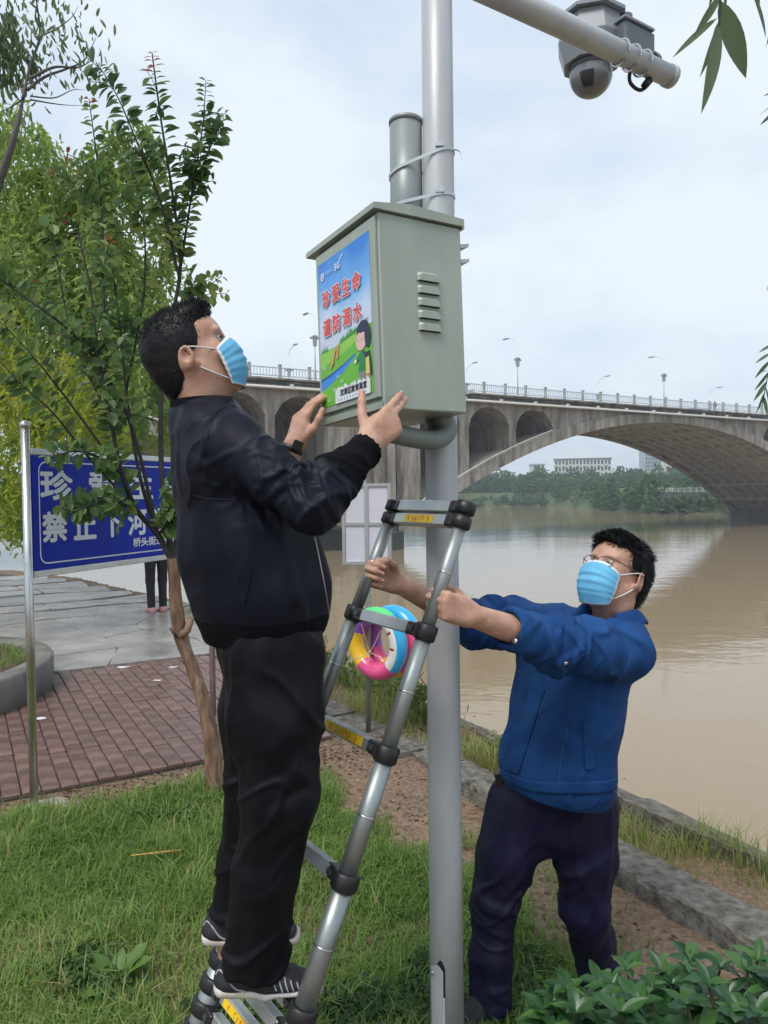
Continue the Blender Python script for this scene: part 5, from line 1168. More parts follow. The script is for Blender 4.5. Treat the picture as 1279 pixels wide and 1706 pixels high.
# ---- broad-leaved shrubs at the lower right
shr = leaf_mat('shrub_leaf', [(0.0, (.020, .065, .022)), (.5, (.040, .115, .032)), (1.0, (.085, .18, .045))], .28, .30, .5)
slm = [leaf_mesh('leaf', w, shr, 7, .8, .18, dr, .45, wv_, t) for w, dr, t, wv_ in ((.46, .22, .25, .10), (.52, .40, .6, .25), (.42, .08, .5, .05), (.38, .55, .85, .30), (.48, .28, .1, .18))]; sr = random.Random(17)
def shrub(px, dep, tops_, label):
    bs = P(px, 1700, dep); bs.z = float(land_h(np.array(bs.x), np.array(bs.y))); r_ = root('broadleaf_shrub', bs, label, 'shrub', 'broad-leaved shrubs at the lower right')
    for (x, y, dd) in tops_:
        t = P(x, y, dep + dd); m_ = MB(); b0 = bs + V(sr.uniform(-.06, .06), sr.uniform(-.06, .06), -.02); pts = bez([b0, b0.lerp(t, .5) + V(sr.uniform(-.03, .03), sr.uniform(-.03, .03), .02), t], 6); m_.tube(pts, [.006 - .003 * i / 12 for i in range(13)], 6); m_.build('stem', mat('shrub_stem', (.07, .055, .03), .8), r_)
        for lv in range(3):
            p = pts[-1 - lv * 2]; n_ = 6 if lv < 2 else 4; a0 = sr.uniform(0, 6)
            for k in range(n_):
                a = a0 + k * 2.4; el = (.55, .15, -.05)[lv] + sr.uniform(-.2, .25); ld = V(math.cos(a) * math.cos(el), math.sin(a) * math.cos(el), math.sin(el)); leaf_obj('leaf', sr.choice(slm), r_, p, ld, V(-ld.x * .5, -ld.y * .5 - .2, 1), sr.uniform(.058, .100) * (.75 if lv == 0 else 1))
shrub(960, 1.95, [(945, 1650, 0), (985, 1665, .05), (922, 1668, .0), (960, 1688, -.1), (1000, 1640, .1), (905, 1690, 0)], 'broad-leaved green shrub in front of the blue-jacketed man\'s shoe, leftmost of its row')
shrub(1075, 1.85, [(1045, 1615, 0), (1085, 1645, 0), (1060, 1672, -.1), (1020, 1645, .05), (1100, 1620, .1), (1035, 1690, -.15)], 'tallest broad-leaved shrub, in the middle of the lower right row')
shrub(1180, 1.85, [(1150, 1600, .05), (1180, 1640, -.05), (1145, 1675, -.1), (1215, 1655, 0), (1200, 1612, .1), (1120, 1640, .05)], 'broad-leaved shrub second from the right, close to the kerb')
shrub(1270, 1.8, [(1245, 1620, .05), (1275, 1648, 0), (1260, 1686, -.1), (1300, 1635, 0), (1228, 1690, -.1), (1262, 1600, .12)], 'broad-leaved shrub cut off by the right edge of the photo')

# ---- grass
def blades(name, pts, hgt, wid, m_, label, cat, rng, lean=.5, tint=None, par=None):
    n = len(pts); a = rng.uniform(0, 2 * np.pi, n); d = np.stack([np.cos(a), np.sin(a), 0 * a], 1); s_ = np.stack([-np.sin(a), np.cos(a), 0 * a], 1); h = hgt * rng.uniform(.45, 1.3, (n, 1)); w = wid * rng.uniform(.6, 1.3, (n, 1)); le = rng.uniform(.15, 1, (n, 1)) * lean * h
    up = np.array([0, 0, 1.]); m1 = pts + up * h * .55 + d * le * .35; tp_ = pts + up * h * (1 - .35 * le / h) + d * le
    v = np.stack([pts - s_ * w / 2, pts + s_ * w / 2, m1 + s_ * w * .42, m1 - s_ * w * .42, tp_ + s_ * w * .06, tp_ - s_ * w * .06], 1).reshape(-1, 3); i = np.arange(n)[:, None] * 6
    q = np.concatenate([np.concatenate([i, i + 1, i + 2, i + 3], 1), np.concatenate([i + 3, i + 2, i + 4, i + 5], 1)], 0)
    t = tint if tint is not None else np.clip(.5 + .4 * fbm(pts * 5) + .2 * rng.normal(size=n), 0, 1)
    o = mesh_np(name, v, q, 4, m_, par, False, tint=np.repeat(t, 6)); return tag(o, label, cat, kind='stuff')
grass_l = leaf_mat('lawn_blade', [(0.0, (.070, .130, .028)), (.35, (.135, .235, .050)), (.7, (.215, .315, .080)), (.9, (.30, .34, .12)), (1.0, (.36, .30, .14))], .35, .55, .3)
gr = np.random.default_rng(31)
def lawn_pts(n, dens, xr=(-4.2, 1.4), yr=(1.9, 5.0)):
    x = gr.uniform(*xr, n); y = gr.uniform(*yr, n); k = gr.random(n) < dens(x, y); x, y = x[k], y[k]; return np.stack([x, y, land_h(x, y) - .004], 1)
def dens_lawn(x, y):
    s, q = to_sq(x, y); p3 = np.stack([x, y, 0 * x], 1); n1 = fbm(p3 * 2.2 + 3, 3); n2 = vnoise(p3 * 6 + 9)
    edge = sstep(2.62, 2.30, s + .12 * n1); d = edge * sstep(-.36, -.74, q + .34 * n1 + .12 * n2); d = d * np.clip(1.1 - 1.0 * sstep(.28, .55, n1 + .3 * n2), .30, 1)
    return d * (y > 1.95) * np.where(np.abs(x / np.maximum(y, .1)) < .6, 1, .45)
P1 = lawn_pts(520000, dens_lawn); P1 = P1[:165000]
blades('lawn_grass', P1, .058, .0042, grass_l, 'short uneven green lawn grass in the foreground', 'grass', gr, lean=1.1, tint=np.clip(.48 + .42 * fbm(P1 * 1.6, 3) + .17 * gr.normal(size=len(P1)), 0, 1))
P1b = P1[gr.random(len(P1)) < .03 + .10 * (fbm(P1 * 1.3 + 30) > .22)]; blades('tall_grass', P1b, .115, .0048, grass_l, 'taller grass tufts standing out of the lawn', 'grass', gr, lean=.9)
def dens_path(x, y):
    s, q = to_sq(x, y); p3 = np.stack([x, y, 0 * x], 1); n1 = fbm(p3 * 2.6 + 13, 3); return sstep(-1.2, -.9, q) * sstep(.0, -.1, q) * sstep(2.7, 2.4, s) * sstep(.05, .32, n1) * .6 * (y > 1.9)
P2 = lawn_pts(60000, dens_path); blades('path_grass', P2, .05, .004, grass_l, 'patchy grass tufts on the bare trodden path', 'grass', gr, lean=1.0)
bank_l = leaf_mat('bank_blade', [(0.0, (.12, .16, .045)), (.5, (.25, .30, .09)), (.85, (.36, .36, .14)), (1.0, (.45, .38, .20))], .45, .6, .25)
n = 26000; s = gr.uniform(-2.5, 8.6, n); q = np.where(s < 2.3, gr.uniform(.29, .66, n), gr.uniform(.08, .66, n)); nb_ = fbm(np.stack([s * 1.6, q * 3, 0 * s], 1) + 7); k = gr.random(n) < np.clip(.45 + 1.1 * nb_, .04, 1); s, q, nb_ = s[k], q[k], nb_[k]
xy = KB + s[:, None] * BD + q[:, None] * BN; P3 = np.stack([xy[:, 0], xy[:, 1], land_h(xy[:, 0], xy[:, 1]) - .01], 1)
blades('bank_grass', P3, .10 + .10 * np.clip(nb_[:, None] * 2 + .3, 0, 1), .0045, bank_l, 'yellowish wild grass along the top of the river bank', 'grass', gr, lean=.8)
# weeds by the post of the notice board
ws = []
for (s0, q0, r_, n, h) in ((3.3, .42, .22, 900, .30), (2.9, .45, .20, 700, .24), (4.2, .40, .25, 900, .26), (5.0, .42, .25, 700, .22), (1.9, .48, .16, 500, .20)):
    a = gr.normal(size=(n, 2)) * r_ * np.array([1, .45]); s, q = s0 + a[:, 0], np.clip(q0 + a[:, 1], .08, .7); xy = KB + s[:, None] * BD + q[:, None] * BN; zz = gr.uniform(0, 1, n) ** .8 * h * np.exp(-(a[:, 0] / r_) ** 2 * .4); ws.append(np.stack([xy[:, 0], xy[:, 1], land_h(xy[:, 0], xy[:, 1]) + zz], 1))
ws = np.concatenate(ws); v, q = leaf_cloud(ws, gr.normal(size=ws.shape) + np.array([0, 0, .9]), .060, .20, rng=gr); tag(mesh_np('bank_weeds', v, q, 4, leaf_mat('weed_leaf', [(0.0, (.10, .15, .045)), (.6, (.20, .27, .08)), (1.0, (.32, .35, .12))], .45, .6), None, False, tint=np.repeat(np.clip(.5 + .25 * gr.normal(size=len(ws)), 0, 1), 6)), 'leafy weeds growing at the foot of the notice board post', 'weeds', kind='stuff')
# clover-like ground cover near the ladder and along the paving edge
gc = []
for (x, y, rx, ry, n) in ((620, 1670, 70, 30, 1500), (800, 1660, 60, 35, 500), (290, 1362, 60, 12, 900), (160, 1640, 60, 40, 500), (420, 1690, 90, 18, 500), (890, 1600, 25, 40, 300), (700, 1630, 25, 50, 400)):
    a = gr.normal(size=(n, 2)) * .55; p = [G(x + rx * i, y + ry * j) for i, j in a]; gc.append(np.array([(t.x, t.y, float(land_h(np.array(t.x), np.array(t.y))) + gr.uniform(.012, .05)) for t in p]))
gc = np.concatenate(gc); v, q = leaf_cloud(gc, gr.normal(size=gc.shape) * np.array([1, 1, .35]), .030, .7, rng=gr, nrm=np.tile([0, 0, 1.], (len(gc), 1))); tag(mesh_np('ground_cover', v, q, 4, leaf_mat('clover_leaf', [(0.0, (.022, .06, .018)), (.6, (.055, .115, .03)), (1.0, (.11, .17, .045))], .3, .45), None, False, tint=np.repeat(np.clip(.45 + .25 * gr.normal(size=len(gc)), 0, 1), 6)), 'low leafy ground cover spreading through the grass', 'ground cover', kind='stuff')
# broad weeds
wl_ = leaf_mat('rosette_leaf', [(0.0, (.06, .13, .03)), (1.0, (.14, .24, .05))], .3, .45); wm_ = leaf_mesh('leaf', .42, wl_, 7, .8, .12, .35, .6, .35)
for (x, y, n, sz, lab) in ((190, 1650, 11, .13, 'large light-green weed rosette in the lower left of the lawn'), (238, 1412, 6, .085, 'small upright weed beside the orange sliver'), (345, 1358, 6, .08, 'light-green weed at the foot of the crooked trunk'), (225, 1466, 7, .07, 'flat weed in the middle of the left lawn'), (800, 1672, 8, .07, 'weed growing against the foot of the grey pole')):
    g = G(x, y); g.z = float(land_h(np.array(g.x), np.array(g.y))); r_ = root('weed', g, lab, 'weed', 'weeds in the lawn')
    for k in range(n):
        a = k * 2.4 + sr.uniform(-.3, .3); el = sr.uniform(.25, 1.1); ld = V(math.cos(a) * math.cos(el), math.sin(a) * math.cos(el), math.sin(el)); leaf_obj('leaf', wm_, r_, g, ld, V(-ld.x, -ld.y, 1), sz * sr.uniform(.7, 1.2))
# leaf litter on bare soil
lp = lawn_pts(26000, lambda x, y: (lambda s, q: (sstep(2.2, 2.5, s) * sstep(2.85, 2.75, s) * .8 + sstep(-1.1, -.6, q) * sstep(.0, -.05, q) * (s < 2.8) * .16 + .02) * (y > 1.9))(*to_sq(x, y))); lp[:, 2] += .008
v, q = leaf_cloud(lp, gr.normal(size=lp.shape) * np.array([1, 1, .12]), .026, .45, rng=gr, nrm=np.tile([0, 0, 1.], (len(lp), 1))); tag(mesh_np('leaf_litter', v, q, 4, leaf_mat('dry_litter', [(0.0, (.09, .058, .036)), (.6, (.20, .135, .085)), (.9, (.34, .26, .17)), (1.0, (.48, .42, .33))], .1, .8, .2), None, False, tint=np.repeat(gr.random(len(lp)) ** 1.3, 6)), 'dry leaf litter and chips scattered on bare soil', 'leaf litter', kind='stuff')
# grass in the planter
a = gr.uniform(0, 6.28, 2500); r = 1.08 * np.sqrt(gr.random(2500)); P4 = np.stack([-4.02 + r * np.cos(a), 5.75 + r * np.sin(a), .25 + 0 * a], 1); blades('planter_grass', P4, .10, .008, grass_l, 'green grass growing inside the round planter', 'grass', gr, lean=.9)
# ================================================================== people
from mathutils.bvhtree import BVHTree
def skin_mat(name, col, col2):
    m = mat(name, col, .48, col2=col2, vscale=22, bump=.22, bscale=330, detail=9, rvar=.12); b = m.node_tree.nodes['Principled BSDF']
    b.inputs['Subsurface Weight'].default_value = .12; b.inputs['Subsurface Radius'].default_value = (.012, .005, .003); b.inputs['Subsurface Scale'].default_value = 1.0
    return m
skin = skin_mat('skin', (.43, .225, .150), (.60, .36, .265))
hair_m = mat('black_hair', (.0055, .0055, .007), .55, var=.3, vscale=60, spec=.28)
mask_m = mat('mask_blue', (.12, .42, .66), .75, col2=(.15, .47, .72), vscale=30, bump=.15, bscale=300, detail=3); mask_w = mat('mask_white', (.72, .74, .74), .8)
def nv(v): return np.array(tuple(v), float)
class Frame:
    """local frame: fwd, right, up at an origin"""
    def __init__(s, o, f, pitch=0.0, roll=0.0, k=1.0):
        s.k = k; s.o = Vector(o); f = Vector((f[0], f[1], 0)).normalized(); r = V(f.y, -f.x, 0); s.f = (f * math.cos(pitch) + UP * math.sin(pitch)); s.r = r; s.u = s.r.cross(s.f)
        if roll: R = Matrix.Rotation(roll, 3, s.f); s.r = R @ s.r; s.u = R @ s.u
    def __call__(s, f, u, r=0.0): return s.o + (s.f * f + s.u * u + s.r * r) * s.k
    @property
    def ax(s): return (s.f, s.r, s.u)
class Scaled:
    """passes radii on multiplied by k"""
    def __init__(s, S, k): s.S = S; s.k = k
    def ell(s, c, A, r, k=.02): s.S.ell(c, A, [x * s.k for x in r], k)
    def subell(s, c, A, r, k=.01): s.S.subell(c, A, [x * s.k for x in r], k)
    def cone(s, a, b, ra, rb, k=.02): s.S.cone(a, b, ra * s.k, rb * s.k, k)
    def chain(s, p, r, k=.02): s.S.chain(p, [x * s.k for x in r], k)
    def plane(s, *a): s.S.plane(*a)
    def mesh(s, h): return s.S.mesh(h)
def head_sdf(S, H, neck_to):
    S = Scaled(S, H.k); A = H.ax; k = .018
    S.ell(H(-.014, .036), A, (.099, .077, .090), k); S.ell(H(.030, -.028), A, (.062, .062, .090), .03); S.ell(H(.052, .046), A, (.040, .058, .040), .03)
    for s_ in (-1, 1):
        S.cone(H(.004, -.052, .050 * s_), H(.060, -.104, .020 * s_), .024, .020, .03); S.ell(H(.058, -.022, .042 * s_), A, (.028, .024, .026), .02)
        e = H(-.008, -.012, .077 * s_); ea = (H.f + H.r * s_ * -.35).normalized(); er = (H.r * s_ + H.f * -.35).normalized(); eu = (H.u - H.f * .22).normalized()
        S.ell(e - ea * .006 + er * .006, (ea, er, eu), (.0185, .0070, .0295), .006); S.ell(e + er * .003 - eu * .023 + ea * .002, (ea, er, eu), (.010, .0055, .011), .008)
        S.subell(e + er * .0155 + ea * .003 + eu * .006, (ea, er, eu), (.0105, .0085, .0165), .004); S.ell(e + er * .006 - ea * .005 + eu * .002, (ea, er, eu), (.0055, .005, .013), .004)
        S.subell(H(.094, .010, .031 * s_), A, (.016, .020, .013), .014); S.ell(H(.076, .010, .031 * s_), A, (.013, .0155, .0115), .005)
        S.ell(H(.083, .030, .030 * s_), A, (.010, .024, .008), .012)
    S.cone(H(.087, .022), H(.105, -.018), .0080, .0110, .012)
    for s_ in (-1, 1): S.ell(H(.097, -.022, .010 * s_), A, (.009, .007, .007), .008)
    S.ell(H(.088, -.062), A, (.014, .024, .014), .012); S.ell(H(.072, -.108), A, (.018, .022, .016), .02)
    S.chain([H(-.030, -.040), H(-.020, -.095), Vector(neck_to)], [.060, .057, .062], .03)
def hair_obj(H, parent, seed, style, strands=11000):
    S = Scaled(Sdf(), H.k); A = H.ax; S.ell(H(-.020, .039), A, (.105, .083, .095), .02); S.ell(H(-.052, -.022), A, (.066, .070, .080), .03)
    if style == 'crop':
        S.ell(H(.046, .096), A, (.046, .058, .032), .03); S.subell(H(.118, -.020), A, (.088, .12, .112), .008)
        for s_ in (-1, 1): S.subell(H(.040, -.068, .082 * s_), A, (.072, .05, .070), .006); S.subell(H(-.004, -.020, .090 * s_), A, (.026, .030, .034), .006)
        S.plane(H(-.05, -.098), H.f * .25 - H.u, .006)
    else:
        S.ell(H(.034, .094), A, (.058, .068, .036), .03); S.subell(H(.128, -.014), A, (.088, .12, .112), .008)
        for s_ in (-1, 1): S.subell(H(.044, -.078, .082 * s_), A, (.070, .05, .082), .006); S.subell(H(-.004, -.022, .092 * s_), A, (.024, .030, .034), .006)
        S.plane(H(-.05, -.090), H.f * .30 - H.u, .006)
    v, q = S.mesh(.0036); n = vnormals(v, q); v = v + n * (.0012 * fbm(v * 60, 2) + (.004 if style != 'crop' else .0015) * fbm(v * 24 + 4, 1))[:, None]
    o = mesh_np('hair', v, q, 4, hair_m, parent); rg = np.random.default_rng(seed); i = rg.integers(0, len(v), strands); p, nn = v[i], n[i]
    up, fw, rt = nv(H.u), nv(H.f), nv(H.r); loc = (p - nv(H.o)) / H.k; fu = loc @ up; ff = loc @ fw; lat = loc @ rt
    fl = fbm(p * 30 + 9, 2)[:, None]
    if style == 'crop':
        tt = sstep(.01, .11, fu + .01 * fl[:, 0])[:, None]; g = up * (-.85 + 1.5 * tt) + fw * (.12 + .7 * tt) + nn * (.12 + .38 * tt); L_ = .007 + .008 * sstep(.05, .12, fu)
    else:
        g = fw * np.where(ff > -.02, .95, -.35)[:, None] - up * np.where(fu > .08, .05, .75)[:, None] + rt * (np.sign(lat) * .35)[:, None] + nn * .14; L_ = .013 + .009 * sstep(.0, .1, fu)
    g += rg.normal(size=g.shape) * .16 + np.cross(nn, g) * fl * .9; g /= np.linalg.norm(g, axis=1, keepdims=True); L_ = (L_ * rg.uniform(.5, 1.25, len(p)))[:, None] * H.k; sd = np.cross(g, nn + rg.normal(size=g.shape) * .3); sd /= np.linalg.norm(sd, axis=1, keepdims=True); w = .00085
    b0 = p - nn * .0012; md_ = b0 + g * L_ * .55 + nn * L_ * .06; tp_ = b0 + g * L_ - nn * L_ * .02 * 0
    vv = np.stack([b0 - sd * w, b0 + sd * w, md_ + sd * w * .8, md_ - sd * w * .8, tp_ + sd * w * .15, tp_ - sd * w * .15], 1).reshape(-1, 3); ii = np.arange(len(p))[:, None] * 6
    st = mesh_np('hair_strands', vv, np.concatenate([np.concatenate([ii, ii + 1, ii + 2, ii + 3], 1), np.concatenate([ii + 3, ii + 2, ii + 4, ii + 5], 1)], 0), 4, hair_m, o, False); st['kind'] = 'stuff'; return o
def face_mask(H, parent):
    NU, NV = 40, 36; v = []; prof = [(0, .108, .008), (.16, .119, -.014), (.3, .1235, -.030), (.55, .121, -.066), (.8, .111, -.100), (1, .086, -.130)]
    for j in range(NV + 1):
        t = j / NV; F_ = np.interp(t, [a for a, _, _ in prof], [b for _, b, _ in prof]); U_ = np.interp(t, [a for a, _, _ in prof], [c for _, _, c in prof])
        pl = 0
        for c in (.36, .54, .72): 
            if c - .13 < t < c: pl += .0042 * ((t - c + .13) / .13) ** 1.5
            elif c <= t < c + .02: pl += .0042 * (1 - (t - c) / .02)
        for i in range(NU + 1):
            u = -1 + 2 * i / NU; a = abs(u); sq_ = a ** 2.1; wsd = 1 - .30 * sq_ * 1.0; uu = -.060 + (U_ + .060) * wsd - .006 * sq_
            nb = .010 * math.exp(-(t / .10) ** 2) * max(0, 1 - (a / .35) ** 2) * 0
            ff = .058 + (F_ - .058 + pl * (1 - .6 * sq_) + nb) * (1 - sq_ * .96) ** .85; lat = .0685 * math.sin(u * math.pi / 2 * .96) * (1 - .06 * max(0, 1 - t / .15) - .20 * max(0, (t - .45) / .55) ** 1.6)
            gat = .0006 * sq_ * math.sin(t * 40) + .0016 * math.sin(u * 3.1 + t * 9 + 1.3) * math.sin(t * 5.3 - u * 4) * (1 - sq_); v.append(tuple(H(ff + gat, uu, lat + gat * np.sign(u))))
    f = []; mi = []
    for j in range(NV):
        for i in range(NU):
            a = j * (NU + 1) + i; f.append((a, a + 1, a + NU + 2, a + NU + 1)); mi.append(1 if (j < 2 or j >= NV - 1 or i < 1 or i >= NU - 1) else 0)
    o = mesh_np('face_mask', np.array(v), np.array(f), 4, [mask_m, mask_w], parent, True, mi); md = o.modifiers.new('thick', 'SOLIDIFY'); md.thickness = .0022; md.offset = 1
    for s_ in (-1, 1):
        top = [H(.060, -.018, .068 * s_), H(.030, -.002, .079 * s_), H(.002, .010, .084 * s_), H(-.020, .012, .088 * s_)]; bot = [H(.058, -.098, .058 * s_), H(.028, -.070, .073 * s_), H(.000, -.042, .081 * s_), H(-.016, -.030, .086 * s_)]
        for pts in (top, bot): m_ = MB(); m_.tube(bez(pts, 5), .0017, 6); m_.build('ear_loop', mask_w, o)
    return o
FING = {'i': (.088, .027, (.040, .025, .020), .0086), 'm': (.092, .0085, (.045, .028, .021), .0088), 'r': (.087, -.010, (.041, .026, .020), .0083), 'p': (.078, -.027, (.031, .019, .017), .0072)}
def hand_sdf(S, o, x, y, z, curl, thumb, sc_=1.0, spread=0.05):
    """hand at wrist o: x to the fingers, y to the thumb side, z out of the back of the hand; curl per finger (mcp, pip, dip) degrees"""
    o, x, y, z = Vector(o), Vector(x).normalized(), Vector(y), Vector(z); y = (y - x * y.dot(x)).normalized(); z0 = z; z = x.cross(y); z = z if z.dot(z0) > 0 else -z
    L = lambda a, b, c: o + (x * a + y * b + z * c) * sc_; nails = []
    for n, (mx_, my_, ph, r) in FING.items():
        S.cone(L(.006, my_ * .55, 0), L(mx_, my_, 0), .0150 * sc_, .0112 * sc_, .014); p = L(mx_, my_, .000); a = 0; sp = my_ * spread * 20 * .06
        for ang, l_, r0, r1 in zip(curl[n], ph, (r * 1.08, r, r * .94), (r, r * .94, r * .80)):
            a += rad(ang); d = x * math.cos(a) - z * math.sin(a) + y * sp * math.cos(a); d.normalize(); e = p + d * l_ * sc_; S.cone(p, e, r0 * sc_, r1 * sc_, .0045); p0, p = p, e
        nz_ = (z * math.cos(a) + x * math.sin(a)).normalized(); nails.append((p - d * .004 * sc_ + nz_ * r * .74 * sc_, d, nz_, r * sc_))
    S.cone(L(.012, .016, -.008), L(.052, .026, -.012), .0155 * sc_, .0140 * sc_, .016); S.cone(L(.012, -.018, -.006), L(.06, -.022, -.008), .0135 * sc_, .0115 * sc_, .014)
    p = L(.020, .026, -.008); rr = (.0135, .0112, .0102, .0086)
    for k, (t, l_) in enumerate(zip(thumb, (.040, .033, .026))):
        d = (x * t[0] + y * t[1] + z * t[2]).normalized(); e = p + d * l_ * sc_; S.cone(p, e, rr[k] * sc_, rr[k + 1] * sc_, .006); p = e
    nn = d.cross(x.cross(y)).cross(d); nails.append((p - d * .004 * sc_ + (z - d * z.dot(d)).normalized() * .0068 * sc_, d, (z - d * z.dot(d)).normalized(), .0090 * sc_))
    return nails
nail_m = mat('finger_nail', (.60, .38, .31), .3)
def add_nails(nails, parent):
    for c, d, n, r in nails:
        s_ = d.cross(n).normalized(); n = s_.cross(d); mb = MB(); mb.smooth = True; g = []
        for i in range(4):
            t = i / 3
            for j in range(5): a = (j - 2) / 2; w = r * .62 * (1 - .25 * (t - .5) ** 2 * 4 * (t > .5)); mb.v.append(tuple(c + d * (t - .3) * r * 1.5 + s_ * w * a - n * r * .26 * a * a))
        for i in range(3):
            for j in range(4): k = i * 5 + j; mb._f((k, k + 1, k + 6, k + 5))
        mb.build('nail', nail_m, parent)
def folds(v, n, specs):
    d = np.zeros(len(v))
    for sp in specs:
        if sp[0] == 'noise':      # ('noise', axis, stretch, scale, amp, sharp)
            _, ax, st, s_, amp, sh = sp; ax = nv(Vector(ax).normalized()); p = v - np.outer(v @ ax, ax) * (1 - 1 / st); r = fbm(p * s_ + 3.7, 2); r = 1 - np.abs(r) * 2.2; d += amp * (np.exp(-((1 - r) / .45) ** 2) - .3)
        elif sp[0] == 'wr':       # ('wr', a, b, radius, wavelength, amp, lean): broken wrinkles across the limb a-b
            _, a, b_, rad_, wl, amp, lean = sp; a, b_ = nv(a), nv(b_); ab = b_ - a; L_ = np.linalg.norm(ab); ax = ab / L_; w = v - a; t = w @ ax; e = np.linalg.norm(w - np.outer(np.clip(t, 0, L_), ax), axis=1)
            la = ax + nv(lean); la /= np.linalg.norm(la); u = v @ la; pr = v - np.outer(u, la); p = pr / (wl * 3.6) + np.outer(u / wl, la) + fbm(v * 7 + 2, 1)[:, None] * .35
            r = vnoise(p) + .18 * vnoise(p * 2.3 + 9); m = np.exp(-(e / rad_) ** 4) * np.clip(.35 + .9 * fbm(v * 6 + 40, 2) + .3, 0, 1.2); d += 1.12 * amp * m * (np.exp(-(r / .19) ** 2) - .26)
        else:                     # ('crease', a, b, width, amp): a soft groove or ridge along a line
            _, a, b_, w_, amp = sp; a, b_ = nv(a), nv(b_); ab = b_ - a; t = np.clip(((v - a) @ ab) / (ab @ ab), 0, 1); e = np.linalg.norm(v - a - np.outer(t, ab), axis=1); d += amp * np.exp(-(e / w_) ** 2) * (np.sin(t * np.pi) ** .5)
    return v + n * d[:, None]
def cloth(name, S, mats, parent, specs, h=.0055, midx=None, sm=1, hem=()):
    v, q = S.mesh(h); v = relax(v, q, sm); v0 = v; v = folds(v, vnormals(v, q), specs)
    for pt, nr_ in hem: fd = sstep(.004, .045, (v0 - nv(pt)) @ nv(Vector(nr_).normalized()))[:, None]; v = v0 + (v - v0) * fd
    v = relax(v, q, 1, .45); mi = midx(v[q].mean(1)) if midx else None
    o = mesh_np(name, v, q, 4, mats, parent, True, mi); o_b = BVHTree.FromPolygons([tuple(p) for p in v], [tuple(int(t) for t in f) for f in q]); return o, o_b
def surf(bv, px, py, lift=.0015):
    """point on a garment under a photograph pixel, with its normal"""
    o = Vector((0, 0, CAM_H)); d = (P(px, py, 1.0) - o).normalized(); hit = bv.ray_cast(o, d); 
    if hit[0] is None: return None, None
    n = hit[1] if hit[1].dot(d) < 0 else -hit[1]; return hit[0] + n * lift, n
def seam(bv, pts, r, m_, parent, name='seam', lift=.001, n=7, nseg=6):
    """thin cord following the garment under a path of photograph pixels (the longest unbroken run)"""
    runs = [[]]
    for p in bez([V(x, y, 0) for x, y in pts], n):
        s_, _ = surf(bv, p.x, p.y, lift)
        if s_ is None: runs.append([]); continue
        if runs[-1] and (s_ - runs[-1][-1]).length > .04: runs.append([])
        runs[-1].append(s_)
    pp_ = max(runs, key=len)
    if len(pp_) > 3:
        for _ in range(2): pp_ = [pp_[0]] + [(a + b_ * 2 + c) / 4 for a, b_, c in zip(pp_[:-2], pp_[1:-1], pp_[2:])] + [pp_[-1]]
        m_b = MB(); m_b.tube(pp_, r, nseg); return m_b.build(name, m_, parent)
def button(bv, px, py, r, m_, parent):
    s_, n = surf(bv, px, py, 0)
    if s_ is not None: m_b = MB(); m_b.lathe(s_ - n * .001, n, [(r, 0), (r, .003), (r * .7, .0045), (.0008, .005)], 14); m_b.build('button', m_, parent)
def shoe(parent, heel, fdir_, L_, mats, name='shoe', pitch=0.0, rugged=False):
    """sneaker: sole slab with raised heel, upper"""
    f = Vector(fdir_).normalized(); r = f.cross(UP).normalized(); u = r.cross(f); B_ = lambda a, b_, c: heel + f * a * L_ + r * b_ * L_ + u * c * L_
    S = Sdf(); A = (f, r, u)
    S.sect(B_(.10, 0, .115), B_(.45, 0.0, .105), r, (.125 * L_, .075 * L_), (.135 * L_, .07 * L_), .03); S.sect(B_(.45, 0, .105), B_(.84, -.01, .085), r, (.14 * L_, .07 * L_), (.125 * L_, .05 * L_), .03)
    S.sect(B_(.16, 0, .14), B_(.22, 0, .34), r, (.10 * L_, .13 * L_), (.085 * L_, .13 * L_), .04); S.sect(B_(.24, 0, .27), B_(.62, 0, .13), r, (.085 * L_, .05 * L_), (.10 * L_, .05 * L_), .04)
    S.plane(B_(0, 0, .075), -u, .003); S.subell(B_(.20, 0, .40), A, (.11 * L_, .065 * L_, .10 * L_), .01)
    v, q = S.mesh(.0045); v = relax(v, q, 1); up_ = mesh_np(name, v, q, 4, mats[0], parent)
    T = Sdf(); T.sect(B_(.08, 0, .075), B_(.45, 0, .06), r, (.147 * L_, .085 * L_), (.150 * L_, .065 * L_), .02); T.sect(B_(.45, 0, .06), B_(.87, -.01, .05), r, (.152 * L_, .06 * L_), (.137 * L_, .055 * L_), .02)
    T.plane(B_(0, 0, .128), u + f * .055, .004); T.plane(B_(0, 0, .0), -u, .004); v, q = T.mesh(.0045); mesh_np('sole', v, q, 4, mats[1], up_)
    return up_, B_, r, u, f

# ------------------------------------------------------------------ man on the ladder
F1 = V(.985, .17, 0).normalized(); R1 = V(F1.y, -F1.x, 0)
H1 = Frame(P(321, 594, 1.795), F1, rad(25), 0, .91)
B1 = Sdf(); neck1 = P(337, 708, 1.80); head_sdf(B1, H1, neck1)
shR, shL = P(390, 742, 1.665), P(398, 738, 1.99)
elR, elL = P(512, 846, 1.575), P(452, 836, 2.03)
wrR, wrL = P(613, 744, 1.715), P(489, 742, 2.035)
hp1 = P(440, 1050, 1.83)
B1.sect(P(372, 775, 1.83), P(425, 930, 1.83), R1, (.12, .07), (.13, .08), .05); B1.sect(P(425, 930, 1.83), hp1, R1, (.13, .08), (.14, .09), .05)
B1.chain([neck1, P(365, 770, 1.82)], [.052, .055], .03)
for sh, el, wr in ((shR, elR, wrR), (shL, elL, wrL)): B1.chain([Vector(sh).lerp(P(372, 775, 1.83), .35), sh, el, Vector(el).lerp(wr, .35), wr], [.05, .046, .040, .039, .028], .025)
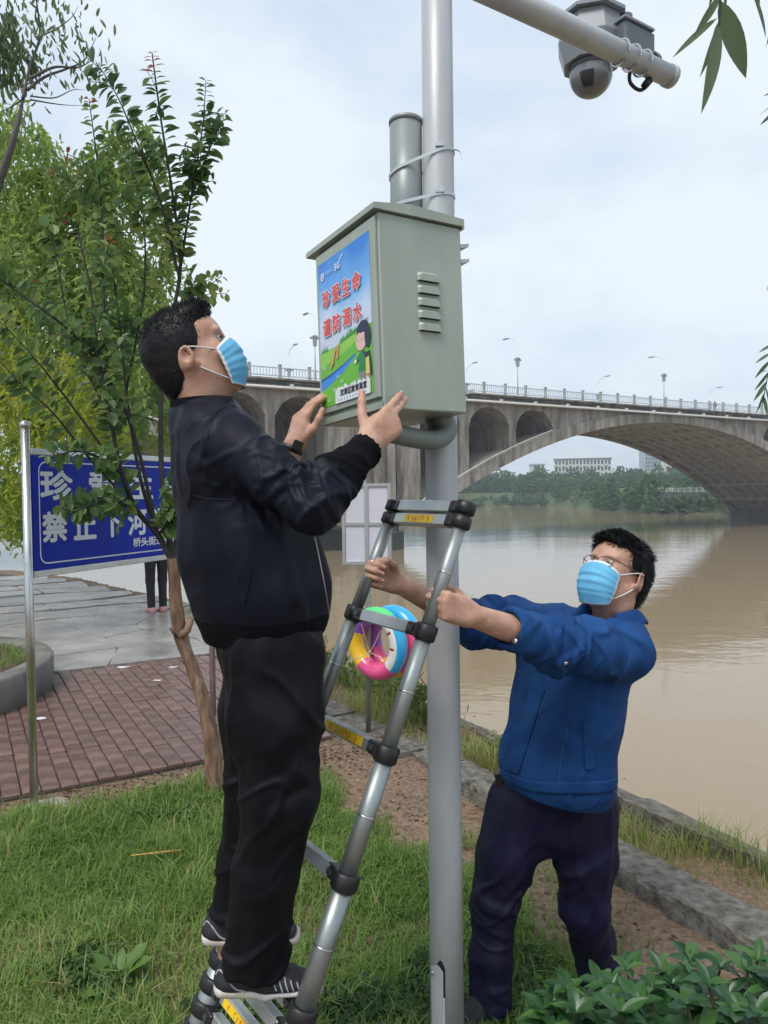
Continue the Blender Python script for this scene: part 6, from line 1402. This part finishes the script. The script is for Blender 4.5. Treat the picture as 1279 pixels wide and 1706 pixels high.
knR, knL = P(464, 1325, 1.715), P(434, 1310, 1.93); anR, anL = P(416, 1580, 1.745), P(384, 1550, 1.955); hiR, hiL = P(447, 1062, 1.735), P(438, 1052, 1.925)
for h_, k_, a_ in ((hiR, knR, anR), (hiL, knL, anL)): B1.chain([h_, k_, k_.lerp(a_, .3), a_, a_ + UP * -.05], [.085, .052, .050, .036, .036], .03)
# right hand on the near edge of the box: thumb on the poster side, two fingers out along the side
xr = (P(656, 697, 1.742) - P(613, 738, 1.715)).normalized(); nails1 = hand_sdf(B1, P(613, 738, 1.715), xr, V(-.55, -.15, .80), V(-.1, -.9, -.1), {'i': (18, 14, 8), 'm': (26, 14, 8), 'r': (62, 62, 30), 'p': (66, 70, 34)}, ((.55, .70, -.35), (.70, .60, -.30), (.72, .60, -.25)), 1.0)
xl = V(.27, .10, .96); nails1 += hand_sdf(B1, wrL, xl, V(.62, -.75, .0), V(-.75, -.60, .2), {'i': (22, 18, 10), 'm': (24, 18, 10), 'r': (26, 20, 12), 'p': (30, 22, 12)}, ((.86, .55, -.25), (.97, .22, -.15), (.99, .02, -.1)), 1.0)
v, q = B1.mesh(.0040); v = relax(v, q, 1, .35)
man1 = tag(mesh_np('person', v, q, 4, skin), 'man in a black jacket and face mask standing on the ladder, steadying the box', 'person'); add_nails(nails1, man1)
hair_obj(H1, man1, 5, 'crop'); face_mask(H1, man1)
brow_m = mat('brow', (.015, .013, .012), .7); eye_w = mat('eye_white', (.62, .60, .57), .25); eye_d = mat('iris', (.012, .009, .007), .15)
def face_bits(H, parent):
    for s_ in (-1, 1):
        m_ = MB(); m_.tube(bez([H(.090, .0275, .012 * s_), H(.092, .034, .026 * s_), H(.084, .034, .042 * s_), H(.074, .028, .052 * s_)], 4), [.0022] * 4 + [.0034] * 5 + [.0025] * 4, 6, sq=.6); m_.build('eyebrow', brow_m, parent)
        c = H(.0772, .0085, .031 * s_); m_ = MB(); m_.lathe(c, H.f, [(max(.0008, .0112 * math.sin(a)), .0112 * math.cos(a)) for a in np.linspace(.02, 1.5, 8)][::-1], 14); e = m_.build('eye', eye_w, parent)
        m_ = MB(); m_.lathe(c + H.u * .0012, H.f, [(.0058, .0098), (.0045, .0108), (.0008, .0116)], 14); m_.build('iris', eye_d, e)
        m_ = MB(); m_.tube(bez([H(.0885, .0075, .018 * s_), H(.0930, .0135, .030 * s_), H(.0845, .0085, .044 * s_)], 5), .0017, 6); m_.build('eyelid', brow_m, parent)
face_bits(H1, man1)
# jacket
nyl = mat('nylon_sleeve', (.0046, .0070, .0150), .52, var=.12, vscale=5, bump=.05, bscale=300, spec=.18, crease=.5, cscale=6); knit = mat('black_jacket', (.0035, .0042, .0065), .55, var=.2, vscale=6, bump=.08, bscale=350, spec=.22); rib = mat('ribbed_knit', (.0045, .005, .0065), .9, bump=.4, bscale=400, spec=.12)
J = Sdf()
J.sect(P(346, 722, 1.82), P(376, 790, 1.825), R1, (.175, .078), (.195, .112), .05); J.sect(P(376, 790, 1.825), P(415, 910, 1.825), R1, (.195, .116), (.195, .155), .05); J.sect(P(412, 910, 1.825), P(434, 985, 1.825), R1, (.195, .162), (.195, .165), .05); J.sect(P(434, 985, 1.825), P(441, 1040, 1.825), R1, (.19, .163), (.172, .148), .03)
for sh, el, wr, cf in ((shR, elR, wrR, 1.0), (shL, elL, wrL, .50)):
    w_ = el.lerp(wr, .94 * cf); J.chain([Vector(sh).lerp(P(350, 730, 1.82), .55), sh], [.072, .066], .06); J.chain([sh, sh.lerp(el, .5), el, el.lerp(w_, .5), w_], [.064, .058, .053, .050, .042], .03)
    ax_c = (wr - el).normalized(); J.sub(w_ - ax_c * .012, w_ + ax_c * .12, .034, .05, .004); J.plane(w_ + ax_c * .006, ax_c, .004) if False else None
J.chain([P(328, 692, 1.815), P(350, 696, 1.815)], [.068, .066], .04)
J.plane(P(441, 1060, 1.825), V(.05, 0, -1), .01)
cn = (H1(-.025, -.09) - neck1).normalized(); J.sub(neck1 - cn * .02 , neck1 + cn * .16, .058, .078, .012); J.plane(P(336, 664, 1.80), V(-.08, 0, 1) + cn * .5, .01)
aR = (elR - shR).normalized(); fR = (wrR - elR).normalized(); aL = (elL - shL).normalized()
specs = [('noise', V(.35, .1, -1), 4.5, 8, .0085, 1.2), ('wr', shR.lerp(elR, .15), elR, .12, .034, .0105, V(.0, -.5, -.5)), ('wr', shR.lerp(elR, .7), elR.lerp(wrR, .35), .12, .026, .0105, V(.5, 0, .2)), ('wr', elR.lerp(wrR, .2), elR.lerp(wrR, .8), .11, .030, .0075, V(-.4, .4, .3)), ('wr', shL, elL, .12, .030, .008, V(0, .3, 0)), ('wr', P(370, 800, 1.70), P(420, 1010, 1.70), .17, .055, .0060, V(.6, 0, .9)),
 ('crease', P(430, 830, 1.66), P(420, 1000, 1.66), .018, .010), ('crease', P(390, 800, 1.66), P(330, 960, 1.68), .020, -.008), ('crease', P(470, 880, 1.66), P(490, 1010, 1.66), .022, .008), ('crease', P(340, 830, 1.68), P(370, 1020, 1.67), .02, .007), ('crease', P(395, 790, 1.62), P(500, 890, 1.58), .018, -.009), ('crease', P(360, 690, 1.70), P(440, 800, 1.6), .016, .006)]
def jm(c):
    dR = Sdf._cone(c, nv(Vector(shR).lerp(P(345, 730, 1.82), .30)), nv(elR), .10, .10); dF = Sdf._cone(c, nv(elR), nv(elR.lerp(wrR, .74)), .10, .09); dL = Sdf._cone(c, nv(Vector(shL).lerp(P(345, 730, 1.82), .30)), nv(elL), .10, .10)
    m = np.zeros(len(c), int)
    cuff = Sdf._cone(c, nv(elR.lerp(wrR, .66)), nv(elR.lerp(wrR, 1.05)), .085, .09) < 0; hem = c[:, 2] < P(440, 1022, 1.8).z; return np.where(cuff | hem, 2, m)
jk, jb = cloth('jacket', J, [nyl, knit, rib], man1, specs, .0050, jm, hem=((P(441, 1060, 1.825), UP),))
zipm = mat('zip_metal', (.42, .42, .40), .35, metal=.8)
seam(jb, [(521, 885), (528, 915), (537, 960), (545, 1005), (549, 1040)], .0017, zipm, jk, 'zip', .001)
seam(jb, [(300, 815), (340, 830), (390, 832)], .0011, knit, jk); seam(jb, [(345, 735), (352, 700), (368, 682), (392, 676)], .0011, knit, jk); seam(jb, [(420, 945), (412, 985), (405, 1010)], .0020, knit, jk, 'pocket_welt')
# raised collar band
cb = MB(); cb.smooth = True; n_ = 30
for j, (rr, hh) in enumerate(((.069, -.012), (.071, .018), (.066, .020), (.064, -.012))):
    for k in range(n_):
        a = 2 * math.pi * k / n_; x_, y_, d_ = frame_of(cn, F1); c = P(338, 680, 1.805); cb.v.append(tuple(c + (x_ * math.cos(a) * 1.0 + y_ * math.sin(a) * 1.08) * rr + d_ * hh))
for j in range(3):
    for k in range(n_): cb._f((j * n_ + k, j * n_ + (k + 1) % n_, (j + 1) * n_ + (k + 1) % n_, (j + 1) * n_ + k))
recalc(cb.build('collar', rib, jk))
# far arm: watch
wv = (wrL - elL).normalized(); wc = elL.lerp(wrL, .93); m_ = MB(); m_.lathe(wc - wv * .009, wv, [(.0305, 0), (.0335, .002), (.0335, .016), (.0305, .018)], 24, cap=False); wt = m_.build('watch', plast, man1)
m_ = MB(); m_.box(wc + V(.5, -.8, .2).normalized() * .034, (.014, .014, .005), (wv, V(.5, -.8, .2).cross(wv).normalized(), V(.5, -.8, .2).normalized()), bev=.002); recalc(m_.build('watch_case', plast, wt))
# trousers
tk = mat('black_trousers', (.0028, .0034, .0058), .52, var=.15, vscale=6, bump=.06, bscale=300, spec=.20, crease=.55, cscale=5)
T = Sdf(); T.sect(P(443, 1020, 1.828), P(456, 1120, 1.83), R1, (.160, .138), (.160, .108), .05)
for hi_, kn, an, s_ in ((hiR, knR, anR, 1), (hiL, knL, anL, 0)):
    T.sect(hi_ + UP * -.04 + F1 * .008, hi_.lerp(kn, .5) + F1 * .006, R1, (.095, .112), (.090, .104), .05); T.sect(hi_.lerp(kn, .5), kn, R1, (.088, .104), (.076, .088), .04); T.sect(kn, kn.lerp(an, .5), R1, (.074, .086), (.066, .072), .03); T.sect(kn.lerp(an, .5), an + UP * -.10, R1, (.066, .072), (.070, .080), .03)
T.plane(anR + UP * -.048, V(-.16, 0, -1), .008)
tspec = [('noise', V(.1, 0, 1), 6.0, 9, .0085, 1.2)]
for kn, an, hi_ in ((knR, anR, hiR), (knL, anL, hiL)):
    ax_ = (kn - an).normalized(); tspec += [('wr', kn + UP * .06, kn + UP * -.08, .12, .060, .0080, F1 * .9), ('wr', an + UP * .15, an + UP * .02, .14, .046, .0095, F1 * .3), ('wr', hi_ + UP * -.05, kn + UP * .14, .16, .085, .0080, -F1 * .9)]
tspec += [('crease', P(400, 1130, 1.66), P(500, 1330, 1.64), .02, .008), ('crease', P(540, 1335, 1.66), P(450, 1420, 1.64), .016, .009), ('crease', P(535, 1300, 1.66), P(430, 1350, 1.64), .014, -.008), ('crease', P(400, 1400, 1.66), P(400, 1560, 1.66), .02, .008)]
tr1, tb1 = cloth('trousers', T, [tk], man1, tspec, .0052)
# shoes
sh_up = mat('sneaker_black', (.012, .012, .014), .6, var=.2, vscale=30, bump=.3, bscale=250); sh_so = mat('sneaker_white', (.66, .65, .61), .55, col2=(.42, .37, .29), vscale=14, detail=6); sh_st = mat('sneaker_grey', (.33, .34, .38), .6)
zS = Rr(4).z + .0165
for px, py, dep, hd in ((357, 1636, 1.745, .0), (338, 1600, 1.945, 0.0)):
    hl = P(px, py, dep); hl.z = zS + .006; up_, B_, r, u, f = shoe(man1, hl, V(.985, .02, -.01), .278, (sh_up, sh_so))
    bvS = BVHTree.FromPolygons([tuple(q_.co) for q_ in up_.data.vertices], [tuple(p.vertices) for p in up_.data.polygons])
    def onshoe(a, c):
        o = B_(a, 1.2, c); hit = bvS.ray_cast(o, -r); return (hit[0] + r * .0006) if hit[0] else None
    for k in range(7):
        pts = [onshoe(.50 + .052 * k + .05 * t, .235 - .022 * k - .145 * t * (1 - k * .04)) for t in np.linspace(0, .85, 7)]; pts = [p for p in pts if p]
        if len(pts) > 2: m_ = MB(); m_.tube(pts, .0018, 5, sq=.5); m_.build('stripe', sh_st, up_)
    for pp0 in ([(.02, .19), (.06, .235), (.13, .20)], [(.13, .20), (.20, .13), (.28, .10)]):
        pts = [onshoe(*p) for p in pp0]; pts = [p for p in pts if p]
        if len(pts) > 2: m_ = MB(); m_.tube(bez(pts, 4), .0022, 5); m_.build('trim', sh_st, up_)

# ------------------------------------------------------------------ man holding the ladder
F2 = V(-.80, -.60, 0).normalized(); R2 = V(F2.y, -F2.x, 0)      # his right points away to the far left
FH = V(-.84, -.54, 0).normalized()
H2 = Frame(P(1027, 957, 2.31), FH, rad(24), rad(0), .965)
B2 = Sdf(); neck2 = P(1018, 1040, 2.33); head_sdf(B2, H2, neck2)
s2L, s2R = P(1036, 1085, 2.20), P(856, 1034, 2.50); e2L, e2R = P(930, 1075, 2.04), P(792, 1040, 2.34)
i2 = .735; rg2 = Rr(i2); lg_i = .60; lg2 = Lr(lg_i); ra = -rdn
xL = V(-.86, -.48, .10); xL = (xL - ra * xL.dot(ra)).normalized(); zL = ra.cross(xL); zL = zL if zL.y < 0 else -zL
w2L = rg2 - xL * .101 + zL * .0255 - ra * .004
xR = V(-.92, -.30, .10); xR = (xR - ra * xR.dot(ra)).normalized(); zR = ra.cross(xR); zR = zR if zR.y > 0 else -zR
w2R = lg2 - xR * .101 + zR * .0255
c2 = P(957, 1080, 2.335); b2 = P(922, 1303, 2.39)
B2.sect(c2.lerp(b2, .15), c2.lerp(b2, .6), R2, (.12, .07), (.13, .08), .05); B2.sect(c2.lerp(b2, .6), b2, R2, (.13, .08), (.14, .09), .05); B2.chain([neck2, c2.lerp(b2, .15)], [.052, .055], .03)
for sh, el, wr in ((s2L, e2L, w2L), (s2R, e2R, w2R)): B2.chain([Vector(sh).lerp(c2.lerp(b2, .15), .45), sh, el, el.lerp(wr, .3), wr], [.045, .044, .042, .043, .0285], .02)
curl = {'i': (52, 78, 42), 'm': (56, 80, 44), 'r': (60, 80, 44), 'p': (64, 78, 42)}
nails2 = hand_sdf(B2, w2L, xL, ra, zL, curl, ((.55, .45, -.70), (.80, .05, -.60), (.75, -.25, -.15)), 1.0); nails2 += hand_sdf(B2, w2R, xR, ra, zR, curl, ((.60, .45, -.66), (.86, .10, -.50), (.70, -.20, .25)), 1.0)
h2R, h2L = P(866, 1322, 2.455), P(974, 1322, 2.40); k2R, k2L = P(824, 1512, 2.42), P(974, 1510, 2.40); a2R, a2L = P(814, 1700, 2.37), P(1000, 1650, 2.50)
a2R.z = max(a2R.z, .0); a2L.z = max(a2L.z, .0)
for h_, k_, a_ in ((h2R, k2R, a2R), (h2L, k2L, a2L)): B2.chain([h_, k_, k_.lerp(a_, .3), a_, a_ + UP * -.05], [.085, .055, .052, .036, .036], .03)
v, q = B2.mesh(.0040); v = relax(v, q, 1, .35)
man2 = tag(mesh_np('person', v, q, 4, skin), 'man in a blue denim jacket, glasses and mask gripping both ladder rails', 'person'); add_nails(nails2, man2)
hair_obj(H2, man2, 9, 'mop'); face_mask(H2, man2); face_bits(H2, man2)
# glasses
gl = mat('glasses_frame', (.10, .055, .035), .35, metal=.5); glass = mat('lens_glass', (.9, .95, .95), .03, trans=1.0); fr_m = MB()
def lens_pts(s_, k=1.0): return [H2(.117 - .012 * abs(math.cos(a) * .5 + .5) * 1.0 - .006, .008 + .0155 * k * math.copysign(abs(math.sin(a)) ** .7, math.sin(a)), (.034 + .0245 * k * math.copysign(abs(math.cos(a)) ** .7, math.cos(a))) * s_) for a in np.linspace(0, 2 * math.pi, 29)]
m_ = MB(); m_.tube(bez([H2(.113, .013, -.010), H2(.117, .017, 0), H2(.113, .013, .010)], 4), .0013, 6); gg = m_.build('glasses', gl, man2)
for s_ in (-1, 1):
    m_ = MB(); m_.tube(lens_pts(s_), .0012, 6, cap=False); m_.build('rim', gl, gg); m_ = MB(); m_.tube(bez([H2(.102, .014, .059 * s_), H2(.088, .016, .070 * s_), H2(.040, .012, .080 * s_), H2(-.004, .012, .083 * s_)], 5), .0017, 6); m_.build('temple', gl, gg)
    m_ = MB(); m_.poly(lens_pts(s_, .98)[:-1]); m_.build('lens', bpy.data.materials.get('thin_lens') or mat('thin_lens', (.85, .9, .9), .05), gg).hide_render = False
tl = MATS['thin_lens'].node_tree; tl.nodes['Principled BSDF'].inputs['Alpha'].default_value = .10
# denim jacket
den = mat('blue_denim', (.0055, .038, .150), .78, col2=(.012, .070, .225), vscale=7, bump=.22, bscale=420, detail=8, spec=.25, crease=.60, cscale=7); den_d = mat('denim_seam', (.016, .075, .22), .7); thr = mat('pale_thread_stitch', (.045, .11, .24), .7)
D = Sdf(); m1 = c2.lerp(b2, .45); m2 = c2.lerp(b2, .88)
D.sect(c2 + UP * .03, c2.lerp(b2, .2), R2, (.165, .098), (.185, .120), .05); D.sect(c2.lerp(b2, .2), m1, R2, (.185, .122), (.188, .132), .05); D.sect(m1, m2, R2, (.188, .134), (.205, .152), .05); D.sect(m2, b2, R2, (.204, .150), (.190, .136), .03)
w2Lc = e2L.lerp(w2L, .56); w2Rc = e2R.lerp(w2R, .30)
for sh, el, wc_, wr in ((s2L, e2L, w2Lc, w2L), (s2R, e2R, w2Rc, w2R)):
    D.chain([Vector(sh).lerp(c2, .5), sh], [.086, .080], .06); D.chain([sh, sh.lerp(el, .5), el, wc_], [.080, .076, .068, .054], .035); ax_c = (wr - el).normalized(); D.sub(wc_ - ax_c * .02, wc_ + ax_c * .14, .042, .06, .004)
D.chain([neck2 + UP * -.025 + R2 * .05, neck2 + UP * -.025 - R2 * .05], [.066, .066], .04); D.plane(b2 + UP * -.022, V(-.10, 0, -1), .008)
cn2 = (H2(-.02, -.09) - neck2).normalized(); D.sub(neck2 - cn2 * .04, neck2 + cn2 * .16, .060, .078, .012); D.sub(neck2 + F2 * .085 - cn2 * .075, neck2 + F2 * .10 + cn2 * .1, .022, .075, .012)
a2 = (e2L - s2L).normalized(); f2 = (w2L - e2L).normalized(); tdn = (b2 - c2).normalized()
dspec = [('noise', tdn, 3.0, 6, .0085, 1.2), ('wr', s2L.lerp(e2L, .2), e2L, .14, .050, .0140, V(.2, 0, -.7)), ('wr', e2L, e2L.lerp(w2L, .5), .12, .038, .0110, V(0, 0, .4)), ('wr', s2R, e2R, .13, .040, .0130, V(0, .2, .4)), ('wr', c2.lerp(b2, .25), b2, .24, .080, .0120, V(.9, 0, .5)),
 ('crease', P(1040, 1100, 2.12), P(900, 1115, 1.97), .018, -.010), ('crease', P(1000, 1130, 2.15), P(960, 1300, 2.2), .02, .008), ('crease', P(900, 1160, 2.2), P(870, 1300, 2.2), .018, .007), ('crease', P(1050, 1150, 2.15), P(1010, 1240, 2.15), .018, -.010), ('crease', P(930, 1200, 2.2), P(1020, 1260, 2.2), .02, -.006), ('crease', P(880, 1210, 2.2), P(960, 1240, 2.2), .016, .006)]
dj, db = cloth('denim_jacket', D, [den], man2, dspec, .0050, hem=((b2 + UP * -.022, UP),))
seam(db, [(884, 1140), (876, 1170), (868, 1205), (850, 1250), (838, 1300)], .0013, thr, dj, 'placket_seam'); seam(db, [(914, 1150), (903, 1175), (893, 1210), (880, 1250), (868, 1300)], .0012, thr, dj, 'placket_seam')
for a in ([(945, 1215), (935, 1265), (930, 1310)], [(975, 1200), (974, 1240), (976, 1283)], [(990, 1198), (990, 1240), (991, 1283)], [(838, 1284), (880, 1302), (940, 1306), (1000, 1308), (1028, 1306)], [(850, 1113), (880, 1122), (898, 1110)], [(850, 1095), (852, 1112)], [(862, 1030), (868, 1052), (866, 1068)], [(1010, 1045), (1035, 1062), (1050, 1090), (1040, 1120)]): seam(db, a, .0011, thr, dj, 'stitching')
def patch(bv, top, bot, m_, parent, name, lift=.0025, nu=14, nv_=5, thick=.004):
    """layer of cloth sewn on: between two pixel polylines, laid on the garment"""
    A_ = bez([V(x, y, 0) for x, y in top], nu); B_ = bez([V(x, y, 0) for x, y in bot], nu); n_ = min(len(A_), len(B_)); g = []; last = None
    for i in range(n_):
        for j in range(nv_ + 1):
            p = A_[i].lerp(B_[i], j / nv_); s_, n = surf(bv, p.x, p.y, lift)
            if s_ is None or (last is not None and (s_ - last).length > .12): s_ = last
            if s_ is None: return None
            g.append(tuple(s_)); last = s_
        last = Vector(g[-nv_ - 1])
    f = [(i * (nv_ + 1) + j, (i + 1) * (nv_ + 1) + j, (i + 1) * (nv_ + 1) + j + 1, i * (nv_ + 1) + j + 1) for i in range(n_ - 1) for j in range(nv_)]
    v_ = np.array(g); f = np.array(f); v_ = relax(v_, f, 0); o = mesh_np(name, v_, f, 4, m_, parent); recalc(o); md = o.modifiers.new('thick', 'SOLIDIFY'); md.thickness = thick; md.offset = 0; return o
patch(db, [(880, 1142), (872, 1175), (862, 1210), (848, 1250), (836, 1282)], [(908, 1150), (899, 1178), (889, 1212), (876, 1254), (864, 1290)], den, dj, 'placket')
patch(db, [(834, 1280), (880, 1298), (940, 1302), (1000, 1300), (1024, 1296)], [(838, 1298), (882, 1318), (940, 1323), (1000, 1322), (1022, 1317)], den, dj, 'hem_band', nv_=4)
patch(db, [(850, 1104), (868, 1110), (890, 1108)], [(853, 1122), (870, 1128), (888, 1124)], den, dj, 'pocket_flap')
patch(db, [(972, 1200), (972, 1240), (974, 1282)], [(990, 1200), (990, 1240), (992, 1282)], den, dj, 'pocket_welt')
brass = mat('snap_button', (.62, .60, .54), .3, metal=.9)
for x, y in ((838, 1290), (1022, 1316), (858, 1068), (942, 1105)): button(db, x, y, .0075, brass, dj)
# placket ridge, collar leaves
def collar_leaf(sg, parent):
    """one side of the turned-down collar, from the open front round to the nape"""
    mb = MB(); mb.smooth = True; n_ = 14; rows = []
    for k in range(n_ + 1):
        t = k / n_; a = .50 + (math.pi - .50) * t; dirv = (F2 * math.cos(a) + R2 * sg * math.sin(a)).normalized(); dirv = (dirv - cn2 * dirv.dot(cn2)).normalized(); e = math.exp(-k * .45)
        hit = db.ray_cast(neck2 + dirv * .082 + cn2 * .15, -cn2); base = hit[0] if hit[0] is not None else neck2 + dirv * .082
        base = base - cn2 * max(0, (base - neck2).dot(cn2) - .055)
        rows.append([base - dirv * .016 - cn2 * .012, base - dirv * .012 + cn2 * (.030 - .010 * e), base - dirv * .004 + cn2 * (.034 - .010 * e), base + dirv * .006 + cn2 * .026, base + dirv * (.030 + .012 * e) - cn2 * (.004 + .020 * e)])
    for r_ in rows: mb.v += [tuple(p) for p in r_]
    for k in range(n_):
        for j in range(4): a = k * 5 + j; mb._f((a, a + 5, a + 6, a + 1))
    o = recalc(mb.build('collar', den, parent)); md = o.modifiers.new('thick', 'SOLIDIFY'); md.thickness = .0045; ms = o.modifiers.new('round', 'SUBSURF'); ms.levels = ms.render_levels = 1
collar_leaf(1, dj); collar_leaf(-1, dj)
# trousers
tn = mat('navy_trousers', (.0065, .006, .026), .55, col2=(.010, .009, .038), vscale=6, bump=.10, bscale=350, spec=.25, crease=.55, cscale=6)
T2 = Sdf(); T2.sect(b2 + UP * .02, P(920, 1362, 2.42), R2, (.165, .115), (.160, .112), .04); T2.sect(P(915, 1350, 2.42), P(893, 1412, 2.42), V(1, 0, 0), (.11, .10), (.035, .070), .03)
HX = V(1, 0, 0)
for h_, k_, a_, w in ((h2R, k2R, a2R, 0), (h2L, k2L, a2L, 1)):
    T2.sect(h_ + UP * -.03, h_.lerp(k_, .55), HX, (.106, .110), (.094, .100), .03); T2.sect(h_.lerp(k_, .55), k_, HX, (.094, .100), (.074, .084), .03); T2.sect(k_, k_.lerp(a_, .55), HX, (.074, .084), (.066, .074), .03); T2.sect(k_.lerp(a_, .55), a_ + UP * -.10, HX, (.066, .074), (.068, .076), .03)
T2.plane(V(0, 0, a2R.z - .045), V(0, 0, -1), .008)
sp2 = [('noise', V(.1, 0, 1), 5.5, 9, .0085, 1.2), ('crease', P(930, 1420, 2.3), P(800, 1500, 2.3), .018, -.008), ('crease', P(950, 1430, 2.3), P(1020, 1560, 2.3), .018, .008), ('crease', P(1030, 1500, 2.3), P(960, 1600, 2.4), .016, .009), ('crease', P(1036, 1540, 2.4), P(985, 1620, 2.4), .014, -.008), ('crease', P(880, 1400, 2.3), P(790, 1420, 2.3), .014, .007)]
for k_, a_ in ((k2R, a2R), (k2L, a2L)): sp2 += [('wr', k_ + UP * .12, k_ + UP * -.12, .13, .070, .0075, V(.8, 0, .3)), ('wr', a_ + UP * .2, a_, .15, .050, .0085, V(-.3, 0, .2))]
sp2 += [('wr', b2, P(920, 1460, 2.4), .2, .05, .0080, V(.8, 0, .6))]
tr2, tb2 = cloth('trousers', T2, [tn], man2, sp2, .0055)
seam(tb2, [(1030, 1345), (1038, 1400), (1034, 1440)], .0012, tn, tr2, 'pocket_seam')
bt = MB(); c_ = surf(db, 824, 1290, .012)[0] or P(822, 1300, 2.3); bt.box(P(833, 1303, 2.43), (.014, .010, .034), (V(.98, 0, .2), V(0, 1, 0), V(-.2, 0, .98)), bev=.004); recalc(bt.build('belt_pouch', plast, man2))
for a_, fd in ((a2R, V(-.75, -.66, 0)), (a2L, V(-.35, -.93, 0))):
    g = V(a_.x, a_.y, float(land_h(np.array(a_.x), np.array(a_.y)))) - fd * .055 + V(0, 0, .004); shoe(man2, g, fd, .275, (sh_up, mat('dark_sole', (.03, .03, .03), .7)))
